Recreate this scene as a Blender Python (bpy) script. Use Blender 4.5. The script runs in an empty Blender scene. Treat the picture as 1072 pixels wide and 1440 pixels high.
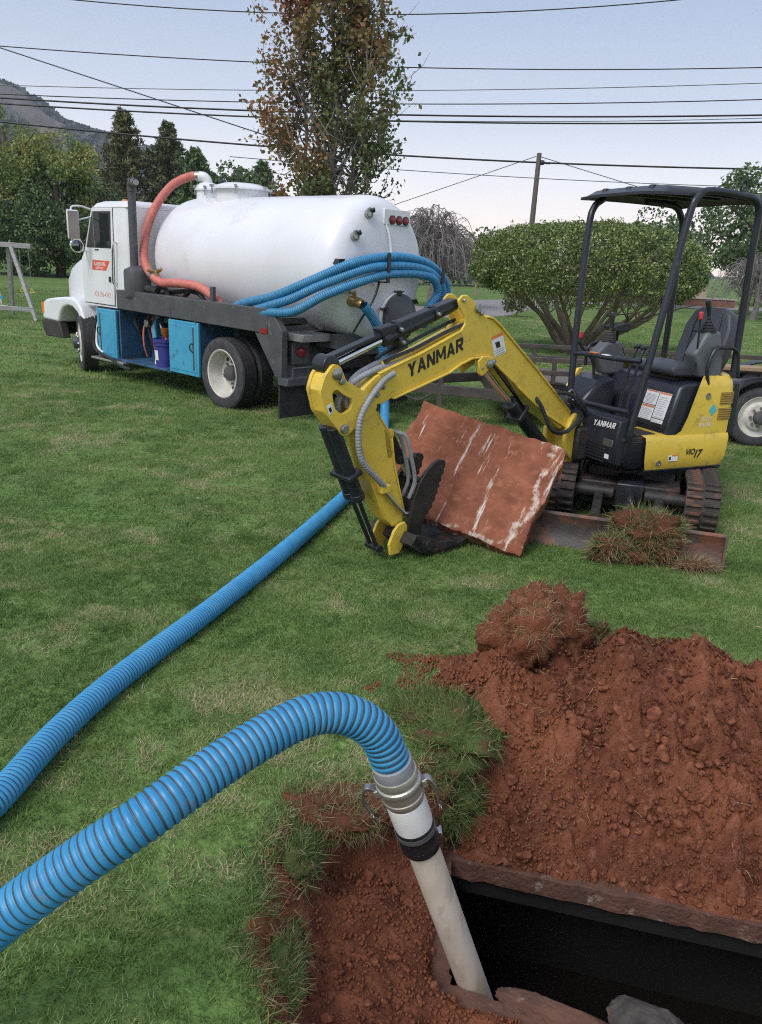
import bpy, bmesh, math, random
import numpy as np
from mathutils import Matrix, Vector
random.seed(7); RNG = np.random.default_rng(7)
scene = bpy.context.scene
COL = scene.collection
rad = math.radians

# ------------------------------------------------------------------ camera
cam_d = bpy.data.cameras.new('camera'); cam = bpy.data.objects.new('camera', cam_d); COL.objects.link(cam)
th, ph = rad(18.04), rad(2.86)
U0 = Vector((0, math.sin(th), math.cos(th))); FW = Vector((0, math.cos(th), -math.sin(th))); RX = Vector((1, 0, 0))
cxv = RX*math.cos(ph) + U0*math.sin(ph); cuv = U0*math.cos(ph) - RX*math.sin(ph)
m3 = Matrix((cxv, cuv, -FW)).transposed()
cam.matrix_world = Matrix.Translation((0, 0, 1.70)) @ m3.to_4x4()
cam_d.sensor_fit = 'VERTICAL'; cam_d.sensor_height = 24.0; cam_d.lens = 24.0*1090/1440
cam_d.clip_start = 0.05; cam_d.clip_end = 6000
scene.camera = cam

# ------------------------------------------------------------------ sky, sun, exposure
SUN_EL, SUN_AZ = rad(48), rad(218)      # soft light from above, behind the camera
world = bpy.data.worlds.new('World'); scene.world = world; world.use_nodes = True
nt = world.node_tree; N = nt.nodes; Lk = nt.links
for n in list(N): N.remove(n)
out = N.new('ShaderNodeOutputWorld'); bg = N.new('ShaderNodeBackground')
sky = N.new('ShaderNodeTexSky'); sky.sky_type = 'NISHITA'; sky.sun_disc = False
sky.sun_elevation = SUN_EL; sky.sun_rotation = SUN_AZ; sky.air_density = 1.0; sky.dust_density = 1.5; sky.ozone_density = 1.5
skm = N.new('ShaderNodeMix'); skm.data_type = 'RGBA'; skm.blend_type = 'MULTIPLY'; skm.inputs[0].default_value = 1
skm.inputs[7].default_value = (0.10, 0.10, 0.10, 1)
tc = N.new('ShaderNodeTexCoord'); sp = N.new('ShaderNodeSeparateXYZ')
ramp = N.new('ShaderNodeValToRGB'); mr = N.new('ShaderNodeMapRange')
mr.inputs[1].default_value = -0.02; mr.inputs[2].default_value = 1.0
cr = ramp.color_ramp
STOPS = [(0.0, (0.86, 0.68, 0.59)), (0.045, (0.80, 0.685, 0.645)), (0.11, (0.63, 0.62, 0.655)), (0.19, (0.43, 0.47, 0.56)),
         (0.28, (0.31, 0.365, 0.48)), (1.0, (0.36, 0.41, 0.51))]
cr.elements[0].position = 0; cr.elements[1].position = 1
for p, c in STOPS[1:-1]: cr.elements.new(p)
for e, (p, c) in zip(cr.elements, STOPS): e.position = p; e.color = (*c, 1)
mixw = N.new('ShaderNodeMix'); mixw.data_type = 'RGBA'; mixw.inputs[0].default_value = 0.86
Lk.new(tc.outputs['Generated'], sp.inputs[0]); Lk.new(sp.outputs[2], mr.inputs[0]); Lk.new(mr.outputs[0], ramp.inputs[0])
Lk.new(sky.outputs[0], skm.inputs[6]); Lk.new(skm.outputs[2], mixw.inputs[6]); Lk.new(ramp.outputs[0], mixw.inputs[7])
Lk.new(mixw.outputs[2], bg.inputs[0]); bg.inputs[1].default_value = 1.0; Lk.new(bg.outputs[0], out.inputs[0])

sun_d = bpy.data.lights.new('sun', 'SUN'); sun_d.energy = 1.5; sun_d.angle = rad(28); sun_d.color = (1.0, 0.96, 0.91)
sun = bpy.data.objects.new('sun', sun_d); COL.objects.link(sun)
sdir = Vector((math.sin(SUN_AZ)*math.cos(SUN_EL), math.cos(SUN_AZ)*math.cos(SUN_EL), math.sin(SUN_EL)))
sun.rotation_euler = (-sdir).to_track_quat('-Z', 'Y').to_euler(); sun.location = (0, -20, 40)
vs = scene.view_settings; vs.view_transform = 'Standard'; vs.look = 'None'; vs.exposure = 0.78; vs.gamma = 1
vs.use_curve_mapping = False
scene.cycles.max_bounces = 6; scene.cycles.diffuse_bounces = 3; scene.cycles.transparent_max_bounces = 8
scene.cycles.use_denoising = False; scene.cycles.denoising_prefilter = 'ACCURATE'; scene.cycles.filter_width = 1.1

# ------------------------------------------------------------------ materials
MATS = {}
def mat(name, col, rough=0.5, metal=0.0, col2=None, nscale=6.0, ndetail=4, dirt=None, dscale=3.0, dlo=0.5, dhi=0.65,
        bump=0.0, bscale=60.0, spec=0.5, rvar=0.12, coat=0.0, coord='Object', trans=0.0, stretch=None):
    m = bpy.data.materials.new(name); m.use_nodes = True; MATS[name] = m
    nt = m.node_tree; n = nt.nodes; l = nt.links; b = n['Principled BSDF']
    b.inputs['Metallic'].default_value = metal; b.inputs['Specular IOR Level'].default_value = spec
    b.inputs['Coat Weight'].default_value = coat
    if trans: b.inputs['Transmission Weight'].default_value = trans
    t = n.new('ShaderNodeTexCoord'); src = t.outputs[coord]
    if stretch:
        mp = n.new('ShaderNodeMapping'); mp.inputs['Scale'].default_value = stretch; l.new(src, mp.inputs[0]); src = mp.outputs[0]
    nz = n.new('ShaderNodeTexNoise'); nz.inputs['Scale'].default_value = nscale; nz.inputs['Detail'].default_value = ndetail
    l.new(src, nz.inputs['Vector'])
    mx = n.new('ShaderNodeMix'); mx.data_type = 'RGBA'
    c2 = col2 if col2 else tuple(c*0.8 for c in col)
    mx.inputs[6].default_value = (*col, 1); mx.inputs[7].default_value = (*c2, 1)
    mp2 = n.new('ShaderNodeMapRange'); mp2.inputs[1].default_value = 0.35; mp2.inputs[2].default_value = 0.65
    l.new(nz.outputs['Fac'], mp2.inputs[0]); l.new(mp2.outputs[0], mx.inputs[0])
    colout = mx.outputs[2]
    if dirt:
        dz = n.new('ShaderNodeTexNoise'); dz.inputs['Scale'].default_value = dscale; dz.inputs['Detail'].default_value = 8
        dz.inputs['Roughness'].default_value = 0.65; l.new(src, dz.inputs['Vector'])
        dm = n.new('ShaderNodeMapRange'); dm.inputs[1].default_value = dlo; dm.inputs[2].default_value = dhi; l.new(dz.outputs['Fac'], dm.inputs[0])
        mx2 = n.new('ShaderNodeMix'); mx2.data_type = 'RGBA'; l.new(dm.outputs[0], mx2.inputs[0]); l.new(colout, mx2.inputs[6])
        mx2.inputs[7].default_value = (*dirt, 1); colout = mx2.outputs[2]
    l.new(colout, b.inputs['Base Color'])
    rm = n.new('ShaderNodeMapRange'); rm.inputs[3].default_value = max(0.02, rough-rvar); rm.inputs[4].default_value = min(1, rough+rvar)
    l.new(nz.outputs['Fac'], rm.inputs[0]); l.new(rm.outputs[0], b.inputs['Roughness'])
    if bump:
        bz = n.new('ShaderNodeTexNoise'); bz.inputs['Scale'].default_value = bscale; bz.inputs['Detail'].default_value = 6
        l.new(src, bz.inputs['Vector'])
        bp = n.new('ShaderNodeBump'); bp.inputs['Strength'].default_value = bump; bp.inputs['Distance'].default_value = 0.01
        l.new(bz.outputs['Fac'], bp.inputs['Height']); l.new(bp.outputs[0], b.inputs['Normal'])
    return m
def leafmat(name, cols, trans=0.35, rough=0.5, spec=0.3, big=0.0, bigscale=0.6, attr=None):
    """foliage: colour picked per leaf, plus slow colour drift over the crown"""
    m = bpy.data.materials.new(name); m.use_nodes = True; MATS[name] = m
    nt = m.node_tree; n = nt.nodes; l = nt.links; b = n['Principled BSDF']
    g = n.new('ShaderNodeNewGeometry'); r = n.new('ShaderNodeValToRGB'); r.color_ramp.interpolation = 'LINEAR'
    r.color_ramp.elements[0].position = 0; r.color_ramp.elements[1].position = 1
    for i in range(1, len(cols)-1): r.color_ramp.elements.new(i/(len(cols)-1))
    for e, c in zip(r.color_ramp.elements, cols): e.color = (*c, 1)
    src = g.outputs['Random Per Island']
    if big:
        t = n.new('ShaderNodeTexCoord'); nz = n.new('ShaderNodeTexNoise'); nz.inputs['Scale'].default_value = bigscale; nz.inputs['Detail'].default_value = 2
        l.new(t.outputs['Object'], nz.inputs['Vector'])
        mr = n.new('ShaderNodeMapRange'); mr.inputs[1].default_value = 0.3; mr.inputs[2].default_value = 0.7; l.new(nz.outputs['Fac'], mr.inputs[0])
        mx = n.new('ShaderNodeMix'); mx.inputs[0].default_value = big; l.new(src, mx.inputs[2]); l.new(mr.outputs[0], mx.inputs[3]); src = mx.outputs[0]
    if attr:
        at = n.new('ShaderNodeAttribute'); at.attribute_name = attr; mx = n.new('ShaderNodeMix'); mx.inputs[0].default_value = .68; l.new(src, mx.inputs[2]); l.new(at.outputs['Fac'], mx.inputs[3]); src = mx.outputs[0]
    l.new(src, r.inputs[0]); l.new(r.outputs[0], b.inputs['Base Color'])
    b.inputs['Roughness'].default_value = rough; b.inputs['Specular IOR Level'].default_value = spec
    if trans:
        tr = n.new('ShaderNodeBsdfTranslucent'); l.new(r.outputs[0], tr.inputs[0]); ms = n.new('ShaderNodeMixShader'); ms.inputs[0].default_value = trans
        l.new(b.outputs[0], ms.inputs[1]); l.new(tr.outputs[0], ms.inputs[2]); l.new(ms.outputs[0], n['Material Output'].inputs[0])
    return m

SOIL = (0.225, 0.080, 0.041); SOIL2 = (0.092, 0.033, 0.019)
mat('white_paint', (0.74, 0.75, 0.78), 0.35, col2=(0.66, 0.66, 0.68), nscale=2, dirt=(0.5, 0.47, 0.42), dscale=2.2, dlo=0.62, dhi=0.9, coat=0.3)
mat('tank_paint', (0.76, 0.76, 0.80), 0.38, col2=(0.68, 0.68, 0.71), nscale=1.3, dirt=(0.55, 0.51, 0.46), dscale=3.2, dlo=0.60, dhi=0.95, coat=0.25, bump=0.06, bscale=3)
mat('dark_steel', (0.055, 0.057, 0.065), 0.55, col2=(0.08, 0.08, 0.085), nscale=5, dirt=(0.17, 0.16, 0.15), dscale=9, dlo=0.6, dhi=0.8, bump=0.1)
mat('black_paint', (0.012, 0.013, 0.018), 0.38, col2=(0.02, 0.022, 0.028), nscale=5, dirt=(0.10, 0.085, 0.075), dscale=12, dlo=0.6, dhi=0.85)
mat('black_grimy', (0.014, 0.013, 0.013), 0.6, col2=(0.03, 0.027, 0.025), nscale=14, dirt=(0.14, 0.06, 0.04), dscale=8, dlo=0.52, dhi=0.75, bump=0.3)
mat('navy_black', (0.012, 0.014, 0.022), 0.35, col2=(0.02, 0.023, 0.035), nscale=4, dirt=(0.09, 0.07, 0.06), dscale=11, dlo=0.6, dhi=0.9)
mat('yellow_paint', (0.75, 0.53, 0.065), 0.38, col2=(0.69, 0.48, 0.06), nscale=4, dirt=(0.36, 0.22, 0.08), dscale=14, dlo=0.54, dhi=0.80, coat=0.2)
mat('yellow_vent', (0.34, 0.21, 0.04), 0.6, nscale=8)
mat('rubber', (0.022, 0.022, 0.024), 0.8, col2=(0.04, 0.04, 0.042), nscale=9, dirt=(0.10, 0.085, 0.07), dscale=14, dlo=0.55, dhi=0.8, bump=0.15, spec=0.3)
mat('tyre_side', (0.07, 0.07, 0.075), 0.85, col2=(0.045, 0.045, 0.047), nscale=12, bump=0.1, spec=0.25)
mat('track_rubber', (0.035, 0.032, 0.032), 0.8, col2=(0.06, 0.05, 0.045), nscale=10, dirt=(0.19, 0.085, 0.05), dscale=9, dlo=0.52, dhi=0.68, bump=0.3, spec=0.3)
mat('rim_white', (0.62, 0.60, 0.55), 0.5, col2=(0.50, 0.47, 0.42), nscale=7, dirt=(0.30, 0.22, 0.15), dscale=10, dlo=0.55, dhi=0.8)
mat('steel', (0.42, 0.42, 0.42), 0.35, metal=0.9, col2=(0.30, 0.30, 0.30), nscale=18)
mat('chrome', (0.75, 0.76, 0.78), 0.12, metal=1.0, rvar=0.06)
mat('aluminium', (0.52, 0.50, 0.46), 0.42, metal=0.75, col2=(0.42, 0.39, 0.34), nscale=20, dirt=(0.20, 0.16, 0.12), dscale=16, dlo=0.58, dhi=0.8, bump=0.12, bscale=120)
mat('brass', (0.45, 0.30, 0.14), 0.4, metal=0.8, nscale=20)
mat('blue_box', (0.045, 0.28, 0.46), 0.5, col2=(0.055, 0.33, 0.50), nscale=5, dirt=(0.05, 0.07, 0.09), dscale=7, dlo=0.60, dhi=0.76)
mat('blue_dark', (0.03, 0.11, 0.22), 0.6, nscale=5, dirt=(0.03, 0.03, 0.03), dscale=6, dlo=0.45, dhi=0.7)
mat('bucket_blue', (0.045, 0.05, 0.27), 0.4, nscale=5)
mat('hose_blue', (0.026, 0.225, 0.46), 0.46, col2=(0.045, 0.270, 0.50), nscale=14, dirt=(0.20, 0.20, 0.19), dscale=12, dlo=0.59, dhi=0.80, rvar=.2)
mat('hose_groove', (0.045, 0.075, 0.105), 0.55, nscale=20)
mat('hose_red', (0.50, 0.13, 0.10), 0.5, col2=(0.58, 0.19, 0.15), nscale=20)
mat('hose_grey', (0.30, 0.31, 0.33), 0.5, nscale=30)
mat('pvc', (0.62, 0.56, 0.47), 0.45, col2=(0.50, 0.42, 0.32), nscale=9, dirt=(0.30, 0.19, 0.11), dscale=14, dlo=0.50, dhi=0.80, stretch=(1, 1, 0.4))
mat('pvc_white', (0.74, 0.74, 0.72), 0.4, nscale=9, dirt=(0.35, 0.24, 0.15), dscale=22, dlo=0.64, dhi=0.74)
mat('rubber_black', (0.012, 0.012, 0.013), 0.35, nscale=20, dirt=(0.15, 0.08, 0.05), dscale=25, dlo=0.66, dhi=0.75)
mat('glass_dark', (0.012, 0.02, 0.02), 0.06, nscale=2, spec=0.22, rvar=0.02)
mat('mirror', (0.16, 0.17, 0.18), 0.04, metal=1.0, rvar=0.01)  # darkened base colour stands in for trees reflected in the glass
mat('amber', (0.75, 0.20, 0.03), 0.25, nscale=30)
mat('red_lens', (0.28, 0.015, 0.02), 0.25, nscale=30)
mat('red_knob', (0.55, 0.05, 0.06), 0.35, nscale=9)
mat('sticker_white', (0.78, 0.78, 0.78), 0.45, col2=(0.70, 0.70, 0.70), nscale=40)
mat('sticker_orange', (0.75, 0.22, 0.04), 0.45)
mat('sticker_ink', (0.30, 0.31, 0.33), 0.5)
mat('red_print', (0.72, 0.10, 0.05), 0.4)
mat('red_faded', (0.72, 0.30, 0.28), 0.5)
mat('cyan_print', (0.10, 0.48, 0.55), 0.4)
mat('ink_black', (0.012, 0.012, 0.012), 0.4)
mat('print_white', (0.80, 0.80, 0.80), 0.45)
mat('seat_vinyl', (0.045, 0.05, 0.065), 0.5, col2=(0.06, 0.065, 0.08), nscale=6, bump=0.15, bscale=180)
mat('console_grey', (0.12, 0.13, 0.145), 0.5, nscale=6)
mat('concrete_red', (0.30, 0.105, 0.055), 0.85, col2=(0.20, 0.07, 0.04), nscale=7, dirt=(0.40, 0.17, 0.09), dscale=5, dlo=0.5, dhi=0.75, bump=0.5, bscale=70)
mat('concrete_wet', (0.14, 0.062, 0.040), 0.85, col2=(0.085, 0.040, 0.028), nscale=9, dirt=(0.27, 0.22, 0.185), dscale=13, dlo=0.60, dhi=0.68, bump=0.9, bscale=60)
mat('concrete_grey', (0.075, 0.062, 0.055), 0.9, col2=(0.030, 0.026, 0.024), nscale=22, dirt=(0.22, 0.11, 0.07), dscale=5, dlo=0.5, dhi=0.7, bump=0.7, bscale=45)
mat('tank_inside', (0.004, 0.0035, 0.003), 0.9, nscale=6, bump=0.3)  # near-black colour stands in for the deep shade inside the tank
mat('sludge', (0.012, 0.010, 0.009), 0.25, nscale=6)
mat('soil', SOIL, 0.95, col2=SOIL2, nscale=2.4, ndetail=10, dirt=(0.26, 0.112, 0.070), dscale=30, dlo=0.50, dhi=0.72, bump=1.0, bscale=120, spec=0.12)
mat('clod', (0.24, 0.088, 0.046), 0.95, col2=(0.11, 0.040, 0.024), nscale=1.2, ndetail=6, spec=0.12)
mat('soil_dark', (0.085, 0.036, 0.022), 0.95, col2=(0.14, 0.052, 0.03), nscale=9, ndetail=8, bump=0.8, bscale=80, spec=0.1)
mat('blade_mat', (0.05, 0.042, 0.04), 0.6, col2=(0.10, 0.075, 0.065), nscale=5, dirt=(0.22, 0.085, 0.05), dscale=5, dlo=0.47, dhi=0.62, bump=0.4)
mat('trailer_steel', (0.045, 0.040, 0.038), 0.7, col2=(0.08, 0.065, 0.055), nscale=6, dirt=(0.13, 0.08, 0.05), dscale=8, dlo=0.55, dhi=0.75)
mat('trailer_wood', (0.16, 0.14, 0.125), 0.85, col2=(0.11, 0.095, 0.085), nscale=5, stretch=(1, 8, 8))
mat('bumper_mat', (0.028, 0.026, 0.024), 0.6, col2=(0.045, 0.04, 0.036), nscale=4)
mat('steel_dull', (0.30, 0.30, 0.31), 0.45, metal=0.6, nscale=8, dirt=(0.08, 0.07, 0.06), dscale=5, dlo=0.45, dhi=0.65)
mat('brick_mat', (0.22, 0.10, 0.07), 0.9, col2=(0.16, 0.08, 0.06), nscale=4)
mat('concrete_light', (0.45, 0.42, 0.38), 0.85, nscale=3)
mat('thumb_black', (0.010, 0.010, 0.011), 0.42, col2=(0.022, 0.02, 0.02), nscale=12, dirt=(0.13, 0.07, 0.05), dscale=10, dlo=0.60, dhi=0.78, bump=0.25)
mat('turf', (0.050, 0.078, 0.022), 0.95, col2=(0.085, 0.115, 0.036), nscale=30, ndetail=6, dirt=(0.11, 0.058, 0.032), dscale=9, dlo=0.50, dhi=0.62, bump=1.0, bscale=90, spec=0.1)
mat('soil_smooth', (0.17, 0.060, 0.036), 0.8, col2=(0.11, 0.04, 0.025), nscale=5, bump=0.3, bscale=50, spec=0.25)
mat('straw', (0.42, 0.32, 0.19), 0.8, col2=(0.26, 0.18, 0.10), nscale=9)
mat('bark', (0.10, 0.075, 0.055), 0.9, col2=(0.16, 0.125, 0.09), nscale=8, bump=0.7, bscale=25, stretch=(1, 1, 0.25))
mat('bark_pale', (0.20, 0.16, 0.115), 0.9, col2=(0.12, 0.095, 0.07), nscale=6, bump=0.7, bscale=20, stretch=(1, 1, 0.3))
mat('bark_grey', (0.16, 0.145, 0.14), 0.9, col2=(0.22, 0.20, 0.19), nscale=6)
mat('wood_grey', (0.36, 0.35, 0.35), 0.85, col2=(0.25, 0.245, 0.245), nscale=5, bump=0.4, bscale=40, stretch=(1, 6, 6))
mat('wood_deck', (0.36, 0.24, 0.15), 0.8, col2=(0.27, 0.18, 0.11), nscale=5, stretch=(1, 8, 8), bump=0.3)
mat('wood_pole', (0.13, 0.11, 0.095), 0.9, nscale=5)
mat('cable_black', (0.02, 0.02, 0.022), 0.6)
mat('cable_pale', (0.16, 0.16, 0.17), 0.5)
mat('asphalt', (0.20, 0.185, 0.18), 0.9, col2=(0.26, 0.235, 0.225), nscale=1.2, bump=0.2)
mat('yellow_plastic', (0.72, 0.55, 0.06), 0.4)
mat('mountain_mat', (0.04, 0.058, 0.050), 0.95, col2=(0.065, 0.075, 0.055), nscale=0.05, ndetail=10, dirt=(0.08, 0.075, 0.06), dscale=0.03, dlo=0.55, dhi=0.75, bump=1.0, bscale=0.15)
mat('rock_mat', (0.14, 0.115, 0.105), 0.95, col2=(0.07, 0.065, 0.06), nscale=0.12, bump=0.8, bscale=0.2)
mat('wall_cream', (0.50, 0.40, 0.30), 0.8, nscale=2)
mat('roof_dark', (0.10, 0.09, 0.09), 0.8, nscale=2)

# ------------------------------------------------------------------ mesh helpers
def T(x, y, z): return np.array([[1,0,0,x],[0,1,0,y],[0,0,1,z],[0,0,0,1.]])
def RZ(a): c, s = math.cos(a), math.sin(a); return np.array([[c,-s,0,0],[s,c,0,0],[0,0,1,0],[0,0,0,1.]])
def RY(a): c, s = math.cos(a), math.sin(a); return np.array([[c,0,s,0],[0,1,0,0],[-s,0,c,0],[0,0,0,1.]])
def RXm(a): c, s = math.cos(a), math.sin(a); return np.array([[1,0,0,0],[0,c,-s,0],[0,s,c,0],[0,0,0,1.]])
def FR(o, x, y, z):
    m = np.eye(4); m[:3,0] = x; m[:3,1] = y; m[:3,2] = z; m[:3,3] = o; return m
def nrm(v): v = np.array(v, float); return v/np.linalg.norm(v)
SIDE = FR((0,0,0), (1,0,0), (0,0,1), (0,1,0))     # polygon (x,z) extruded along +y
REAR = FR((0,0,0), (0,1,0), (0,0,1), (1,0,0))     # polygon (y,z) extruded along +x

def catmull(P, n=8):
    P = np.array(P, float); Q = np.vstack([2*P[0]-P[1], P, 2*P[-1]-P[-2]]); out = []
    for i in range(1, len(Q)-2):
        for k in range(n):
            t = k/n; a, b, c, d = Q[i-1], Q[i], Q[i+1], Q[i+2]
            out.append(0.5*((2*b)+(-a+c)*t+(2*a-5*b+4*c-d)*t*t+(-a+3*b-3*c+d)*t**3))
    out.append(P[-1]); return np.array(out)
def resample(P, step):
    P = np.array(P, float); d = np.r_[0, np.cumsum(np.linalg.norm(np.diff(P, axis=0), axis=1))]
    n = max(2, int(round(d[-1]/step))+1); s = np.linspace(0, d[-1], n)
    return np.stack([np.interp(s, d, P[:, k]) for k in range(P.shape[1])], 1)
def frames(P):
    P = np.array(P, float); t = np.gradient(P, axis=0); t /= np.linalg.norm(t, axis=1)[:, None]+1e-12
    u = np.cross(t[0], (0, 0, 1.)); u = np.cross(t[0], (1., 0, 0)) if np.linalg.norm(u) < 1e-3 else u
    u /= np.linalg.norm(u); Us = []
    for i in range(len(P)):
        u = u - t[i]*(u@t[i]); u /= np.linalg.norm(u)+1e-12; Us.append(u)
    Us = np.array(Us); return t, Us, np.cross(t, Us)

class MB:
    def __init__(s, M=None):
        s.v = []; s.f = []; s.n = 0; s.M = np.eye(4) if M is None else M; s.mi = []; s.cur = 0
    def add(s, v, f, M=None):
        v = np.asarray(v, float); A = s.M if M is None else s.M@M
        v = v@A[:3, :3].T + A[:3, 3]; s.v.append(v)
        for q in f: s.f.append(tuple(int(i)+s.n for i in q)); s.mi.append(s.cur)
        s.n += len(v); return s
    def box(s, c, size, M=None):
        x, y, z = np.array(size)/2.
        v = [(a, b, d) for a in (-x, x) for b in (-y, y) for d in (-z, z)]
        f = [(0,1,3,2), (4,6,7,5), (0,4,5,1), (2,3,7,6), (0,2,6,4), (1,5,7,3)]
        return s.add(np.array(v)+np.array(c, float), f, M)
    def box2(s, a, b, M=None):
        a = np.array(a, float); b = np.array(b, float); return s.box((a+b)/2, np.abs(b-a), M)
    def prism(s, poly, t0, t1, M=None):
        n = len(poly); v = [(x, y, t0) for x, y in poly]+[(x, y, t1) for x, y in poly]
        f = [tuple(range(n))[::-1], tuple(range(n, 2*n))]+[(i, (i+1) % n, n+(i+1) % n, n+i) for i in range(n)]
        return s.add(v, f, M)
    def ringprism(s, po, pi, t0, t1, M=None):
        n = len(po); v = [(x, y, t) for t in (t0, t1) for P in (po, pi) for x, y in P]
        f = []
        for i in range(n):
            j = (i+1) % n
            f += [(i, j, n+j, n+i), (2*n+i, 3*n+i, 3*n+j, 2*n+j), (i, 2*n+i, 2*n+j, j), (n+i, n+j, 3*n+j, 3*n+i)]
        return s.add(v, f, M)
    def tube(s, P, r, n=10, caps=True, M=None):
        P = np.array(P, float); r = np.full(len(P), r) if np.isscalar(r) else np.array(r, float)
        t, u, w = frames(P); a = np.linspace(0, 2*math.pi, n, endpoint=False)
        v = P[:, None, :]+r[:, None, None]*(np.cos(a)[None, :, None]*u[:, None, :]+np.sin(a)[None, :, None]*w[:, None, :])
        f = [(i*n+k, i*n+(k+1) % n, (i+1)*n+(k+1) % n, (i+1)*n+k) for i in range(len(P)-1) for k in range(n)]
        if caps: f += [tuple(range(n))[::-1], tuple((len(P)-1)*n+k for k in range(n))]
        return s.add(v.reshape(-1, 3), f, M)
    def bar(s, a, b, r, n=10, M=None): return s.tube([a, b], r, n, True, M)
    def lathe(s, prof, M=None, n=24, closed=False, caps=True):
        a = np.linspace(0, 2*math.pi, n, endpoint=False)
        v = [(r*math.cos(t), r*math.sin(t), h) for r, h in prof for t in a]; m = len(prof)
        f = [(i*n+k, i*n+(k+1) % n, (i+1)*n+(k+1) % n, (i+1)*n+k) for i in range(m-1) for k in range(n)]
        if closed: f += [((m-1)*n+k, (m-1)*n+(k+1) % n, (k+1) % n, k) for k in range(n)]
        elif caps:
            if prof[0][0] > 1e-6: f.append(tuple(range(n))[::-1])
            if prof[-1][0] > 1e-6: f.append(tuple((m-1)*n+k for k in range(n)))
        return s.add(v, f, M)
    def bolt(s, c, axis, r, h, n=8): 
        z = nrm(axis); x = nrm(np.cross(z, (0.3, 0.5, 0.81))); return s.lathe([(r, -0.002), (r, h*0.7), (r*0.7, h)], FR(c, x, np.cross(z, x), z), n)
    def build(s, name, m, parent=None, bevel=0.0, smooth=True, seg=2, angle=35, fix=True):
        me = bpy.data.meshes.new(name); V = np.vstack(s.v)
        me.from_pydata(V.tolist(), [], s.f)
        if fix:
            bm = bmesh.new(); bm.from_mesh(me); bmesh.ops.remove_doubles(bm, verts=bm.verts, dist=1e-6)
            bmesh.ops.recalc_face_normals(bm, faces=bm.faces); bm.to_mesh(me); bm.free()
        ms = m if isinstance(m, (list, tuple)) else [m]
        for q in ms: me.materials.append(MATS[q])
        if len(ms) > 1 and len(s.mi) == len(me.polygons): me.polygons.foreach_set('material_index', s.mi)
        o = bpy.data.objects.new(name, me); COL.objects.link(o); o.parent = parent
        if smooth:
            me.polygons.foreach_set('use_smooth', [True]*len(me.polygons))
            me.set_sharp_from_angle(angle=rad(angle))
        if bevel:
            b = o.modifiers.new('bevel', 'BEVEL'); b.width = bevel; b.segments = seg; b.limit_method = 'ANGLE'; b.angle_limit = rad(40)
            b.harden_normals = False
        return o
def npmesh(name, V, F, m, parent=None, smooth=True, attrs=None, mi=None):
    """fast mesh from numpy arrays; F is (n,3) or (n,4)"""
    V = np.asarray(V, np.float32); F = np.asarray(F, np.int32); k = F.shape[1]
    me = bpy.data.meshes.new(name); me.vertices.add(len(V)); me.vertices.foreach_set('co', V.ravel())
    me.loops.add(F.size); me.loops.foreach_set('vertex_index', F.ravel()); me.polygons.add(len(F))
    me.polygons.foreach_set('loop_start', np.arange(0, F.size, k, dtype=np.int32))
    for an, av in (attrs or {}).items():
        a = me.attributes.new(an, 'FLOAT', 'POINT'); a.data.foreach_set('value', np.asarray(av, np.float32))
    ms = m if isinstance(m, (list, tuple)) else [m]
    for q in ms: me.materials.append(MATS[q])
    if mi is not None: me.polygons.foreach_set('material_index', np.asarray(mi, np.int32))
    me.update(calc_edges=True); me.validate()
    if smooth: me.polygons.foreach_set('use_smooth', np.ones(len(F), bool))
    o = bpy.data.objects.new(name, me); COL.objects.link(o); o.parent = parent; return o
def thing(name, label, cat, loc=(0, 0, 0), rz=0.0, group=None):
    o = bpy.data.objects.new(name, None); COL.objects.link(o); o.location = loc; o.rotation_euler = (0, 0, rz)
    o.empty_display_size = 0.1
    return tag(o, label, cat, group)
def tag(o, label, cat, group=None, kind=None):
    o['label'] = label; o['category'] = cat
    if group: o['group'] = group
    if kind: o['kind'] = kind
    return o
def struct(o, label=None):
    o['kind'] = 'structure'
    if label: o['label'] = label
    return o
def text(name, body, M, width, m, parent, height=None, bold=0.0, shear=0.0, ext=0.0006):
    """flat lettering: x along the word, y up, z out of the surface; left-bottom corner at M's origin"""
    cu = bpy.data.curves.new(name, 'FONT'); cu.body = body; cu.offset = bold; cu.shear = shear; cu.extrude = 0.0; cu.resolution_u = 3
    ob = bpy.data.objects.new(name, cu); me = bpy.data.meshes.new_from_object(ob); bpy.data.objects.remove(ob)
    v = np.array([q.co[:] for q in me.vertices]); lo, hi = v.min(0), v.max(0)
    sx = width/(hi[0]-lo[0]); sy = sx if height is None else height/(hi[1]-lo[1])
    v = (v-lo)*np.array([sx, sy, 0])+np.array([0, 0, ext]); v = v@M[:3, :3].T+M[:3, 3]
    me.vertices.foreach_set('co', v.astype(np.float32).ravel()); me.materials.clear(); me.materials.append(MATS[m]); me.name = name; me.update()
    o = bpy.data.objects.new(name, me); COL.objects.link(o); o.parent = parent; return o
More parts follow.
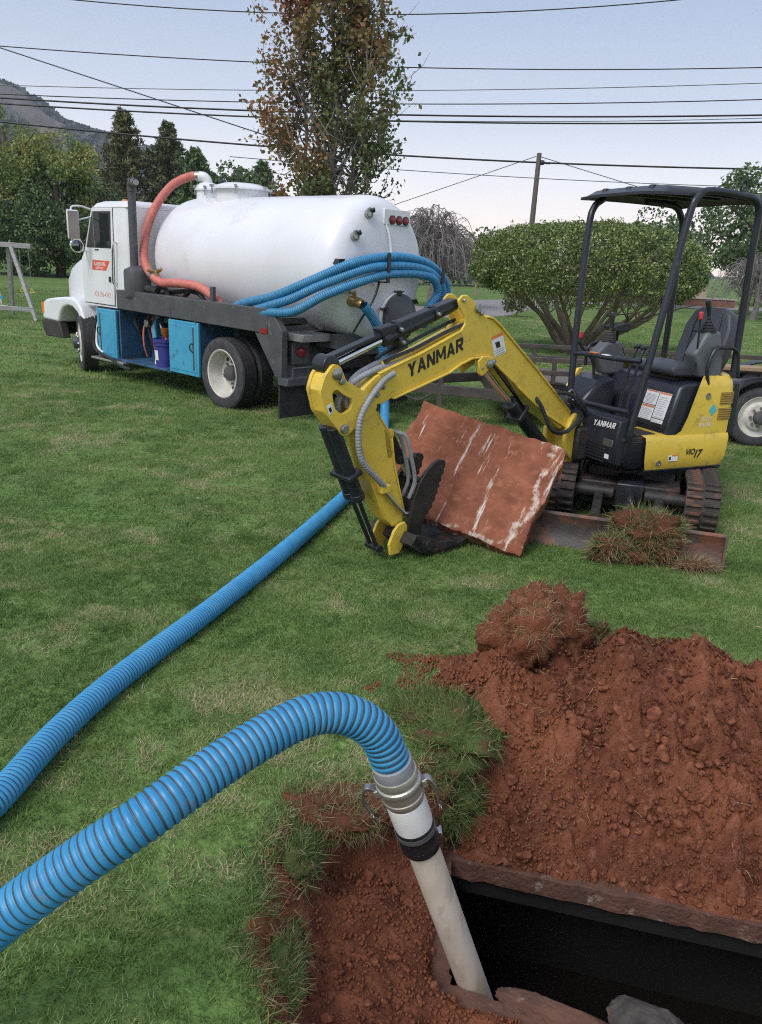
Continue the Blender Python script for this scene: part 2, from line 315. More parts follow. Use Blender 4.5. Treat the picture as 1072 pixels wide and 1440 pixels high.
GLYPH = {'Y': (1.0, [[(0,1),(.32,1),(.64,.44),(.36,.44)], [(.68,1),(1,1),(.64,.46),(.36,.46)], [(.36,0),(.64,0),(.64,.48),(.36,.48)]]),
 'A': (1.05, [[(0,0),(.28,0),(.64,1),(.40,1)], [(.41,1),(.65,1),(1.05,0),(.77,0)], [(.20,.20),(.85,.20),(.80,.40),(.25,.40)]]),
 'N': (1.0, [[(0,0),(.26,0),(.26,1),(0,1)], [(0,1),(.30,1),(1,0),(.70,0)], [(.74,0),(1,0),(1,1),(.74,1)]]),
 'M': (1.2, [[(0,0),(.25,0),(.25,1),(0,1)], [(.95,0),(1.2,0),(1.2,1),(.95,1)], [(0,1),(.28,1),(.70,.22),(.50,.22)], [(.92,1),(1.2,1),(.70,.24),(.50,.24)]]),
 'R': (1.0, [[(0,0),(.26,0),(.26,1),(0,1)], [(.2,1),(.80,1),(.95,.88),(.95,.78),(.2,.78)], [(.69,.80),(.95,.80),(.95,.54),(.69,.54)], [(.2,.58),(.95,.58),(.82,.36),(.2,.36)], [(.38,.40),(.68,.40),(1.0,0),(.68,0)]])}
def block_text(name, body, M, width, height, m, parent, shear=.2, ext=.001):
    """heavy slanted block capitals, strokes as thin plates"""
    tot = sum(GLYPH[c][0] for c in body)+.14*(len(body)-1); k = width/(tot+shear*.0); x = 0; b = MB(M); d = 0
    for c in body:
        w, polys = GLYPH[c]
        for P in polys:
            b.prism([((x+px+shear*py)*k, py*height) for px, py in P], 0, ext+.00012*d); d = (d+1) % 6
        x += w+.14
    return b.build(name, m, parent, smooth=False)
def copy_tree(o, parent=None):
    c = o.copy(); COL.objects.link(c); c.parent = parent
    for ch in list(o.children): copy_tree(ch, c)
    return c
# value noise
def vnoise(x, y, seed=0):
    xi = np.floor(x).astype(np.int64); yi = np.floor(y).astype(np.int64); fx = x-xi; fy = y-yi
    def h(a, b):
        k = (a*374761393 + b*668265263 + seed*974711) & 0x7fffffff; k = ((k ^ (k >> 13))*1274126177) & 0x7fffffff
        return ((k ^ (k >> 16)) & 0xffff)/65535.
    ux = fx*fx*(3-2*fx); uy = fy*fy*(3-2*fy)
    return (h(xi, yi)*(1-ux)+h(xi+1, yi)*ux)*(1-uy)+(h(xi, yi+1)*(1-ux)+h(xi+1, yi+1)*ux)*uy
def fbm(x, y, sc, oct=4, seed=0, gain=0.5):
    r = 0; a = 1; t = 0
    for i in range(oct): r = r+a*vnoise(x*sc, y*sc, seed+i*17); t += a; a *= gain; sc *= 2.03
    return r/t
def sstep(a, b, x): t = np.clip((x-a)/(b-a), 0, 1); return t*t*(3-2*t)
# ================================================================== ground
PIT = np.array([(-.09,2.23),(-.20,2.15),(-.28,2.0),(-.27,1.77),(-.285,1.6),(-.245,1.45),(-.20,1.3),(-.1,1.05),(.3,.85),(1.0,.8),(1.9,.9),(2.1,1.6),(2.05,2.2),(1.5,2.45),(1.0,2.55),(.6,2.62),(.38,2.62),(.27,2.45),(.12,2.28)])
HOLE = np.array([(.315,2.275),(1.85,1.92),(1.72,1.25),(1.25,1.36),(.60,1.655),(.275,1.765)])
RIM_Z = -0.34
def polydist(px, py, P):
    """signed distance, positive inside"""
    d = np.full(px.shape, 1e9); ins = np.zeros(px.shape, bool); n = len(P)
    for i in range(n):
        a = P[i]; b = P[(i+1) % n]; e = b-a; t = np.clip(((px-a[0])*e[0]+(py-a[1])*e[1])/(e@e), 0, 1)
        d = np.minimum(d, np.hypot(px-a[0]-t*e[0], py-a[1]-t*e[1]))
        c = (a[1] > py) != (b[1] > py); xx = a[0]+(py-a[1])/(b[1]-a[1]+1e-12)*e[0]; ins ^= c & (px < xx)
    return np.where(ins, d, -d)
def ground_z(x, y):
    near = np.exp(-((x/12)**2+(y/16)**2))
    z = near*(0.030*(fbm(x, y, 0.9, 3, 3)-.5)+0.018*(fbm(x, y, 4.0, 3, 5)-.5))
    sd = polydist(x, y, PIT); wob = 0.06*(fbm(x, y, 7, 3, 11)-.5)
    k = sstep(-0.02, 0.20, sd+wob)
    hdist = -polydist(x, y, HOLE); floor = RIM_Z-0.035+0.062*sstep(.035, .085, hdist+.05*(fbm(x, y, 9, 3, 23)-.5))+(0.12*(fbm(x, y, 5, 4, 21)-.5)+.04*(fbm(x, y, 26, 4, 31, .6)-.5))*sstep(.06, .20, hdist)
    floor = floor + 0.10*sstep(0.30, 0.0, x)*sstep(2.2, 1.9, y)
    return z*(1-k)+floor*k, sd+wob
def axis(lo, hi, step, far, g=1.28):
    a = list(np.arange(lo, hi+step/2, step)); s = step; b = [hi]; c = [lo]
    while b[-1] < far: s *= g; b.append(b[-1]+s)
    s = step
    while c[-1] > -far: s *= g; c.append(c[-1]-s)
    return np.array(c[:0:-1]+a+b[1:])
ax = axis(-1.4, 2.6, .02, 3000); ay = axis(.6, 4.2, .02, 3000)
GX, GY = np.meshgrid(ax, ay); gz, gsd = ground_z(GX.ravel(), GY.ravel())
nx, ny = len(ax), len(ay)
idx = np.arange(nx*ny).reshape(ny, nx)
F = np.stack([idx[:-1, :-1].ravel(), idx[:-1, 1:].ravel(), idx[1:, 1:].ravel(), idx[1:, :-1].ravel()], 1)
V = np.stack([GX.ravel(), GY.ravel(), gz], 1)
hd = polydist(V[:, 0], V[:, 1], HOLE+0)
keep = ~((hd[F] > -0.03).any(1)); F = F[keep]
def lawn_material():
    m = bpy.data.materials.new('lawn'); m.use_nodes = True; MATS['lawn'] = m
    nt = m.node_tree; n = nt.nodes; l = nt.links; b = n['Principled BSDF']; b.inputs['Roughness'].default_value = 0.95; b.inputs['Specular IOR Level'].default_value = 0.12
    t = n.new('ShaderNodeTexCoord')
    def noise(sc, det=4, st=None):
        z = n.new('ShaderNodeTexNoise'); z.inputs['Scale'].default_value = sc; z.inputs['Detail'].default_value = det
        if st:
            mp = n.new('ShaderNodeMapping'); mp.inputs['Scale'].default_value = st; l.new(t.outputs['Object'], mp.inputs[0]); l.new(mp.outputs[0], z.inputs['Vector'])
        else: l.new(t.outputs['Object'], z.inputs['Vector'])
        return z.outputs['Fac']
    def mixc(fac, a, c, lo=.4, hi=.6):
        r = n.new('ShaderNodeMapRange'); r.inputs[1].default_value = lo; r.inputs[2].default_value = hi; l.new(fac, r.inputs[0])
        x = n.new('ShaderNodeMix'); x.data_type = 'RGBA'; l.new(r.outputs[0], x.inputs[0])
        for s_, q in ((6, a), (7, c)):
            if isinstance(q, tuple): x.inputs[s_].default_value = (*q, 1)
            else: l.new(q, x.inputs[s_])
        return x.outputs[2]
    g1 = mixc(noise(0.35, 4), (0.130, 0.215, 0.058), (0.180, 0.265, 0.084))
    g2 = mixc(noise(2.2, 5), g1, (0.098, 0.160, 0.046), .42, .62)
    g3 = mixc(noise(1.1, 6, (1, 2.2, 1)), g2, (0.27, 0.24, 0.12), .55, .75)
    g4 = mixc(noise(22, 5), g3, (0.075, 0.125, 0.035), .48, .66)
    s1 = mixc(noise(9, 8), SOIL, SOIL2, .35, .65); s2 = mixc(noise(3, 4), s1, (0.16, 0.058, 0.036), .5, .7)
    at = n.new('ShaderNodeAttribute'); at.attribute_name = 'soil'
    col = mixc(at.outputs['Fac'], g4, s2, .4, .6); l.new(col, b.inputs['Base Color'])
    bp = n.new('ShaderNodeBump'); bp.inputs['Strength'].default_value = 0.9; bp.inputs['Distance'].default_value = 0.03; l.new(noise(38, 6), bp.inputs['Height']); l.new(bp.outputs[0], b.inputs['Normal'])
    return m
lawn_material()
lawn = struct(npmesh('lawn', V, F, 'lawn', attrs={'soil': sstep(-0.035, 0.02, gsd)}), 'green lawn with dry patches and a red clay pit dug into it')

# driveway and far lane, laid just above the lawn
def sheet(name, poly, z, m, label):
    b = MB(); b.add([(x, y, z) for x, y in poly], [tuple(range(len(poly)))]); return struct(b.build(name, m), label)
sheet('driveway', [(0.2,27.0),(2.0,25.6),(3.2,26.9),(4.3,28.6),(4.75,30.5),(6.2,34.5),(9.5,41),(30,46),(30,49),(9.5,45.5),(4.5,40.5),(2.6,36),(2.3,32),(0,31.5)], .012, 'asphalt', 'pale grey driveway curving across the lawn')

# ------------------------------------------------------------------ septic tank
st = thing('septic_tank', 'open concrete septic tank sunk in the red clay pit', 'septic tank', (.9, 1.8, -1.5))
off = np.array([.9, 1.8])
def offset(P, d):
    n = len(P); R = []
    for i in range(n):
        a, b, c = P[i-1], P[i], P[(i+1) % n]; e1 = nrm(b-a); e2 = nrm(c-b); n1 = np.array([-e1[1], e1[0]]); n2 = np.array([-e2[1], e2[0]])
        m = nrm(n1+n2); R.append(b+m*d/max(.4, m@n1))
    return np.array(R)
Hin = HOLE-off; Hout = offset(Hin, 0.16); Hwall = offset(Hin, 0.50)
def dense(P, m, jit, seed):
    r = np.random.default_rng(seed); Q = []
    for i in range(len(P)):
        a, c = P[i], P[(i+1) % len(P)]
        for k in range(m): Q.append(a+(c-a)*k/m+(r.normal(0, jit, 2) if k else 0))
    return np.array(Q)
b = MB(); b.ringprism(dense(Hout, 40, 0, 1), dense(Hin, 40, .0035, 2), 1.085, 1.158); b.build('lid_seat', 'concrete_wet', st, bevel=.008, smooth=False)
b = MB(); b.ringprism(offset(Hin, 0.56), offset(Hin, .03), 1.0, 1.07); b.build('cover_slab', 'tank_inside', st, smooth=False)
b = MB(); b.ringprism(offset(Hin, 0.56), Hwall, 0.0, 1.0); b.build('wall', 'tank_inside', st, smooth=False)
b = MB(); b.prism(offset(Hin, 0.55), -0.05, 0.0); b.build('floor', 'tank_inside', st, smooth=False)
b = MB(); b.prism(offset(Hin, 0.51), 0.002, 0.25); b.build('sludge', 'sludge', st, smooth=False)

# ------------------------------------------------------------------ spoil heap
def heap_z(x, y):
    crest = np.interp(x, [.15,.35,.5,.7,.85,1.0,1.15,1.3,1.5,1.7,1.9,2.2,2.6], [-.03,.10,.20,.20,.23,.33,.32,.28,.28,.24,.25,.16,-.05])
    cy = np.interp(x, [.2,.6,1.0,1.4,1.8,2.4], [2.78,2.82,2.74,2.66,2.60,2.5])
    yr = 2.292-.231*(x-.315)+0.012*np.sin(x*9)+.02*(fbm(x, x*0+3., 8, 3, 19)-.5)
    f = np.clip((y-yr)/(cy-yr), 0, 1); fr = RIM_Z-.012+np.minimum(0, y-yr)*.8+(crest-RIM_Z+.012)*(0.70*f**.85+0.30*f*f*(3-2*f))
    g = np.clip((y-cy)/.50, 0, 1); bk = crest*(1-g*g*(3-2*g))-.06*g
    z = np.where(y < cy, fr, bk)
    z = z+(0.17*(fbm(x, y, 4.5, 3, 41)-.5)+0.10*(fbm(x, y, 11, 3, 43)-.5))*sstep(-.02, .22, f)*np.where(y < cy, 1, 1-.5*g)
    # an undulating gully, as soil slid towards the tank
    z = z-0.05*np.exp(-((x-.88+0.2*(y-2.6))/.07)**2)*sstep(2.35, 2.5, y)*sstep(2.9, 2.7, y)
    return z
hx = np.arange(.16, 2.6, .0075); hy = np.arange(1.75, 3.36, .0075)
HX, HY = np.meshgrid(hx, hy); hz = heap_z(HX, HY)
yr = 2.292-.231*(HX-.315)
wx = HX+.03*(fbm(HX, HY, 9, 2, 201)-.5); wy = HY+.03*(fbm(HX+7, HY+3, 9, 2, 203)-.5)
rough = (0.085*(np.abs(fbm(wx, wy, 8, 3, 51, .6)-.5)*2-.3)+0.070*(np.abs(fbm(wx, wy, 19, 4, 57, .65)-.5)*2-.25))*sstep(-.01, .06, HY-yr)+.020*(fbm(HX, HY, 55, 2, 53)-.5)*sstep(-.01, .05, HY-yr)
cell = vnoise(HX*38, HY*38, 77); lump = np.clip(cell-.62, 0, 1)*0.055*sstep(.45, .6, fbm(HX, HY, 5, 2, 61))
hz = hz+rough+lump
base, _ = ground_z(HX.ravel(), HY.ravel()); base = base.reshape(HX.shape)
valid = (HY > yr-0.013) & (hz > base-.05)
i2 = np.arange(hz.size).reshape(hz.shape)
F = np.stack([i2[:-1,:-1].ravel(), i2[:-1,1:].ravel(), i2[1:,1:].ravel(), i2[1:,:-1].ravel()], 1)
F = F[valid.ravel()[F].all(1)]
used = np.unique(F); rem = np.full(hz.size, -1); rem[used] = np.arange(len(used))
V = np.stack([HX.ravel(), HY.ravel(), hz.ravel()], 1)[used]
heap = tag(npmesh('spoil_heap', V, rem[F], 'soil'), 'heap of freshly dug red clay beside the open septic tank', 'dirt heap')
def surf(x, y):
    """top surface: heap or ground"""
    x = np.atleast_1d(np.asarray(x, float)); y = np.atleast_1d(np.asarray(y, float))
    g, sd = ground_z(x, y); yr_ = 2.292-.231*(x-.315); h = np.where((y > yr_) & (x > .16) & (x < 2.9) & (y < 3.36), heap_z(x, y), -9)
    return np.maximum(g, h), sd, h > g

# clods ---------------------------------------------------------------------
def clod_mesh(seed):
    r = np.random.default_rng(seed); bm = bmesh.new(); bmesh.ops.create_icosphere(bm, subdivisions=2, radius=1)
    ax_ = r.uniform(.6, 1.15, 3)
    dirs = r.normal(size=(9, 3)); dirs /= np.linalg.norm(dirs, axis=1)[:, None]; of_ = r.uniform(.45, .85, 9)
    for v in bm.verts:
        c = np.array(v.co)
        for q, o_ in zip(dirs, of_): c = c-q*max(0, c@q-o_)*.95
        v.co = Vector(((c+r.normal(0, .035, 3))*ax_).tolist())
    me = bpy.data.meshes.new('dirt_clod'); bm.to_mesh(me); bm.free(); me.materials.append(MATS['clod'])
    return me
clods = [clod_mesh(s) for s in range(8)]
def put_clod(x, y, r, label, group, dz=.25):
    if polydist(np.array([x]), np.array([y]), HOLE)[0] > -.012: return
    z, _, _ = surf(x, y); o = bpy.data.objects.new('dirt_clod', clods[random.randrange(8)]); COL.objects.link(o)
    o.location = (x, y, float(z[0])+r*dz); o.scale = (r, r, r*.85); o.rotation_euler = [random.uniform(0, 6.3) for _ in range(3)]
    tag(o, label, 'dirt clod', group)
LBL = 'small crumbly red clay clod lying loose on the spoil heap'
put_clod(1.00, 2.33, .034, 'largest smooth red clay clod at the foot of the spoil heap', None)
put_clod(1.08, 2.44, .032, 'squarish red clay clod halfway up the spoil heap above the largest clod', None)
for i in range(24):
    x = random.uniform(.45, 1.9); y = random.uniform(2.35, 2.85); put_clod(x, y, random.uniform(.020, .042), 'fist-sized broken red clay clod half buried in the spoil heap', 'larger clods in the spoil heap', .1)
for i in range(190):
    if i < 90: x = random.gauss(1.05, .17); y = 2.22+abs(random.gauss(.09, .12)); r = abs(random.gauss(.010, .006))+.006
    else: x = random.uniform(.4, 2.0); y = random.uniform(2.1, 2.95); r = abs(random.gauss(.007, .006))+.005
    if y < 2.38-.235*(x-.3): y += .12
    put_clod(x, y, r, LBL, 'clay clods on the spoil heap')
for i in range(60):
    x = random.uniform(-.15, .38); y = random.uniform(1.35, 2.15); r = abs(random.gauss(.009, .008))+.005
    put_clod(x, y, r, 'small red clay clod lying on the pit floor beside the plastic pipe', 'clay clods in the pit')
for i in range(70):
    x = random.uniform(.40, 1.75); y = 2.285-.231*(x-.315)+random.uniform(.002, .05); r = abs(random.gauss(.008, .007))+.005
    put_clod(x, y, r, 'small red clay clod lying along the concrete lip of the tank opening', 'clay clods along the tank lip', .6)
# fine crumbs: nobody could count them
def crumbs(name, label, n, xs, ys, cond, rlo, rhi, sig=None):
    x = RNG.uniform(*xs, n); y = RNG.uniform(*ys, n); z, sd, onh = surf(x, y); k = cond(x, y, sd, onh); x, y, z = x[k], y[k], z[k]
    r = rlo+(rhi-rlo)*RNG.random(len(x))**3; o = np.array([(1,0,0),(-1,0,0),(0,1,0),(0,-1,0),(0,0,1),(0,0,-1)], float)
    f = np.array([(0,2,4),(2,1,4),(1,3,4),(3,0,4),(2,0,5),(1,2,5),(3,1,5),(0,3,5)])
    V = np.stack([x, y, z+r*.4], 1)[:, None, :]+o[None]*r[:, None, None]*RNG.uniform(.6, 1.3, (len(x), 6, 1))
    F = f[None]+np.arange(len(x))[:, None, None]*6
    ob = npmesh(name, V.reshape(-1, 3), F.reshape(-1, 3), 'clod', smooth=False); ob['kind'] = 'stuff'; ob['label'] = label; ob['category'] = 'soil crumbs'; return ob
crumbs('soil_crumbs', 'fine red clay crumbs scattered over the spoil heap and pit', 60000, (-.3, 2.6), (1.1, 3.2), lambda x, y, sd, h: h | ((sd > .05) & (polydist(x, y, HOLE) < -.02)), .0018, .0105)
# ================================================================== grass
leafmat('grass_strand', [(0.060, 0.105, 0.026), (0.100, 0.170, 0.045), (0.15, 0.230, 0.070), (0.25, 0.25, 0.11)], trans=0.25, rough=0.6, spec=0.25)
leafmat('grass_dead', [(0.20, 0.13, 0.065), (0.34, 0.25, 0.13), (0.46, 0.37, 0.22), (0.13, 0.085, 0.05)], trans=0.1, rough=0.8, spec=0.15)
def grass_inst_mat():
    m = bpy.data.materials.new('grass_tuft'); m.use_nodes = True; MATS['grass_tuft'] = m
    nt = m.node_tree; n = nt.nodes; l = nt.links; b = n['Principled BSDF']; b.inputs['Roughness'].default_value = 0.55; b.inputs['Specular IOR Level'].default_value = 0.25
    at = n.new('ShaderNodeAttribute'); at.attribute_type = 'INSTANCER'; at.attribute_name = 'tone'
    g = n.new('ShaderNodeNewGeometry'); ad = n.new('ShaderNodeMath'); ad.operation = 'MULTIPLY_ADD'; ad.inputs[1].default_value = 0.56
    sb = n.new('ShaderNodeMath'); sb.operation = 'SUBTRACT'; sb.inputs[1].default_value = 0.28
    l.new(g.outputs['Random Per Island'], ad.inputs[0]); l.new(at.outputs['Fac'], ad.inputs[2]); l.new(ad.outputs[0], sb.inputs[0])
    r = n.new('ShaderNodeValToRGB'); cols = [(0, (0.070, 0.130, 0.034)), (0.3, (0.132, 0.225, 0.056)), (0.55, (0.205, 0.315, 0.092)), (0.75, (0.32, 0.34, 0.145)), (1, (0.52, 0.45, 0.28))]
    r.color_ramp.elements[0].position = 0; r.color_ramp.elements[1].position = 1
    for p, c in cols[1:-1]: r.color_ramp.elements.new(p)
    for e, (p, c) in zip(r.color_ramp.elements, cols): e.position = p; e.color = (*c, 1)
    l.new(sb.outputs[0], r.inputs[0]); l.new(r.outputs[0], b.inputs['Base Color'])
    tr = n.new('ShaderNodeBsdfTranslucent'); l.new(r.outputs[0], tr.inputs[0]); ms = n.new('ShaderNodeMixShader'); ms.inputs[0].default_value = 0.22
    l.new(b.outputs[0], ms.inputs[1]); l.new(tr.outputs[0], ms.inputs[2]); l.new(ms.outputs[0], n['Material Output'].inputs[0])
grass_inst_mat()
def ribbons(P0, D, L, Wd, bend, rng, segs=2):
    """tapering bent blades: returns V,F (quads, the tip a thin quad)"""
    n = len(P0); D = D/np.linalg.norm(D, axis=1)[:, None]
    side = np.cross(D, rng.normal(size=(n, 3))); side /= np.linalg.norm(side, axis=1)[:, None]+1e-9
    bd = np.cross(side, D); rows = []
    for k in range(segs+1):
        t = k/segs; c = P0+D*(L*t)[:, None]*(1-0.25*bend[:, None]*t)+bd*(L*bend*t*t)[:, None]; c[:, 2] -= (L*np.abs(bend)*t*t*.35)
        w = (Wd*(1-0.85*t))[:, None]*side*.5; rows += [c-w, c+w]
    V = np.stack(rows, 1); m = 2*(segs+1); f = np.array([(2*k, 2*k+1, 2*k+3, 2*k+2) for k in range(segs)])
    F = f[None]+np.arange(n)[:, None, None]*m
    return V.reshape(-1, 3), F.reshape(-1, 4)
def tuft(name, nb, radius, hlo, hhi, wd, seed, lean=.6):
    r = np.random.default_rng(seed); a = r.uniform(0, 6.283, nb); q = radius*np.sqrt(r.random(nb))
    P = np.stack([q*np.cos(a), q*np.sin(a), np.full(nb, -.006)], 1)
    D = np.stack([r.normal(0, lean, nb), r.normal(0, lean, nb), np.full(nb, 1.)], 1)
    V, F = ribbons(P, D, r.uniform(hlo, hhi, nb), r.uniform(.7, 1.2, nb)*wd, r.uniform(-.2, .8, nb), r)
    me = bpy.data.meshes.new(name); me.from_pydata(V.tolist(), [], F.tolist()); me.materials.append(MATS['grass_tuft'])
    return bpy.data.objects.new(name, me)       # never linked: only a source for the lawn's blades
def scatter(name, label, P, tone, sc, sources):
    n = len(P); me = bpy.data.meshes.new(name); me.vertices.add(n); me.vertices.foreach_set('co', P.astype(np.float32).ravel())
    for an, av in (('tone', tone), ('sc', sc), ('rz', RNG.uniform(0, 6.283, n))):
        a = me.attributes.new(an, 'FLOAT', 'POINT'); a.data.foreach_set('value', np.asarray(av, np.float32))
    a = me.attributes.new('pick', 'INT', 'POINT'); a.data.foreach_set('value', RNG.integers(0, len(sources), n).astype(np.int32))
    o = bpy.data.objects.new(name, me); COL.objects.link(o); o['kind'] = 'stuff'; o['label'] = label; o['category'] = 'grass'
    ng = bpy.data.node_groups.new(name, 'GeometryNodeTree')
    ng.interface.new_socket('Geometry', in_out='INPUT', socket_type='NodeSocketGeometry'); ng.interface.new_socket('Geometry', in_out='OUTPUT', socket_type='NodeSocketGeometry')
    N = ng.nodes; l = ng.links; gi = N.new('NodeGroupInput'); go = N.new('NodeGroupOutput'); iop = N.new('GeometryNodeInstanceOnPoints')
    jn = N.new('GeometryNodeJoinGeometry')
    for s in sources[::-1]:
        oi = N.new('GeometryNodeObjectInfo'); oi.inputs['Object'].default_value = s; oi.inputs['As Instance'].default_value = True; l.new(oi.outputs['Geometry'], jn.inputs[0])
    def attr(nm, t):
        x = N.new('GeometryNodeInputNamedAttribute'); x.data_type = t; x.inputs['Name'].default_value = nm; return x.outputs['Attribute']
    l.new(gi.outputs[0], iop.inputs['Points']); l.new(jn.outputs[0], iop.inputs['Instance']); iop.inputs['Pick Instance'].default_value = True
    l.new(attr('pick', 'INT'), iop.inputs['Instance Index']); l.new(attr('sc', 'FLOAT'), iop.inputs['Scale'])
    cx = N.new('ShaderNodeCombineXYZ'); l.new(attr('rz', 'FLOAT'), cx.inputs[2]); l.new(cx.outputs[0], iop.inputs['Rotation'])
    l.new(iop.outputs[0], go.inputs[0]); md = o.modifiers.new('scatter', 'NODES'); md.node_group = ng
    return o
def lawn_tone(x, y):
    t = 0.36+0.55*(fbm(x, y, .9, 4, 101)-.5)+0.65*(fbm(x, y, 5.0, 3, 103)-.5)+.25*(fbm(x, y, 16, 2, 105)-.5)
    dry = sstep(.50, .66, fbm(x, y*1.8, 1.5, 4, 107))*sstep(.32, .66, fbm(x, y, 9, 3, 109))
    return np.clip(t+0.46*dry+RNG.normal(0, .05, len(x)), 0, 1)
def band(n, ylo, yhi, margin=.5):
    y = np.sqrt(RNG.uniform(ylo**2, yhi**2, n)); x = (RNG.random(n)-.5)*2*(y*0.57+margin)+0.02*y
    z, sd = ground_z(x, y); zt, _, onh = surf(x, y)
    k = (sd < -0.005+0.03*RNG.random(n)) & ~onh
    # no grass under the tyres, tracks and the driveway
    k &= ~((y > 25) & (polydist(x, y, np.array([(0.2,27.0),(2.0,25.6),(3.2,26.9),(4.3,28.6),(4.75,30.5),(6.2,34.5),(4.5,40.5),(2.6,36),(2.3,32),(0,31.5)])) > 0))
    return np.stack([x[k], y[k], z[k]], 1)
tA = [tuft('tuft', 18, .030, .014, .038, .0040, 200+i, .75) for i in range(6)]
tB = [tuft('tuft', 16, .050, .022, .048, .0052, 220+i, .75) for i in range(5)]
tC = [tuft('tuft', 14, .110, .030, .065, .013, 240+i, .8) for i in range(4)]
for nm, lb, n, a, b_, src in (('lawn_grass', 'short mown grass blades of the lawn near the pit', 28000, .95, 4.6, tA), ('lawn_grass', 'short mown grass of the lawn around truck and excavator', 30000, 4.4, 10.5, tB),
                          ('lawn_grass', 'mown grass of the lawn stretching behind the truck', 25000, 10.2, 30, tC)):
    P = band(n, a, b_); scatter(nm, lb, P, lawn_tone(P[:, 0], P[:, 1]), RNG.uniform(.7, 1.25, len(P)), src)

# loose strands -----------------------------------------------------------------
def strands(name, m, parent, P, D, L, wd, bend=.8, segs=3, seed=0):
    r = np.random.default_rng(seed); n = len(P)
    V, F = ribbons(np.asarray(P, float), np.asarray(D, float), np.asarray(L, float), r.uniform(.6, 1.3, n)*wd, r.uniform(-.5, 1, n)*bend, r, segs)
    o = npmesh(name, V, F, m, parent); o['kind'] = 'stuff'; return o
def lump_mesh(name, c, rx, ry, rz_, m, parent, seed, flat=.0):
    r = np.random.default_rng(seed); bm = bmesh.new(); bmesh.ops.create_icosphere(bm, subdivisions=4, radius=1)
    V = np.array([v.co[:] for v in bm.verts]); F = np.array([[v.index for v in f.verts] for f in bm.faces]); bm.free()
    k = 1+1.0*(fbm(V[:, 0]*1.3+seed*3.1+5, V[:, 1]*1.3+V[:, 2]*1.7+9, 1.5, 4, seed)-.5)+0.45*(fbm(V[:, 0]+V[:, 2]*2+4, V[:, 1]-V[:, 2]+8, 7, 3, seed+3)-.5)
    V = V*k[:, None]; Vw = V*np.array([rx, ry, rz_])+np.array(c)
    return npmesh(name, Vw, F, m, parent), Vw, V/np.linalg.norm(V, axis=1)[:, None]
def multi_lump(name, c, r3, m, parent, seed, k):
    r = np.random.default_rng(seed+500); Vs, Ns, Fs, n0 = [], [], [], 0
    for i in range(k):
        f = 1.0 if k == 1 else r.uniform(.38, .68); d = r.normal(size=3); d /= np.linalg.norm(d); d *= 0 if k == 1 else .72*r.random()**.5
        o, V, Nn = lump_mesh(name, np.array(c)+d*np.array(r3)*np.array([1, 1, .7]), r3[0]*f, r3[1]*f, r3[2]*f*1.15, m, None, seed+i*7)
        F = np.array([p.vertices[:] for p in o.data.polygons]); me = o.data; bpy.data.objects.remove(o); bpy.data.meshes.remove(me)
        Vs.append(V); Ns.append(Nn); Fs.append(F+n0); n0 += len(V)
    V = np.vstack(Vs); return npmesh(name, V, np.vstack(Fs), m, parent), V, np.vstack(Ns)
def sod(label, c, r3, seed, ngreen, ndead, root=(0, 0, 0), lumps=1, tilt=(0, 0, 1), glen=(.03, .08), dlen=(.02, .07), gzone=(-.2, 1), dzone=(-.6, 1), w=.0028, m='soil_dark'):
    t = thing('sod_clump', label, 'sod clump', (c[0], c[1], c[2]-r3[2]*.6))
    o, V, Nn = multi_lump('soil_core', (0, 0, r3[2]*.6), r3, m, t, seed, lumps)
    r = np.random.default_rng(seed+1); tl = nrm(tilt); h = Nn@tl
    for nm, mt, n, zone, ln in (('grass_blades', 'grass_strand', ngreen, gzone, glen), ('dry_roots', 'grass_dead', ndead, dzone, dlen)):
        if not n: continue
        cand = np.where((h > zone[0]) & (h < zone[1]))[0]; k = r.choice(cand, n)
        D = Nn[k]*.9+r.normal(0, .55, (n, 3))+(np.array([0, 0, .25]) if nm == 'grass_blades' else np.array([0, 0, -.05]))
        P = V[k]-Nn[k]*.006+r.normal(0, .006, (n, 3)); strands(nm, mt, t, P, D, r.uniform(*ln, n), w if nm == 'grass_blades' else w*.7, 1.0, 3, seed)
    return t
sod('brown clump of upturned sod with straw roots on top of the spoil heap', (.61, 2.90, .27), (.23, .17, .24), 105, 260, 5200, lumps=8, dzone=(.35, 1), dlen=(.012, .05), tilt=(0, -.2, 1), w=.003, m='soil')
sod('small grassy sod clump on the lawn behind the spoil heap', (.92, 3.02, .15), (.10, .09, .10), 8, 1500, 700, glen=(.03, .07), w=.003)
sod('torn sod clump with matted brown roots on the left lip of the pit', (-.08, 2.15, -.045), (.22, .10, .08), 12, 900, 3000, lumps=6, tilt=(-.3, -.2, 1), gzone=(-.5, .8), glen=(.03, .07), dlen=(.02, .08), w=.0028)
sod('ragged sod hanging over the left wall of the pit', (-.20, 2.02, -.11), (.11, .17, .10), 14, 3200, 1300, lumps=6, tilt=(-.5, 0, 1), gzone=(-.4, 1), glen=(.03, .07), w=.0028, m='turf')
sod('dark green slab of turf slumped between hose and spoil heap', (.23, 2.60, -.065), (.25, .30, .14), 17, 15000, 2200, lumps=9, tilt=(-.2, -.1, 1), gzone=(.0, 1), dzone=(-.7, 1), glen=(.02, .062), dlen=(.02, .09), w=.0032, m='turf')
sod('grassy turf lump leaning on the left end of the spoil heap', (.33, 2.42, -.20), (.11, .13, .11), 19, 4200, 700, lumps=4, gzone=(-.6, 1), glen=(.03, .07), w=.003, m='turf')
sod('sparse grassy tuft at the right end of the spoil heap', (1.56, 2.43, .07), (.09, .10, .06), 23, 1300, 700, w=.003)
sod('small sod clump behind the right end of the spoil heap', (1.86, 2.92, .05), (.10, .09, .09), 27, 1200, 800, w=.003)
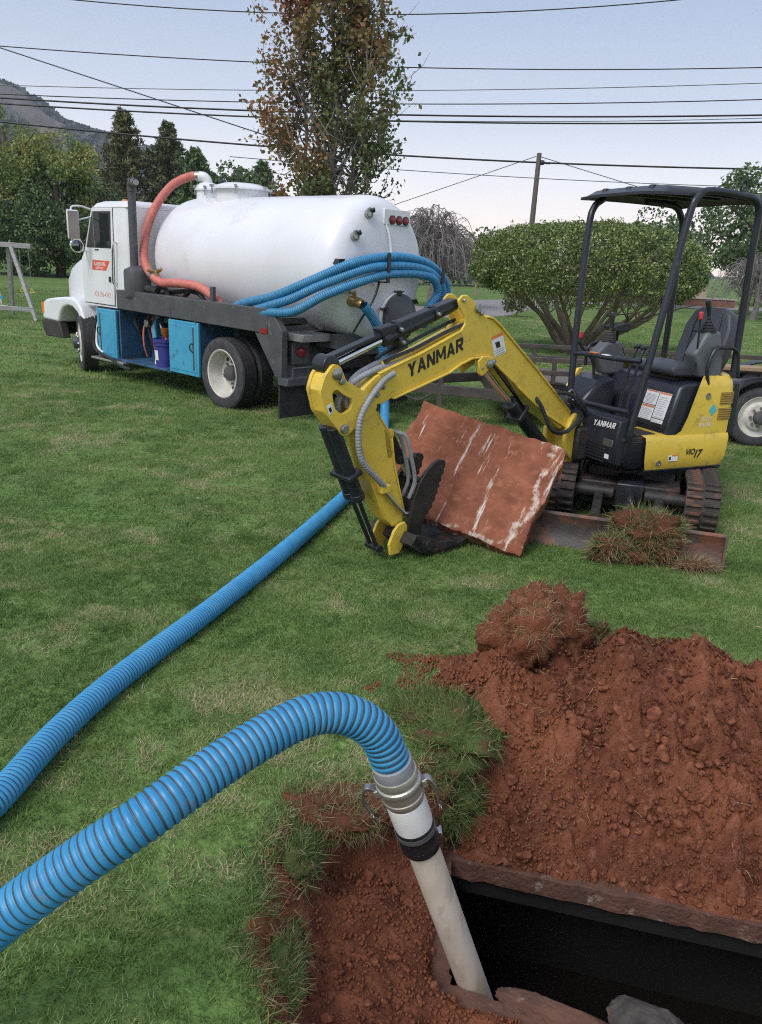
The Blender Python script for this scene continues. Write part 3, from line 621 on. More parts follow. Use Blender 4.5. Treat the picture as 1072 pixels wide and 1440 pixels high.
sod('straw-coloured tuft at the bottom left corner of the pit', (-.22, 1.52, -.11), (.09, .20, .07), 31, 2600, 1500, lumps=6, m='turf', gzone=(-.2, 1), glen=(.02, .05), dlen=(.02, .05), w=.0028)
sod('small tuft of grass lying on the pit floor near the concrete lump', (.02, 1.40, -.26), (.06, .05, .035), 33, 350, 500, w=.0025)
# straw and roots spread through the loose soil
n = 2200; x = RNG.uniform(.2, 2.3, n); y = RNG.uniform(2.15, 3.2, n); z, sd, h = surf(x, y); k = h & (RNG.random(n) < .25+.75*sstep(.5, .7, fbm(x, y, 3, 3, 131)))
o = strands('root_strands', 'grass_dead', None, np.stack([x, y, z+.002], 1)[k], np.stack([RNG.normal(0, 1, n), RNG.normal(0, 1, n), RNG.uniform(0, .9, n)], 1)[k], RNG.uniform(.01, .06, n)[k], .0022, 1.2, 4, 3)
tag(o, 'thin pale roots and straw sticking out of the spoil heap', 'roots', kind='stuff')
n = 16000; x = RNG.uniform(-.42, .45, n); y = RNG.uniform(1.15, 2.5, n); z, sd, h = surf(x, y); k = (np.abs(sd+.015) < .05) & ~h
o = strands('edge_grass', 'grass_strand', None, np.stack([x, y, z], 1)[k], np.stack([RNG.normal(.35, .6, n), RNG.normal(0, .6, n), RNG.uniform(.2, 1.1, n)], 1)[k], RNG.uniform(.015, .048, n)[k], .003, 1.0, 3, 4)
tag(o, 'ragged grass fringe along the broken edge of the pit', 'grass', kind='stuff')
n = 9000; x = RNG.uniform(-.42, .45, n); y = RNG.uniform(1.15, 2.5, n); z, sd, h = surf(x, y); k = (np.abs(sd-.02) < .06) & ~h
o = strands('edge_roots', 'grass_dead', None, np.stack([x, y, z], 1)[k], np.stack([RNG.normal(.4, .7, n), RNG.normal(0, .7, n), RNG.uniform(-.6, .6, n)], 1)[k], RNG.uniform(.02, .07, n)[k], .002, 1.1, 3, 6)
tag(o, 'dry roots hanging from the broken edge of the pit', 'roots', kind='stuff')
n = 1500; x = RNG.uniform(-.1, .55, n); y = RNG.uniform(2.62, 3.1, n); z, sd, h = surf(x, y); k = (np.hypot((x-.2)/.25, (y-2.85)/.18) < 1) & (RNG.random(n) < .7)
crumbs('soil_crumbs', 'reddish crumbs sprinkled on the grass left of the spoil heap', 3500, (-.05, .6), (2.7, 3.15), lambda x, y, sd, h: (fbm(x, y, 6, 3, 141) > .52), .003, .012)
# fallen leaves
lf = MB(); lf.add([(0,0,0),(.5,.28,.06),(1,0,.12),(.5,-.28,.06)], [(0,1,2),(0,2,3)]); lfo = lf.build('fallen_leaf', 'straw'); 
spots = [(-2.3,7.4),(-1.1,8.0),(-.9,7.6),(-2.9,8.9),(-3.6,7.0),(-1.9,6.2),(-3.2,5.6),(-1.3,5.2),(-2.0,4.5),(1.05,3.75),(1.9,3.55),(-.2,7.1),(-2.5,3.9),(.5,3.9),(-1.6,9.1),(2.3,3.9)]
for i, (x, y) in enumerate(spots):
    o = lfo if i == 0 else lfo.copy()
    if i: COL.objects.link(o)
    s = random.uniform(.035, .06); o.scale = (s, s, s); o.location = (x, y, float(ground_z(np.array([x]), np.array([y]))[0][0])+.035); o.rotation_euler = (random.uniform(-.3, .3), random.uniform(-.3, .3), random.uniform(0, 6))
    tag(o, 'small dry leaf fallen on the open lawn', 'leaf', 'fallen leaves on the lawn')

# ------------------------------------------------------------------ rubble by the hole
def rubble(label, c, r3, seed, m='concrete_grey', rz=0.):
    r = np.random.default_rng(seed); bm = bmesh.new(); bmesh.ops.create_icosphere(bm, subdivisions=5, radius=1)
    V = np.array([v.co[:] for v in bm.verts]); F = np.array([[v.index for v in f.verts] for f in bm.faces]); bm.free()
    d = r.normal(size=(16, 3)); d /= np.linalg.norm(d, axis=1)[:, None]; off_ = r.uniform(.55, .9, 16)
    for q, o_ in zip(d, off_): ex = np.clip(V@q-o_, 0, None); V = V-ex[:, None]*q*.85
    V *= (1+.16*(fbm(V[:, 0]*2+V[:, 2]*1.4+7, V[:, 1]*2-V[:, 2]*1.2+9, 5, 5, seed, .65)-.5))[:, None]
    V = V*np.array(r3); a = rz; Rm = RZ(a)[:3, :3]; V = V@Rm.T
    o = npmesh('concrete_rubble', V, F, m); o.location = c; return tag(o, label, 'rubble')
rubble('rounded grey broken concrete lump on the near edge of the tank opening', (.80, 1.575, -.275), (.15, .085, .09), 3, rz=-.42)
rubble('long stained slab of broken concrete between pipe and concrete lump', (.60, 1.655, -.335), (.21, .05, .035), 9, 'concrete_wet', rz=-.42)
0 and rubble('flat muddy concrete fragment lying in the pit left of the pipe', (.21, 1.90, -.335), (.07, .20, .04), 15, 'concrete_red', rz=-.35)

# ================================================================== suction hose
HP = [(.060,1.660,.494),(.016,1.648,.592),(-.054,1.625,.652),(-.137,1.589,.672),(-.228,1.522,.660),(-.335,1.419,.634),(-.452,1.305,.592),(-.584,1.244,.515),(-.721,1.205,.41),(-.91,1.17,.23),(-1.10,1.13,.11),(-1.28,1.12,.06),(-1.39,1.23,.055),(-1.35,1.44,.055),(-1.23,1.68,.055),(-1.15,1.97,.055),(-1.115,2.28,.055),(-1.06,2.571,.055),(-.97,2.883,.055),(-.792,3.428,.055),(-.554,4.236,.055),(-.287,5.265,.055),(-.16,5.85,.055),(0,6.70,.055),(-.009,7.42,.055),(-.012,7.95,.06),(-.015,8.28,.16),(-.025,8.42,.36),(-.045,8.45,.60),(-.10,8.38,.94),(-.20,8.26,1.14),(-.285,8.17,1.245)]
def corrugated(path, R, pitch, n, depth=.09, blue_frac=.72):
    """ribbed suction hose: one wide blue rib and one dark groove per pitch"""
    P = resample(catmull(path, 14), pitch/8); t, u, w = frames(P); a = np.linspace(0, 2*math.pi, n, endpoint=False); m = len(P)
    ph_ = (np.arange(m) % 8); prof = np.array([0.955, 0.988, 1.0, 1.0, 0.988, 0.955, 0.935, 0.935])[ph_]
    r = R*prof
    V = P[:, None, :]+r[:, None, None]*(np.cos(a)[None, :, None]*u[:, None, :]+np.sin(a)[None, :, None]*w[:, None, :])
    i = np.arange(m-1)[:, None]; k = np.arange(n)[None]; k2 = (k+1) % n
    F = np.stack([i*n+k, i*n+k2, (i+1)*n+k2, (i+1)*n+k], -1).reshape(-1, 4); mi = np.repeat(np.isin(ph_[:-1], (5, 6)).astype(int), n)
    return V.reshape(-1, 3), F, mi
sh = thing('suction_hose', 'long blue ribbed suction hose with plastic pipe end, running from tank hole to truck', 'hose', (.35, 1.80, -.385))
SO = np.array([.35, 1.80, -.385])
V, F, mi = corrugated(HP, .0500, .0178, 26)
npmesh('hose', V-SO, F, ['hose_blue', 'hose_groove'], sh, mi=mi)
p0 = np.array([.060, 1.660, .494]); p1 = np.array([.139, 1.712, .203]); p2 = np.array([.351, 1.803, -.385])
axz = nrm(p2-p0); axx = nrm(np.cross(axz, (0.93, 0, .36))); axx = nrm(np.cross((0, 1, 0), axz)); axy = np.cross(axz, axx)
CM = T(*(-SO))@FR(p0, axx, axy, axz*1.17)
def ring(name, prof, m, **k): b = MB(CM); b.lathe(prof, n=36); return b.build(name, m, sh, **k)
ring('hose_ferrule', [(.046,-.012),(.052,-.010),(.053,.0),(.053,.018),(.0515,.021)], 'hose_grey')
cam_ = ring('camlock_coupler', [(.048,.018),(.0555,.020),(.0575,.026),(.0575,.034),(.0545,.037),(.0545,.044),(.059,.046),(.061,.052),(.059,.058),(.0555,.060),(.055,.075),(.0545,.083),(.0565,.085),(.0565,.093),(.053,.096),(.052,.104),(.048,.106)], 'aluminium')
for s in (1, -1):
    b = MB(CM); 
    b.box((s*.062, 0, .068), (.018, .026, .022)); b.build('lever_lug', 'aluminium', cam_, bevel=.004)
    pts = catmull([(s*.060, 0, .060), (s*.082, 0, .048), (s*.098, 0, .062), (s*.104, 0, .090), (s*.097, 0, .122)], 6)
    if s < 0: pts = catmull([(s*.060, 0, .060), (s*.076, 0, .060), (s*.086, 0, .085), (s*.086, 0, .11), (s*.082, 0, .138)], 6)
    b = MB(CM); t_, u_, w_ = frames(pts)
    for i in range(len(pts)-1):
        a_, c_ = pts[i], pts[i+1]; z_ = nrm(c_-a_); y_ = np.array([0, 1., 0]); x_ = np.cross(y_, z_); wd = .022-.008*i/len(pts)
        b.box((0, 0, np.linalg.norm(c_-a_)/2), (.006, wd, np.linalg.norm(c_-a_)+.003), FR(a_, x_, y_, z_))
    b.build('cam_lever', 'steel', cam_, bevel=.0015)
    b = MB(CM); a = np.linspace(0, 2*math.pi, 20); b.tube(np.stack([s*.096+.0*a, .010*np.cos(a), .133+.012*np.sin(a)], 1) if s > 0 else np.stack([s*.082+.0*a, .010*np.cos(a), .149+.012*np.sin(a)], 1), .002, 6, False); b.build('pull_ring', 'steel', cam_)
ring('pvc_adapter', [(.046,.102),(.0525,.105),(.053,.111),(.053,.170),(.051,.186),(.046,.190)], 'pvc_white')
fc = ring('rubber_coupling', [(.045,.182),(.0515,.184),(.054,.190),(.054,.205),(.0525,.210),(.0525,.232),(.0545,.236),(.0545,.252),(.052,.258),(.045,.260)], 'rubber_black')
for hz_ in (.198, .244):
    b = MB(CM); b.lathe([(.0535, hz_-.006), (.0556, hz_-.006), (.0556, hz_+.006), (.0535, hz_+.006)], n=36, closed=True); b.build('hose_clamp', 'dark_steel' if hz_ < .2 else 'rubber_black', fc)
b = MB(CM); b.box((.024, .0490, .222), (.020, .006, .014)); b.build('label_tag', 'print_white', fc, bevel=.001)
b = MB(CM); b.box((-.054, .015, .243), (.012, .022, .012)); b.bar((-.058, .004, .243), (-.058, .032, .243), .004, 8); b.build('clamp_screw', 'steel', fc, bevel=.001)
b = MB(CM); b.lathe([(.036, .20), (.0445, .20), (.0445, 1.25), (.036, 1.25)], n=36, closed=True); b.build('plastic_pipe', 'pvc', sh)
# brass valve end at the truck belongs to the truck, see there
# ================================================================== mini excavator
ex = thing('mini_excavator', 'yellow and black mini excavator with roof canopy gripping a concrete lid', 'excavator', (1.90, 5.78, 0), rad(205))
UC = RZ(rad(252.6-205))                                    # undercarriage frame (x towards the blade)
BF = T(.72, 0, 0)@RZ(rad(17))                              # boom frame
BS = BF@SIDE                                               # polygon (reach, height) extruded sideways
# ---- undercarriage
b = MB(UC); b.box2((-.50, -.34, .10), (.50, .34, .27)); b.box2((-.30, -.30, .25), (.30, .30, .34)); b.build('track_frame', 'black_grimy', ex, bevel=.012)
b = MB(UC); b.lathe([(.27, .33), (.27, .385), (.25, .39)], n=40); b.build('slew_ring', 'black_grimy', ex)
b = MB(UC); b.box2((.30, -.09, .12), (.62, .09, .30)); b.bar((.45, 0, .26), (.95, 0, .20), .035, 14); b.bar((.90, 0, .20), (1.20, 0, .17), .022, 12)
b.build('blade_cylinder', 'black_paint', ex, bevel=.01)
for s in (-1, 1):
    b = MB(UC); b.prism([(.35, .16), (.35, .24), (1.20, .16), (1.20, .07)], s*.20-.03, s*.20+.03, SIDE)
    b.bar((.55, s*.10, .21), (.55, s*.40, .21), .045, 12); b.build('blade_arm', 'black_grimy', ex, bevel=.008)
b = MB(UC); prof = [(1.25, .0), (1.215, .05), (1.20, .11), (1.21, .17), (1.24, .215), (1.262, .212), (1.235, .165), (1.225, .11), (1.24, .05), (1.285, .0)]
b.prism(prof, -.585, .585, SIDE); blade = b.build('dozer_blade', 'blade_mat', ex, bevel=.004)
b = MB(UC); b.prism([(1.16, .03), (1.18, .21), (1.262, .214), (1.295, .0)], .578, .592, SIDE); b.prism([(1.16, .03), (1.18, .21), (1.262, .214), (1.295, .0)], -.592, -.578, SIDE); b.build('end_plate', 'blade_mat', blade)
b = MB(UC); b.bar((1.246, -.58, .212), (1.246, .58, .212), .014, 10); b.build('top_tube', 'blade_mat', blade)
def stadium(r, hx, n=14):
    return [(hx+r*math.cos(a), .185+r*math.sin(a)) for a in np.linspace(-math.pi/2, math.pi/2, n)]+[(-hx+r*math.cos(a), .185+r*math.sin(a)) for a in np.linspace(math.pi/2, 3*math.pi/2, n)]
lugs = None
for s in (1, -1):
    y0, y1 = (.365, .585) if s > 0 else (-.585, -.365)
    b = MB(UC); b.ringprism(stadium(.172, .54), stadium(.145, .54), y0, y1, SIDE); tr = b.build('rubber_track', 'track_rubber', ex, bevel=.006)
    b = MB(UC); ym = (y0+y1)/2
    for hx_, r_ in ((.54, .14), (-.54, .14), (-.27, .07), (0, .07), (.27, .07)):
        b.lathe([(r_*.3, y0+.02), (r_, y0+.035), (r_, y1-.035), (r_*.3, y1-.02)], FR((hx_, 0, .185 if abs(hx_) > .5 else .11), (1,0,0), (0,0,1), (0,1,0)), 20)
    b.box2((-.45, y0+.05, .09), (.45, y1-.05, .20)); b.build('track_wheels', 'black_grimy', tr, bevel=.004)
    per = 4*.54+2*math.pi*.176; nl = 58
    for k in range(nl):
        d = k/nl*per
        if d < 1.08: p, a = (-.54+d, .185-.176), -math.pi/2
        elif d < 1.08+math.pi*.176: q = (d-1.08)/.176-math.pi/2; p, a = (.54+.176*math.cos(q), .185+.176*math.sin(q)), q
        elif d < 2.16+math.pi*.176: p, a = (.54-(d-1.08-math.pi*.176), .185+.176), math.pi/2
        else: q = (d-2.16-math.pi*.176)/.176+math.pi/2; p, a = (-.54+.176*math.cos(q), .185+.176*math.sin(q)), q
        if lugs is None:
            lb = MB(); lb.prism([(-.011, -.006), (-.008, .012), (.008, .012), (.011, -.006)], -.105, -.008, FR((0,0,0), (0,0,1), (1,0,0), (0,1,0)))
            lb.prism([(-.011+.010, -.006), (-.008+.010, .012), (.008+.010, .012), (.011+.010, -.006)], .008, .105, FR((0,0,0), (0,0,1), (1,0,0), (0,1,0)))
            o = lb.build('track_lug', 'track_rubber', tr); lugs = o.data
        else: o = bpy.data.objects.new('track_lug', lugs); COL.objects.link(o); o.parent = tr
        X = np.array([math.cos(a), 0, math.sin(a)]); Zt = np.array([-math.sin(a), 0, math.cos(a)])
        Mx = UC@FR((p[0], ym, p[1]), X, np.array([0, 1., 0]), Zt)
        o.matrix_local = Matrix(Mx.tolist())
# ---- house
def plan(front, side, rear, n=16, r=.12):
    P = [(front, -side+r)]+[(front, side-r)]
    P += [(front-r+r*math.cos(a), side-r+r*math.sin(a)) for a in np.linspace(0, math.pi/2, 8)][1:]
    a0 = math.acos(-.30/ .56)
    arc = []
    for a in np.linspace(math.radians(118), math.radians(242), n):
        arc.append((rear*math.cos(a)*1.0, max(-side, min(side, rear*1.02*math.sin(a)))))
    P += arc; P += [(front-r+r*math.cos(a), -side+r+r*math.sin(a)) for a in np.linspace(-math.pi/2, 0, 8)][:-1]
    return P
def loft(b, rings):
    """rings: list of (polygon, z) with equal counts"""
    n = len(rings[0][0]); V = [(x, y, z) for P, z in rings for x, y in P]; m = len(rings)
    f = [tuple(range(n))[::-1], tuple((m-1)*n+k for k in range(n))]+[(i*n+k, i*n+(k+1) % n, (i+1)*n+(k+1) % n, (i+1)*n+k) for i in range(m-1) for k in range(n)]
    b.add(V, f)
b = MB(); loft(b, [(plan(.46, .36, .50), .37), (plan(.51, .42, .57), .40), (plan(.545, .448, .602), .46), (plan(.545, .448, .602), .60)]); house = b.build('house_skirt', 'navy_black', ex, bevel=.006)
# front black cowl with grille
b = MB(); b.prism([(.50, .42), (.572, .44), (.572, .62), (.555, .74), (.48, .76)], -.05, .43, SIDE); cowl = b.build('front_cowl', 'navy_black', ex, bevel=.012)
for k in range(6):
    b = MB(); b.box2((.568, .12, .435+k*.022), (.577, .33, .446+k*.022)); b.build('grille_slat', 'black_paint', cowl, bevel=.002)
b = MB(); b.box2((.568, .30, .555), (.5755, .40, .605)); b.build('data_plate', 'steel', cowl, bevel=.002)
b = MB(); b.box2((.568, .335, .47), (.5765, .375, .50)); b.build('sticker', 'sticker_white', cowl)
FRT = lambda y, z, x=.5735: FR((x, y, z), (0, 1, 0), (0, 0, 1), (1, 0, 0))
Mf = FR((.566, .17, .668), (0, 1, .07), (-.10, 0, 1), (1, 0, .1)); Mf = Mf@T(0, 0, .004); block_text('maker_name', 'YANMAR', Mf, .225, .040, 'print_white', cowl, .25, .001)
# floor
b = MB(); b.box2((-.05, -.42, .595), (.53, .432, .625)); b.build('floor_plate', 'black_grimy', ex, bevel=.006)
# yellow side and rear cover
def strip(poly, z, n): return [(x, y, z) for x, y in poly]
def yplan(r, sd, x0, n=26):
    """outline along the left side and round the rear to the right side"""
    P = [(x0, sd), (x0-.15, sd)]
    for a in np.linspace(rad(124), rad(236), n): P.append((r*math.cos(a), max(-sd, min(sd, r*1.03*math.sin(a)))))
    P += [(x0-.15, -sd), (x0, -sd)]
    return P
def cover(b, levels):
    rows = [[(x, y, z) for x, y in yplan(r, sd, x0)] for z, r, sd, x0 in levels]; n = len(rows[0]); V = [p for q in rows for p in q]; m = len(rows)
    b.add(V, [(i*n+k, i*n+k+1, (i+1)*n+k+1, (i+1)*n+k) for i in range(m-1) for k in range(n-1)]+[tuple((m-1)*n+k for k in range(n))])
b = MB(); cover(b, [(.375, .575, .44, .27), (.40, .60, .455, .31), (.47, .618, .468, .335), (.60, .622, .468, .345), (.625, .615, .460, .345), (.632, .56, .40, .335)]); ycov = b.build('yellow_side_cover', 'yellow_paint', ex)
b = MB(); cover(b, [(.62, .600, .455, .10), (.66, .600, .455, .03), (.75, .600, .455, -.01), (.96, .592, .452, -.07), (1.00, .580, .445, -.09), (1.035, .555, .42, -.13), (1.045, .50, .36, -.18)]); yup = b.build('yellow_rear_cover', 'yellow_paint', ex)
b = MB(); cover(b, [(.335, .55, .40, .22), (.345, .585, .435, .26), (.388, .608, .462, .325), (.392, .60, .455, .32)]); b.build('black_bumper_rim', 'navy_black', ex)
# vents, bolts, lettering on the rear left cover
def on_side(x, z, out=.0, sd=.455, r=.600):
    """frame on the left/rear-left skin at local x"""
    if x > -.34: return FR((x, sd+out, z), (-1, 0, 0), (0, 0, 1), (0, 1, 0))
    y = math.sqrt(max(.01, 1-(x/r)**2))*r*1.03; y = min(y, sd); nv = nrm((x, y/1.06, 0)); tv = np.array([-nv[1], nv[0], 0])
    return FR((x+nv[0]*out, y+nv[1]*out, z), tv, (0, 0, 1), nv)
for z in (.735, .845):
    xs_ = (-.29, -.335, -.375, -.41, -.44)
    b = MB(); P_ = [on_side(x, z, .002) for x in xs_]
    V_ = [tuple((m_@np.array([0, yy, zz, 1]))[:3]) for m_ in P_ for (yy, zz) in ((-.008, -.01), (.078, -.01), (.078, .002), (-.008, .002))]; n5 = 5
    b.add(V_, [(i*4+k, i*4+(k+1) % 4, (i+1)*4+(k+1) % 4, (i+1)*4+k) for i in range(4) for k in range(4)]+[(0,1,2,3), (16,17,18,19)]); v = b.build('vent', 'yellow_vent', yup)
    for k in range(5):
        b = MB(); b.tube([tuple((m_@np.array([0, .003+k*.0165, .002, 1]))[:3]) for m_ in P_], .0035, 5); b.build('vent_slat', 'yellow_vent', v)
for (x, z, par, sd_) in ((-.17, .90, yup, .455), (.20, .44, ycov, .466)):
    b = MB(); Mq = on_side(x, z, 0, sd_); b.lathe([(.022, .0), (.022, .004), (.012, .004), (.010, -.004)], Mq, 16); b.build('bolt_recess', 'steel', par)
b = MB(); b.prism([(0, -.045), (.036, 0), (0, .045), (-.036, 0)], 0, .0015, on_side(-.235, .80, .0005)); b.build('diamond_sticker', 'cyan_print', yup)
text('serial_lettering', 'STXW', on_side(-.135, .722, .001), .10, 'print_white', yup, .032)
text('serial_lettering', '006188', on_side(-.125, .682, .001), .115, 'print_white', yup, .030)
text('model_lettering', 'ViO', on_side(-.035, .487, .004, .466), .085, 'ink_black', ycov, .045, bold=.03, shear=.25)
text('model_lettering', '17', on_side(-.115, .462, .004, .466), .08, 'ink_black', ycov, .06, bold=.04, shear=.35)
b = MB(); Mq = on_side(.12, .45, .003, .466); b.prism([(0, 0), (.085, 0), (.085, .045), (0, .045)], 0, .001, Mq); sk = b.build('warning_sticker', 'sticker_white', ycov)
b = MB(); b.prism([(.03, .034), (.085, .034), (.085, .045), (.03, .045)], .001, .0016, Mq); b.build('orange_band', 'sticker_orange', sk)
b = MB(); b.prism([(.005, .008), (.022, .008), (.022, .032), (.005, .032)], .001, .0016, Mq); b.build('pictogram', 'ink_black', sk)
# engine cover under the seat, with warning labels
b = MB(); b.prism([(.14, .60), (.13, .72), (.07, .95), (.03, .985), (-.50, .995), (-.52, .60)], -.40, .43, SIDE); ec = b.build('engine_cover', 'navy_black', ex, bevel=.02)
nx_ = nrm((.23, 0, .06)); Yv = nrm((-.06, 0, .23)); Me = FR((.113, .13, .70), (0, 1, 0), Yv, nx_)
b = MB(); b.prism([(-.02, -.04), (.27, -.04), (.28, .20), (.25, .23), (-.02, .23)], -.01, .022, Me); pn = b.build('cover_panel', 'black_paint', ec, bevel=.006)
def lab(x0, y0, x1, y1, bands, lines):
    b = MB(); b.prism([(x0, y0), (x1, y0), (x1, y1), (x0, y1)], .0225, .0235, Me); s = b.build('warning_label', 'sticker_white', ec)
    for (c, ya, yb) in bands:
        b = MB(); b.prism([(x0+.004, ya), (x1-.004, ya), (x1-.004, yb), (x0+.004, yb)], .0236, .0242, Me); b.build('label_band', c, s)
    for k in range(lines):
        yy = y0+.008+(y1-y0-.03)*k/max(1, lines); b = MB(); xe = x1-.006-random.uniform(0, .03)
        b.prism([(x0+.01, yy), (xe, yy), (xe, yy+.0028), (x0+.01, yy+.0028)], .0236, .0241, Me); b.build('print_line', 'sticker_ink', s)
lab(.0, .105, .125, .205, [('red_print', .195, .203)], 8)
lab(.0, -.005, .125, .10, [('sticker_orange', .084, .097)], 6)
lab(.132, .02, .245, .205, [('sticker_orange', .192, .203)], 10)
lab(.132, -.012, .245, .014, [], 1)
lab(-.075, .0, -.028, .12, [('sticker_ink', .05, .06)], 3)
b = MB(); b.box2((.16, -.02, .625), (.50, .16, .66)); b.box2((.20, .20, .625), (.44, .40, .637)); b.build('foot_rest', 'black_grimy', ex, bevel=.01)
# seat
S = T(-.20, .12, 0)
b = MB(S); b.prism([(-.20, 1.00), (.26, 1.02), (.285, 1.06), (.265, 1.095), (.0, 1.10), (-.20, 1.07)], -.22, .22, SIDE); seat = b.build('seat_cushion', 'seat_vinyl', ex, bevel=.03, seg=3)
b = MB(S@T(-.17, 0, 1.05)@RY(rad(-14))); poly = [(-.20, 0), (.20, 0), (.225, .12), (.215, .30), (.17, .405), (.10, .44), (-.10, .44), (-.17, .405), (-.215, .30), (-.225, .12)]
b.prism(poly, -.05, .05, REAR); sb_ = b.build('seat_back', 'seat_vinyl', ex, bevel=.025, seg=3)
b = MB(S@T(-.17, 0, 1.05)@RY(rad(-14))); 
b.tube([(.054, -.11, .02), (.054, -.12, .30), (.052, -.10, .40)], .005, 6); b.tube([(.054, .11, .02), (.054, .12, .30), (.052, .10, .40)], .005, 6); b.tube([(.054, -.12, .255), (.056, 0, .245), (.054, .12, .255)], .005, 6)
b.build('seam', 'black_paint', sb_)
b = MB(S); b.box2((-.18, -.16, .96), (.20, .16, 1.01)); b.build('seat_base', 'black_grimy', ex, bevel=.01)
# control consoles
def console(x, y, z0, h, joy_top, parent, lean):
    b = MB(); b.prism([(x-.13, z0), (x+.06, z0), (x+.15, z0+.16), (x+.06, z0+h), (x-.06, z0+h+.01), (x-.13, z0+.12)], y-.055, y+.055, SIDE); c = b.build('control_console', 'console_grey', parent, bevel=.02, seg=3)
    b = MB(T(x+.01, y, z0+h)@RY(lean)); pr_ = []
    for k in range(5): pr_ += [(.060-k*.010, k*.019), (.050-k*.009, k*.019+.006), (.052-k*.009, k*.019+.012)]
    b.lathe(pr_+[(.012, .10)], n=20); b.build('rubber_boot', 'rubber', c)
    b = MB(T(x+.01, y, z0+h)@RY(lean)); b.tube([(0, 0, .08), (0, 0, .12), (.006, 0, .165), (.012, 0, .20), (.016, 0, .215)], [.010, .013, .017, .021, .015], 14); b.build('joystick', 'black_paint', c)
    return c
console(-.17, .36, 1.02, .31, 0, ex, rad(8)); console(.11, -.31, .95, .24, 0, ex, rad(-4))
b = MB(); b.bar((-.06, .40, 1.10), (-.03, .40, 1.42), .007, 8); ll = b.build('lock_lever', 'black_paint', ex); b = MB(); b.box((-.03, .40, 1.44), (.03, .022, .055)); b.build('red_grip', 'red_knob', ll, bevel=.008)
b = MB(); b.tube(catmull([(.20, -.33, .92), (.24, -.33, 1.05), (.36, -.34, 1.16), (.365, -.34, 1.22)], 6), .011, 8); ll = b.build('side_lever', 'black_paint', ex); b = MB(); b.lathe([(.010, 0), (.017, .006), (.018, .03), (.014, .048), (.0, .052)], T(.365, -.34, 1.21), 14); b.build('red_grip', 'red_knob', ll)
b = MB(); b.tube(catmull([(-.16, .44, .98), (-.13, .44, 1.10), (-.17, .44, 1.215), (-.24, .44, 1.23), (-.34, .44, 1.225), (-.40, .44, 1.18), (-.43, .44, 1.03)], 6), .013, 10); b.build('grab_handle', 'black_paint', ex)
b = MB(); b.tube(catmull([(.24, -.40, 1.0), (.24, -.40, 1.12), (.17, -.40, 1.17), (.0, -.40, 1.17), (-.10, -.40, 1.12), (-.11, -.40, 1.0)], 5), .012, 10); b.build('grab_handle', 'black_paint', ex)
for y in (.20, .27):
    b = MB(); b.tube(catmull([(.40, y, .62), (.38, y, .85), (.33, y, 1.12), (.30, y, 1.20)], 5), .010, 8); b.bar((.30, y-.025, 1.205), (.30, y+.03, 1.215), .015, 10); b.build('travel_lever', 'black_paint', ex)
b = MB(); b.prism([(-.02, 1.26), (.10, 1.27), (.115, 1.30), (.0, 1.33), (-.05, 1.31)], -.40, -.27, SIDE); b.bar((.03, -.33, 1.10), (.03, -.33, 1.28), .012, 8); b.build('arm_rest', 'rubber', ex, bevel=.012)
b = MB(); b.prism([(.18, .60), (.50, .60), (.47, .78), (.33, .93), (.20, .95), (.17, .90)], -.40, -.10, SIDE); rc = b.build('right_console_cover', 'navy_black', ex, bevel=.03, seg=3)
b = MB(); b.prism([(.475, .70), (.30, .98), (.25, .985), (.45, .66)], -.43, -.40, SIDE); b.build('yellow_trim', 'yellow_paint', ex, bevel=.008)
b = MB(); b.box2((.468, -.26, .74), (.478, -.18, .77)); b.build('sticker', 'sticker_white', rc)
# canopy
def pipe(name, pts, r=.024, m='navy_black', n=6, par=ex): b = MB(); b.tube(catmull(pts, n), r, 12); return b.build(name, m, par)
pipe('canopy_post', [(.50, -.20, .60), (.50, -.21, .80), (.495, -.24, 1.40), (.47, -.27, 1.97), (.43, -.29, 2.115), (.34, -.31, 2.180)])
pipe('canopy_post', [(.47, .43, .60), (.46, .435, .75), (.34, .44, 1.50), (.255, .44, 2.055), (.21, .44, 2.165), (.12, .44, 2.210), (-.15, .44, 2.205), (-.29, .44, 2.185), (-.355, .43, 2.105), (-.37, .42, 1.90), (-.39, .42, 1.50), (-.41, .42, 1.02)])
rp = pipe('canopy_post', [(-.50, -.36, .80), (-.49, -.36, 1.50), (-.48, -.36, 2.0), (-.44, -.36, 2.125), (-.35, -.36, 2.185), (-.1, -.36, 2.195)])
b = MB(); b.box2((-.468, -.378, 1.70), (-.464, -.342, 1.82)); b.build('post_sticker', 'sticker_white', rp); b = MB(); b.box2((-.468, -.378, 1.60), (-.464, -.342, 1.66)); b.build('post_sticker', 'sticker_white', rp)
# roof: a shallow dished panel with a turned-down rim
def roof_sheet(u, v): return 2.235+.012*(1-abs(v)**3)-.010*u*u
nu, nv_ = 12, 12; V = []; Fq = []
for lay in (0, 1):
    for i in range(nu+1):
        for j in range(nv_+1):
            u, v = i/nu*2-1, j/nv_*2-1; x = -.01+.47*u; y = .0+.425*v*(1-.03*max(0, u)); e = max(abs(u)**14, abs(v)**14)
            V.append((x, y, roof_sheet(u, v)-.040*e-(.018 if lay else 0)))
q = (nu+1)*(nv_+1)
for i in range(nu):
    for j in range(nv_):
        a = i*(nv_+1)+j; Fq += [(a, a+nv_+1, a+nv_+2, a+1), (q+a, q+a+1, q+a+nv_+2, q+a+nv_+1)]
edge = [i*(nv_+1) for i in range(nu+1)]+[nu*(nv_+1)+j for j in range(1, nv_+1)]+[i*(nv_+1)+nv_ for i in range(nu-1, -1, -1)]+[j for j in range(nv_-1, 0, -1)]
for k in range(len(edge)): a, c = edge[k], edge[(k+1) % len(edge)]; Fq.append((a, c, q+c, q+a))
b = MB(); b.add(V, Fq); rf = b.build('canopy_roof', 'black_paint', ex, angle=60)
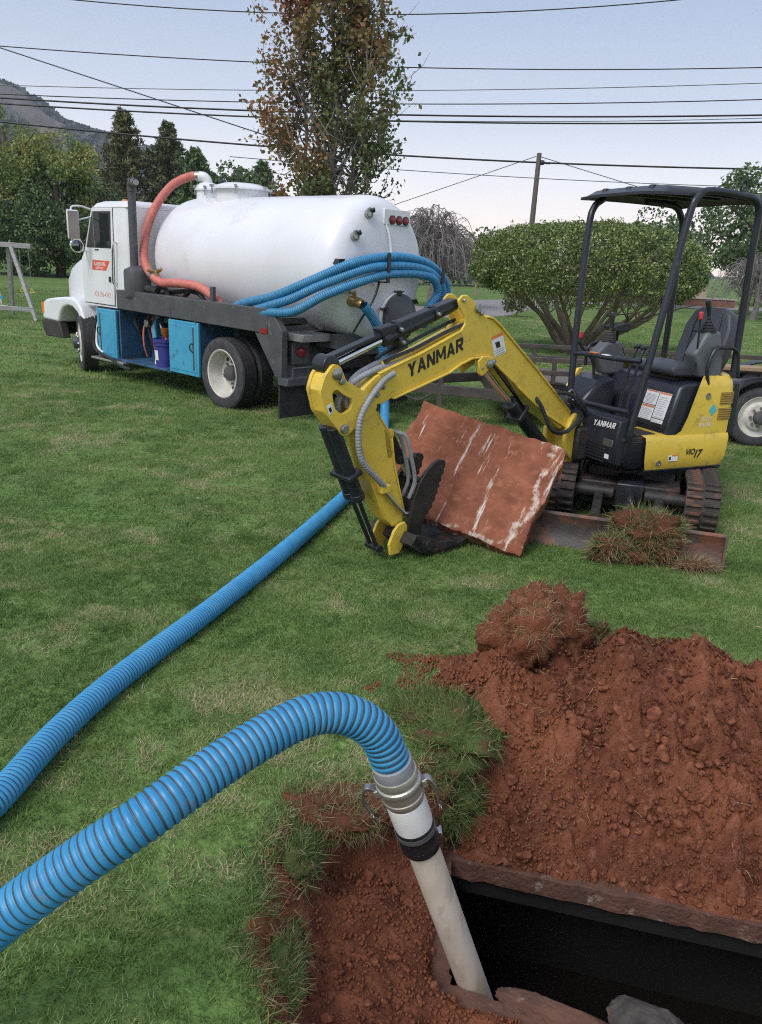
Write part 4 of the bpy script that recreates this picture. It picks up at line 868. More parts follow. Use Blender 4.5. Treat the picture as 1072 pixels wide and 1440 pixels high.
for y in (-.24, .0, .22):
    b = MB(); b.prism([(-.43, 2.205), (.42, 2.205), (.40, 2.240), (-.41, 2.240)], y-.02, y+.02, SIDE); b.build('roof_rib', 'black_paint', rf, bevel=.006)
b = MB(); a = np.linspace(0, 2*math.pi, 22); b.tube(np.stack([-.17+.024*np.cos(a), 0*a+.44, 2.260+.036*np.sin(a)], 1), .007, 8, False); b.build('lifting_eye', 'black_paint', rf)
# front guard rails
gr = pipe('guard_rail', [(.50, -.22, 1.115), (.52, -.05, 1.13), (.515, .25, 1.135), (.45, .42, 1.14)], .017)
for y in (.0, .13):
    b = MB(); b.box((.524, y+.03, 1.150), (.03, .07, .006)); b.build('reflector', 'sticker_white' if y else 'sticker_orange', gr)
pipe('guard_rail', [(.51, -.21, .79), (.525, .1, .795), (.50, .43, .80)], .017)
b = MB(); b.prism([(.44, .60), (.53, .60), (.51, .86), (.49, .86)], -.235, -.225, SIDE); b.build('post_gusset', 'navy_black', ex)
# ---- swing bracket and boom
b = MB(BF); 
for s in (-1, 1): b.prism([(-.16, .60), (-.10, .70), (-.04, .735), (.02, .70), (.06, .60), (.05, .47), (-.03, .40), (-.14, .42)], s*.085-.02, s*.085+.02, SIDE)
b.box2((-.16, -.10, .42), (.0, .10, .56)); b.bar((-.10, 0, .36), (-.10, 0, .62), .065, 20); br = b.build('swing_bracket', 'yellow_paint', ex, bevel=.01)
b = MB(BF); b.bolt((-.05, .108, .675), (0, 1, 0), .030, .02, 16); b.bolt((-.07, .108, .62), (0, 1, 0), .016, .016, 10); b.build('pin_cap', 'steel', br)
b = MB(); b.box2((.50, -.13, .40), (.66, .13, .64)); b.build('bracket_mount', 'black_grimy', ex, bevel=.02)
boomP = [(-.05,.703),(.40,1.036),(.821,1.335),(.903,1.385),(.965,1.400),(1.043,1.452),(1.10,1.503),(1.150,1.528),(1.19,1.527),(1.222,1.498),(1.205,1.454),(1.160,1.409),(1.150,1.364),(1.185,1.318),(1.334,1.262),(1.517,1.195),(1.694,1.142),(1.827,1.098),(1.907,1.038),(1.938,.989),(1.922,.955),(1.865,.938),(1.76,.945),(1.693,.974),(1.483,1.030),(1.26,1.092),(1.165,1.138),(1.076,1.165),(.934,1.172),(.867,1.130),(.624,.970),(.312,.770),(.10,.632),(-.014,.640)]
b = MB(BF)
b.prism(boomP, .050, .066, SIDE); b.prism(boomP, -.066, -.050, SIDE)
inner = [p for p in boomP if not (1.03 < p[0] < 1.23 and p[1] > 1.38)]
b.prism([(x, z) for x, z in inner], -.052, .052, SIDE); boom = b.build('boom', 'yellow_paint', ex, bevel=.006)
# raised flange along the underside and the top edge
def flange(pts, w, t, name, par, lat=.075):
    b = MB(BF); P = [np.array((x, 0, z)) for x, z in pts]
    for a_, c_ in zip(P[:-1], P[1:]):
        d = nrm(c_-a_); up = np.cross(d, (0, 1, 0)); b.box((np.linalg.norm(c_-a_)/2, 0, 0), (np.linalg.norm(c_-a_)+.004, lat*2, t), FR(a_, d, (0, 1, 0), np.cross(d, (0, 1, 0))))
    return b.build(name, 'yellow_paint', par, bevel=.004)
flange([(.02, .628), (.312, .765), (.624, .966), (.867, 1.126), (.934, 1.168), (1.076, 1.161), (1.165, 1.134), (1.26, 1.088), (1.483, 1.026), (1.693, .970)], 0, .012, 'bottom_flange', boom, .082)
flange([(.0, .742), (.40, 1.040), (.821, 1.340), (.903, 1.390), (.960, 1.404)], 0, .012, 'top_flange', boom, .078)
flange([(1.185, 1.322), (1.334, 1.266), (1.517, 1.199), (1.694, 1.146), (1.80, 1.112)], 0, .010, 'top_flange', boom, .074)
dd = nrm((-.45, 0, .146)); Mt = BF@FR((1.585, .0665, 1.075), dd, nrm(np.cross((0, 1, 0), dd)), (0, 1, 0)); block_text('maker_name', 'YANMAR', Mt, .46, .075, 'ink_black', boom, .22, .0012)
def quad_on_boom(name, pts, m, par, h=.0015):
    b = MB(BF); b.prism(pts, .0662, .0662+h, SIDE); return b.build(name, m, par, smooth=False)
dc = quad_on_boom('warning_decal', [(.912,1.282),(.81,1.311),(.756,1.188),(.858,1.160)], 'sticker_white', boom)
quad_on_boom('decal_band', [(.912,1.282),(.81,1.311),(.802,1.293),(.904,1.264)], 'sticker_orange', dc, .0022)
quad_on_boom('decal_pictogram', [(.872,1.247),(.832,1.258),(.815,1.222),(.85,1.212)], 'ink_black', dc, .0022)
for k in range(3): quad_on_boom('decal_line', [(.868-k*.007,1.197-k*.013),(.788-k*.007,1.220-k*.013),(.786-k*.007,1.216-k*.013),(.866-k*.007,1.193-k*.013)], 'sticker_ink', dc, .0022)
for (x, z, r_) in ((1.18, 1.497, .010), (1.055, 1.452, .026), (1.02, 1.425, .014), (1.877, .984, .026), (1.815, 1.0, .017), (1.77, 1.035, .012)):
    b = MB(BF); b.bolt((x, .066, z), (0, 1, 0), r_, .018, 16); b.build('pin_cap', 'steel', boom)
b = MB(BF); b.prism([(1.01, 1.07), (1.03, 1.145), (.99, 1.175), (.90, 1.165), (.885, 1.11), (.93, 1.085), (.985, 1.05)], .064, .088, SIDE); b.prism([(1.01, 1.07), (1.03, 1.145), (.99, 1.175), (.90, 1.165), (.885, 1.11), (.93, 1.085), (.985, 1.05)], -.088, -.064, SIDE); eb = b.build('cylinder_ear', 'yellow_paint', boom, bevel=.006)
b = MB(BF); b.bolt((.93, .088, 1.123), (0, 1, 0), .028, .018, 16); b.bolt((.895, .088, 1.135), (0, 1, 0), .018, .016, 10); b.bolt((.99, .088, 1.10), (0, 1, 0), .008, .01, 8); b.build('pin_cap', 'steel', eb)
# boom cylinder
def cyl(name, a, b_, mid, r, rr, lat=0, m='black_paint', rodm='chrome'):
    a = np.array((a[0], lat, a[1])); b_ = np.array((b_[0], lat, b_[1])); c = a+(b_-a)*mid
    q = MB(BF); q.bar(a, c, r, 20); d = nrm(c-a); q.tube([c-d*.05, c-d*.004, c], [r*1.12, r*1.12, r*1.0], 20); o = q.build(name, m, ex, bevel=.004)
    q = MB(BF); q.bar(c-d*.01, b_, rr, 16); q.build('piston_rod', rodm, o); return o
bc = cyl('boom_cylinder', (.10, .44), (.92, 1.12), .60, .048, .024)
b = MB(BF); b.box((0, 0, 0), (.03, .125, .125), FR((.50, 0, .77), nrm((.82, 0, .68)), (0, 1, 0), nrm((-.68, 0, .82)))); b.build('cylinder_clamp', 'black_paint', bc, bevel=.006)
b = MB(BF); b.prism([(.50,.80),(.53,.84),(.88,1.12),(.86,1.15)], .05, .062, SIDE); b.build('rod_guard', 'black_paint', bc)
# arm cylinder on top of the boom, with cover
ac = cyl('arm_cylinder', (1.19, 1.47), (2.10, 1.155), .60, .038, .020, .0)
b = MB(BF); b.prism([(1.20, 1.505), (1.66, 1.372), (1.78, 1.345), (1.76, 1.300), (1.64, 1.325), (1.19, 1.46)], -.035, .035, SIDE); b.build('cylinder_guard', 'navy_black', ac, bevel=.006)
b = MB(BF); b.prism([(1.76, 1.322), (2.10, 1.215), (2.10, 1.195), (1.75, 1.300)], -.03, .03, SIDE); b.build('rod_guard', 'navy_black', ac, bevel=.004)
b = MB(BF); b.lathe([(.030, -.055), (.055, -.05), (.055, .05), (.030, .055)], FR((2.115, 0, 1.165), (1,0,0), (0,0,1), (0,1,0)), 24); b.build('rod_eye', 'black_paint', ac, bevel=.004)
for (x, z) in ((1.36, 1.42), (1.64, 1.34), (1.62, 1.27)):
    b = MB(BF); b.lathe([(.046, -.012), (.046, .012)], FR((x, 0, z), nrm((0, 1, 0)), nrm((.35, 0, 1)), nrm((1, 0, -.35))), 20); b.build('band_clamp', 'black_paint', ac); b = MB(BF); b.bolt((x, .045, z), (0, 1, 0), .012, .02, 8); b.build('bolt', 'steel', ac)
# hydraulic lines along the boom
for k, (dz, lat, m_) in enumerate(((.0, .03, 'yellow_paint'), (.018, .045, 'black_paint'), (.035, -.03, 'black_paint'))):
    b = MB(BF); b.tube(catmull([(1.14, lat, 1.345+dz), (1.33, lat, 1.285+dz), (1.52, lat, 1.218+dz), (1.66, lat, 1.180+dz), (1.75, lat, 1.16+dz*.5)], 6), .011, 8); b.build('hydraulic_line', m_, boom)
# ---- arm (dipper)
armU = [(2.132,1.170),(2.105,1.180),(2.076,1.160),(2.040,1.090),(1.944,1.040),(1.858,1.000),(1.815,.945),(1.831,.905),(1.92,.86),(2.016,.800),(2.060,.800),(2.085,.835),(2.168,.926),(2.204,1.045),(2.178,1.12)]
holeU = [(2.130,1.031),(2.118,1.044),(2.097,1.049),(2.070,1.030),(2.042,1.011),(1.997,.993),(1.992,.965),(2.0,.937),(2.028,.922),(2.056,.914),(2.085,.928),(2.107,.946),(2.118,.975),(2.124,.995),(2.128,1.015)]
def nearest_ring(po, n):
    P = np.array(po+[po[0]]); d = np.r_[0, np.cumsum(np.hypot(*np.diff(P, axis=0).T))]; s = np.linspace(0, d[-1], n, endpoint=False); return np.stack([np.interp(s, d, P[:, 0]), np.interp(s, d, P[:, 1])], 1)
def ring_align(po, pi, n=60):
    A = nearest_ring(po, n); c = np.mean(pi, axis=0); Bn = []
    P = np.array(pi)
    B = nearest_ring(pi, 240)
    angB = np.arctan2(B[:, 1]-c[1], B[:, 0]-c[0])
    for a in A:
        t = math.atan2(a[1]-c[1], a[0]-c[0]); Bn.append(B[np.argmin(np.abs(np.angle(np.exp(1j*(angB-t)))))])
    return A.tolist(), [tuple(q) for q in Bn]
A_, B_ = ring_align(armU, holeU)
b = MB(BF)
for s in (-.038, .068): b.ringprism(A_, B_, s-.012, s+.012, SIDE)
arm = b.build('arm_bracket', 'yellow_paint', ex, fix=False)
b = MB(BF); back = [(2.13,1.16),(2.178,1.11),(2.200,1.045),(2.167,.93),(2.085,.838)]
for (a_, c_) in zip(back[:-1], back[1:]):
    a3 = np.array((a_[0], 0, a_[1])); c3 = np.array((c_[0], 0, c_[1])); d = nrm(c3-a3); b.box((np.linalg.norm(c3-a3)/2, 0, -.008), (np.linalg.norm(c3-a3), .09, .012), FR(a3+np.array([0, .015, 0]), d, (0, 1, 0), np.cross(d, (0, 1, 0))))
b.build('back_plate', 'yellow_paint', arm)
b = MB(BF); b.prism([(1.975,.885),(1.84,.935),(1.79,.90),(1.676,.743),(1.643,.568),(1.547,.277),(1.546,.202),(1.626,.192),(1.700,.255),(1.82,.50),(1.911,.754)], -.055, .055, SIDE); abox = b.build('arm_box', 'yellow_paint', ex, bevel=.008)
flange([(1.96, .86), (1.905, .75), (1.815, .50), (1.697, .255)], 0, .010, 'edge_flange', abox, .062)
flange([(1.79, .895), (1.672, .743), (1.639, .568), (1.543, .277)], 0, .010, 'edge_flange', abox, .060)
b = MB(BF); 
for s in (-1, 1): b.prism([(1.74,.80),(1.665,.788),(1.652,.76),(1.668,.72),(1.66,.62),(1.70,.62)], s*.045-.010, s*.045+.010, SIDE)
b.build('thumb_ear', 'yellow_paint', abox, bevel=.004)
for (x, z, r_, l_) in ((2.105, 1.128, .030, .08), (2.072, 1.088, .018, .08), (2.046, .834, .026, .08)):
    b = MB(BF); b.bolt((x, l_, z), (0, 1, 0), r_, .018, 16); b.build('pin_cap', 'steel', arm)
b = MB(BF); b.prism([(2.165,.965),(2.135,.980),(2.120,.935),(2.148,.918)], .0803, .0815, SIDE); s_ = b.build('sticker', 'sticker_white', arm); b = MB(BF); b.prism([(2.153,.953),(2.138,.961),(2.128,.938),(2.142,.930)], .0815, .0822, SIDE); b.build('pictogram', 'ink_black', s_)
# bucket cylinder (two barrels) and links
for lat in (.035, -.035):
    a3 = np.array((2.085, lat, .84)); c3 = np.array((1.885, lat, .405)); e3 = np.array((1.723, lat*.8, .075))
    q = MB(BF); q.bar(a3, c3, .036, 18); d = nrm(c3-a3); q.tube([c3-d*.04, c3-d*.003, c3], [.041, .041, .036], 18); o = q.build('bucket_cylinder', 'black_paint', ex, bevel=.003)
    q = MB(BF); q.bar(c3-d*.01, e3, .013, 10); q.build('piston_rod', 'black_paint', o)
q = MB(BF); q.box((0, 0, 0), (.03, .18, .10), FR((1.955, 0, .56), nrm((-.2, 0, -.435)), (0, 1, 0), nrm((.435, 0, -.2)))); q.build('cylinder_clamp', 'black_paint', ex, bevel=.006)
q = MB(BF); q.bar((1.723, -.06, .075), (1.723, .06, .075), .022, 14); q.build('link_pin', 'black_paint', ex)
for s in (1, -1):
    b = MB(BF); b.prism([(1.56,.225),(1.530,.185),(1.540,.12),(1.592,.030),(1.665,.030),(1.680,.10),(1.645,.18),(1.61,.215)], s*.078-.010, s*.078+.010, SIDE); b.build('bucket_link', 'yellow_paint', ex, bevel=.005)
# bucket: curved shell lying under the slab
bk = [(1.60,.11),(1.52,.05),(1.42,.015),(1.28,.010),(1.15,.03),(1.06,.07),(1.055,.085),(1.15,.055),(1.28,.035),(1.42,.045),(1.49,.08),(1.52,.14),(1.56,.17)]
b = MB(BF); b.prism(bk, -.19, .19, SIDE); bucket = b.build('digging_bucket', 'black_grimy', ex, bevel=.004)
for s in (-.19, .178):
    b = MB(BF); b.prism([(1.58,.11),(1.50,.045),(1.42,.012),(1.28,.006),(1.18,.026),(1.22,.07),(1.36,.085),(1.47,.14),(1.55,.17)], s, s+.012, SIDE); b.build('side_plate', 'black_grimy', bucket, bevel=.002)
for k in range(4):
    y = -.165+k*.11; b = MB(BF); b.prism([(1.10,.05),(1.0,.10),(.995,.105),(1.09,.085)], y-.018, y+.018, SIDE); b.build('bucket_tooth', 'steel', bucket, bevel=.003)
q = MB(BF); q.bar((1.45, -.20, .085), (1.45, .20, .085), .030, 14); q.build('bucket_pin', 'black_grimy', bucket)
# thumb: toothed plate
def thumb_poly():
    o = [(1.548,.20),(1.535,.30),(1.513,.40),(1.47,.50),(1.418,.565),(1.36,.61),(1.313,.632),(1.262,.622),(1.245,.595)]
    i = []
    pts = catmull([(1.262,.56), (1.290,.49), (1.310,.43), (1.335,.36), (1.375,.29), (1.405,.245), (1.425,.19), (1.428,.12), (1.42,.06)], 3)
    for k, p in enumerate(pts):
        i.append((p[0]-(.014 if k % 2 and k < 16 else 0), p[1]-(.004 if k % 2 and k < 16 else 0)))
    return o+i+[(1.44,.035),(1.48,.032),(1.52,.055),(1.545,.11)]
for lat, nm in ((.092, 'thumb_plate'), (-.10, 'thumb_plate')):
    b = MB(BF); b.prism([(1.48+(x-1.48)*.93, .08+(z-.08)*.90) for x, z in thumb_poly()], lat-.012, lat+.012, SIDE); tp = b.build(nm, 'thumb_black', ex, bevel=.003)
q = MB(BF); q.bar((1.475, -.13, .085), (1.475, .145, .085), .042, 18); q.build('thumb_pin', 'black_grimy', ex, bevel=.004)
q = MB(BF); q.bar((1.42, -.10, .45), (1.42, .10, .45), .02, 10); q.box((1.47, 0, .30), (.02, .19, .14)); q.build('thumb_crossbar', 'black_grimy', ex, bevel=.003)
tcx = cyl('thumb_cylinder', (1.655, .76), (1.44, .42), .55, .030, .015)
for lat in (.045, -.01):
    b = MB(BF); b.tube(catmull([(1.655, lat+.02, .775), (1.60, lat+.05, .745), (1.55, lat+.05, .62), (1.50, lat+.04, .47), (1.52, lat+.02, .36)], 6), .012, 8); b.build('thumb_hose', 'hose_grey', ex)
# grey spiral-wrapped hoses on the arm
for pts in ([(1.70,.075,1.110),(1.80,.09,1.065),(1.93,.10,.93),(1.965,.105,.80),(1.93,.105,.65),(1.80,.10,.52),(1.745,.085,.475),(1.725,.08,.455)],
            [(1.55,.02,1.190),(1.68,.03,1.155),(1.82,.04,1.125),(1.95,.03,1.07),(2.03,.01,.98),(2.02,.0,.90),(1.98,.0,.84)],
            [(1.60,-.02,1.185),(1.78,-.01,1.145),(1.93,.0,1.08),(1.985,.02,.98),(1.97,.03,.90),(1.95,.03,.85)]):
    P = resample(catmull(pts, 10), .006); b = MB(BF); b.tube(P, np.where(np.arange(len(P)) % 3 == 0, .0155, .0178), 10); b.build('hydraulic_hose', 'hose_grey', ex)
b = MB(BF); b.box((1.735, .075, .455), (.07, .05, .05), None); b.build('hose_block', 'yellow_paint', ex, bevel=.006)
b = MB(BF); b.tube([(1.72, .075, .43), (1.63, .08, .335), (1.56, .08, .275), (1.52, .08, .27)], .012, 8); b.build('hose_fitting', 'steel', ex)
for pts in ([(.40,.05,.88),(.38,.10,.82),(.28,.13,.66),(.10,.12,.62),(-.02,.13,.70),(.0,.12,.80),(.10,.10,.84)], [(.20,.09,.90),(.10,.13,.88),(.0,.14,.80),(-.10,.12,.74),(-.20,.08,.66)], [(.24,-.02,.95),(.10,.05,.93),(-.08,.08,.83),(-.22,.05,.70)], [(.16,.02,.93),(.02,.08,.88),(-.12,.11,.76),(-.24,.07,.60)]):
    b = MB(BF); b.tube(catmull(pts, 8), .014, 8); b.build('hydraulic_hose', 'rubber', ex)
b = MB(BF); a = np.linspace(0, 2*math.pi, 20); b.tube(np.stack([.06+.045*np.cos(a), .10+.0*a, .86+.045*np.sin(a)], 1), .008, 8, False); b.build('hose_guide', 'steel', ex)

# ------------------------------------------------------------------ slab held by bucket and thumb
sBR = np.array((.845, 4.398, .042)); sBL = np.array((-.075, 4.83, .225)); sTR = np.array((1.207, 4.84, .597))
ex_ = nrm(sBR-sBL); ey_ = sTR-sBR; ey_ = nrm(ey_-ex_*(ey_@ex_)); ez_ = np.cross(ex_, ey_)
Ls = np.linalg.norm(sBR-sBL); Hs = (sTR-sBR)@ey_
nxs, nys = 70, 50; V = []; rg = np.random.default_rng(4)
def slab_pts(t):
    X, Y = np.meshgrid(np.linspace(0, Ls, nxs), np.linspace(0, Hs, nys)); edge = np.minimum.reduce([X, Ls-X, Y, Hs-Y])
    jx = (fbm(Y*1+3, X*1+1, 9, 4, 5, .65)-.5)*.055; jy = (fbm(X+8, Y+2, 9, 4, 9, .65)-.5)*.055
    Zt = t+((fbm(X, Y, 14, 4, 3)-.5)*.012-.012*np.exp(-edge/.008)) * (1 if t > 0 else -1)
    return np.stack([X+jx*np.exp(-edge/.05), Y+jy*np.exp(-edge/.05), Zt], -1)
top = slab_pts(.0+.001); bot = slab_pts(-.115)
V = np.vstack([top.reshape(-1, 3), bot.reshape(-1, 3)]); ii = np.arange(nxs*nys).reshape(nys, nxs); q = nxs*nys
Fs = np.vstack([np.stack([ii[:-1,:-1].ravel(), ii[:-1,1:].ravel(), ii[1:,1:].ravel(), ii[1:,:-1].ravel()], 1), q+np.stack([ii[:-1,:-1].ravel(), ii[1:,:-1].ravel(), ii[1:,1:].ravel(), ii[:-1,1:].ravel()], 1)])
bd = np.r_[ii[0, :], ii[1:, -1], ii[-1, -2::-1], ii[-2:0:-1, 0]]; bn = np.roll(bd, -1); Fs = np.vstack([Fs, np.stack([bd, q+bd, q+bn, bn], 1)])
def slab_material():
    m = bpy.data.materials.new('slab_mat'); m.use_nodes = True; MATS['slab_mat'] = m
    nt = m.node_tree; n = nt.nodes; l = nt.links; b = n['Principled BSDF']; b.inputs['Roughness'].default_value = .88; b.inputs['Specular IOR Level'].default_value = .2
    t = n.new('ShaderNodeTexCoord')
    def nz(sc, det, st=(1, 1, 1), rot=0, rough=.6):
        mp = n.new('ShaderNodeMapping'); mp.inputs['Scale'].default_value = st; mp.inputs['Rotation'].default_value = (0, 0, rot); l.new(t.outputs['Object'], mp.inputs[0])
        z = n.new('ShaderNodeTexNoise'); z.inputs['Scale'].default_value = sc; z.inputs['Detail'].default_value = det; z.inputs['Roughness'].default_value = rough; l.new(mp.outputs[0], z.inputs['Vector']); return z.outputs['Fac']
    def mix(f, a, c, lo, hi):
        r = n.new('ShaderNodeMapRange'); r.inputs[1].default_value = lo; r.inputs[2].default_value = hi; l.new(f, r.inputs[0]); x = n.new('ShaderNodeMix'); x.data_type = 'RGBA'; l.new(r.outputs[0], x.inputs[0])
        for s_, q_ in ((6, a), (7, c)):
            if isinstance(q_, tuple): x.inputs[s_].default_value = (*q_, 1)
            else: l.new(q_, x.inputs[s_])
        return x.outputs[2]
    c1 = mix(nz(5, 8), (0.29, 0.105, 0.058), (0.16, 0.058, 0.033), .35, .65)
    c2 = mix(nz(16, 6), c1, (0.36, 0.14, 0.08), .52, .75)
    c3 = mix(nz(4.0, 8, (3.0, .30, 1), 0, .70), c2, (0.62, 0.53, 0.46), .575, .63)
    ae = n.new('ShaderNodeAttribute'); ae.attribute_name = 'worn'; mm = n.new('ShaderNodeMath'); mm.operation = 'MULTIPLY'; l.new(ae.outputs['Fac'], mm.inputs[0]); l.new(nz(26, 9, (1.3, .7, 1), 0, .72), mm.inputs[1]); c3 = mix(mm.outputs[0], c3, (0.58, 0.48, 0.41), .36, .56)      # scraped streaks
    c4 = mix(nz(60, 4), c3, (0.50, 0.38, 0.31), .68, .74)
    l.new(c4, b.inputs['Base Color']); bp = n.new('ShaderNodeBump'); bp.inputs['Strength'].default_value = .7; bp.inputs['Distance'].default_value = .006; l.new(nz(45, 8), bp.inputs['Height']); l.new(bp.outputs[0], b.inputs['Normal'])
slab_material()
nn_ = fbm(V[:, 0]+3, V[:, 1]+5, 6, 4, 8)-.5; wv = np.maximum(np.exp(-((V[:, 0]-(Ls-.07)+.16*nn_)/.040)**2), np.exp(-((V[:, 1]-.04+.14*nn_)/.035)**2)*(V[:, 0] > Ls*.4))*(V[:, 2] > -.03)*sstep(.36, .6, fbm(V[:, 0]+9, V[:, 1]+2, 5, 3, 18))
sl = npmesh('concrete_lid', V, Fs, 'slab_mat', attrs={'worn': wv}); sl.matrix_world = Matrix(FR(sBL, ex_, ey_, ez_).tolist()); tag(sl, 'red clay stained concrete lid slab held tilted in the excavator thumb', 'slab')
sl.data.set_sharp_from_angle(angle=rad(50))
# sod lying in the blade
uc = lambda x, y, z: (np.array([1.90, 5.78, 0])+(RZ(rad(252.6))@np.array([x, y, z, 1]))[:3])
sod('big heap of uprooted grass and red soil lying on the dozer blade', uc(1.26, .14, .21), (.24, .16, .12), 41, 2800, 2600, lumps=8, gzone=(-.3, 1), dzone=(-.7, 1), glen=(.03, .085), dlen=(.03, .10), w=.004)
sod('grassy clods spilling down in front of the dozer blade', uc(1.37, -.02, .08), (.23, .12, .09), 43, 1800, 2000, lumps=7, gzone=(-.3, 1), dzone=(-.5, 1), glen=(.03, .09), dlen=(.03, .10), w=.0045)
sod('bare red clod resting against the front of the dozer blade', uc(1.32, .24, .12), (.09, .07, .09), 45, 120, 500, dlen=(.03, .09), w=.0045)
sod('straggle of dry roots lying at the right end of the dozer blade', uc(1.33, .42, .03), (.12, .05, .03), 47, 60, 800, dlen=(.03, .12), w=.004)
# ================================================================== vacuum truck
TO = (-1.0025, 9.4003, 0.0); TA = rad(138.162)
tk = thing('vacuum_truck', 'white septic vacuum truck with cylindrical tank and blue tool boxes', 'truck', TO, TA)
tworld = lambda p: (np.array(TO)+(RZ(TA)@np.array([p[0], p[1], p[2], 1]))[:3])
WY = lambda u, w, z, sgn=1: FR((u, w, z), (1, 0, 0), (0, 0, 1) if sgn < 0 else (0, 0, -1), (0, sgn, 0))     # lathe axis along w
def wheel(u, w, z, R, steer=0.0, sgn=1, dish=True, name='wheel', par=None, wd=.215):
    A = T(u, w, z)@RZ(steer)@WY(0, 0, 0, sgn); h = wd/2; par = par or tk
    b = MB(A); b.lathe([(R*.66, -h*.8), (R*.70, -h*.95), (R*.80, -h*1.0), (R*.92, -h*.97), (R*.975, -h*.85), (R*.995, -h*.6), (R, 0), (R*.995, h*.6), (R*.975, h*.85), (R*.92, h*.97), (R*.80, h*1.0), (R*.70, h*.95), (R*.66, h*.8)], n=48, closed=True)
    t = b.build(name, 'tyre_side', par)
    for g in (-.62, -.2, .2, .62):      # tread bands standing proud, grooves between
        b = MB(A); b.lathe([(R*.985, h*(g-.17)), (R*1.008, h*(g-.15)), (R*1.008, h*(g+.15)), (R*.985, h*(g+.17))], n=48, closed=True); b.build('tread_band', 'rubber', t)
    b = MB(A)
    if dish: b.lathe([(R*.67, h*.78), (R*.69, h*.88), (R*.665, h*.93), (R*.63, h*.86), (R*.60, h*.45), (R*.57, -h*.1), (R*.53, -h*.55), (R*.42, -h*.62), (R*.30, -h*.58), (R*.0, -h*.58)], n=40, caps=False)
    else: b.lathe([(R*.67, h*.78), (R*.69, h*.88), (R*.665, h*.93), (R*.62, h*.80), (R*.50, h*.7), (R*.42, h*1.0), (R*.30, h*1.05), (R*.0, h*1.05)], n=40, caps=False)
    rim = b.build('rim', 'rim_white', t)
    zc = -h*.58 if dish else h*1.05
    b = MB(A); b.lathe([(R*.22, zc-.01), (R*.22, zc+.05), (R*.19, zc+.075), (R*.10, zc+.085), (0, zc+.085)], n=24); b.build('hub', 'dark_steel', t)
    for k in range(8):
        a = k*math.pi/4; b = MB(A); b.lathe([(.016, 0), (.016, .02), (.010, .03)], T(R*.31*math.cos(a), R*.31*math.sin(a), zc), 6); b.build('lug_nut', 'steel', rim)
    if dish:
        for k in range(5):
            a = k*2*math.pi/5+.3; b = MB(A); b.lathe([(.024, 0), (.024, .004)], T(R*.44*math.cos(a), R*.44*math.sin(a), zc-.004), 12); b.build('hand_hole', 'black_paint', rim)
    return t
for s in (1, -1):
    wheel(.24, s*.945, .385, .40, sgn=s, name='rear_wheel'); wheel(.24, s*.705, .385, .40, sgn=s, name='rear_wheel')
wheel(3.58, .90, .385, .40, steer=rad(-22), sgn=1, dish=False, name='front_wheel'); wheel(3.58, -.90, .385, .40, steer=rad(-22), sgn=-1, dish=False, name='front_wheel')
b = MB(); b.box2((-.9, .30, .50), (4.3, .40, .70)); b.box2((-.9, -.40, .50), (4.3, -.30, .70)); b.bar((.24, -.9, .385), (.24, .9, .385), .07, 12); b.bar((3.58, -.9, .385), (3.58, .9, .385), .05, 12); b.box2((-.85, -.4, .52), (-.75, .4, .68)); b.box2((.9, -.55, .45), (2.2, .55, .75)); b.box2((3.0, -.3, .35), (4.2, .3, .9)); b.build('chassis_frame', 'black_grimy', tk, bevel=.006)
# ---- tank
TZ = 1.585
TM = FR((0, 0, TZ), (0, 1, 0), (0, 0, 1), (1, 0, 0))
b = MB(TM); b.lathe([(0, -1.235), (.15, -1.233), (.30, -1.228), (.45, -1.218), (.57, -1.202), (.650, -1.170), (.705, -1.115), (.738, -1.04), (.750, -.96), (.7525, -.90), (.7525, -.88), (.750, -.83), (.750, 1.93), (.742, 1.99), (.712, 2.06), (.655, 2.125), (.57, 2.175), (.45, 2.212), (.30, 2.238), (.15, 2.252), (0, 2.255)], n=72); tank = b.build('tank', 'tank_paint', tk, angle=60)
for u in (-.02, .98):
    b = MB(TM); b.lathe([(.7495, u-.012), (.7520, u-.004), (.7525, u), (.7520, u+.004), (.7495, u+.012)], n=72, caps=False); b.build('weld_seam', 'tank_paint', tank)
for (u, r, h) in ((1.90, .155, .15), (1.20, .345, .13)):
    b = MB(T(u, 0, TZ+.70)); b.lathe([(r*.93, -.02), (r*.93, .05+h*.6), (r*1.08, .05+h*.6), (r*1.08, .05+h*.72), (r*1.0, .05+h*.76), (r*.92, .05+h*.95), (r*.6, .05+h*1.2), (0, .05+h*1.3)], n=32); mh = b.build('manhole', 'white_paint', tank)
    for k in range(6):
        a = k*math.pi/3+.2; b = MB(T(u, 0, TZ+.70)@RZ(a)); b.bar((r*1.08, 0, .05+h*.2), (r*1.08, 0, .05+h*.95), .008, 6); b.box((r*1.08, 0, .05+h*.85), (.05, .03, .025)); b.build('clamp', 'steel', mh)
b = MB(); b.tube(catmull([(1.90, 0, TZ+.86), (1.90, 0, TZ+.95), (1.93, .03, TZ+1.0), (2.0, .06, TZ+1.01)], 6), .06, 16); b.build('vacuum_elbow', 'white_paint', tank)
RH = [(1.98, .05, 2.595), (2.10, .14, 2.585), (2.25, .30, 2.47), (2.275, .52, 2.22), (2.21, .70, 1.95), (2.12, .82, 1.70), (2.03, .87, 1.52), (1.85, .90, 1.385), (1.62, .91, 1.305), (1.40, .91, 1.31), (1.13, .91, 1.315), (.85, .91, 1.30), (.66, .90, 1.24), (.50, .89, 1.16), (.42, .86, .98)]
P = resample(catmull(RH, 10), .008); b = MB(); b.tube(P, .052-.004*(np.arange(len(P)) % 3 == 0), 16); rh = b.build('red_vacuum_hose', 'hose_red', tk)
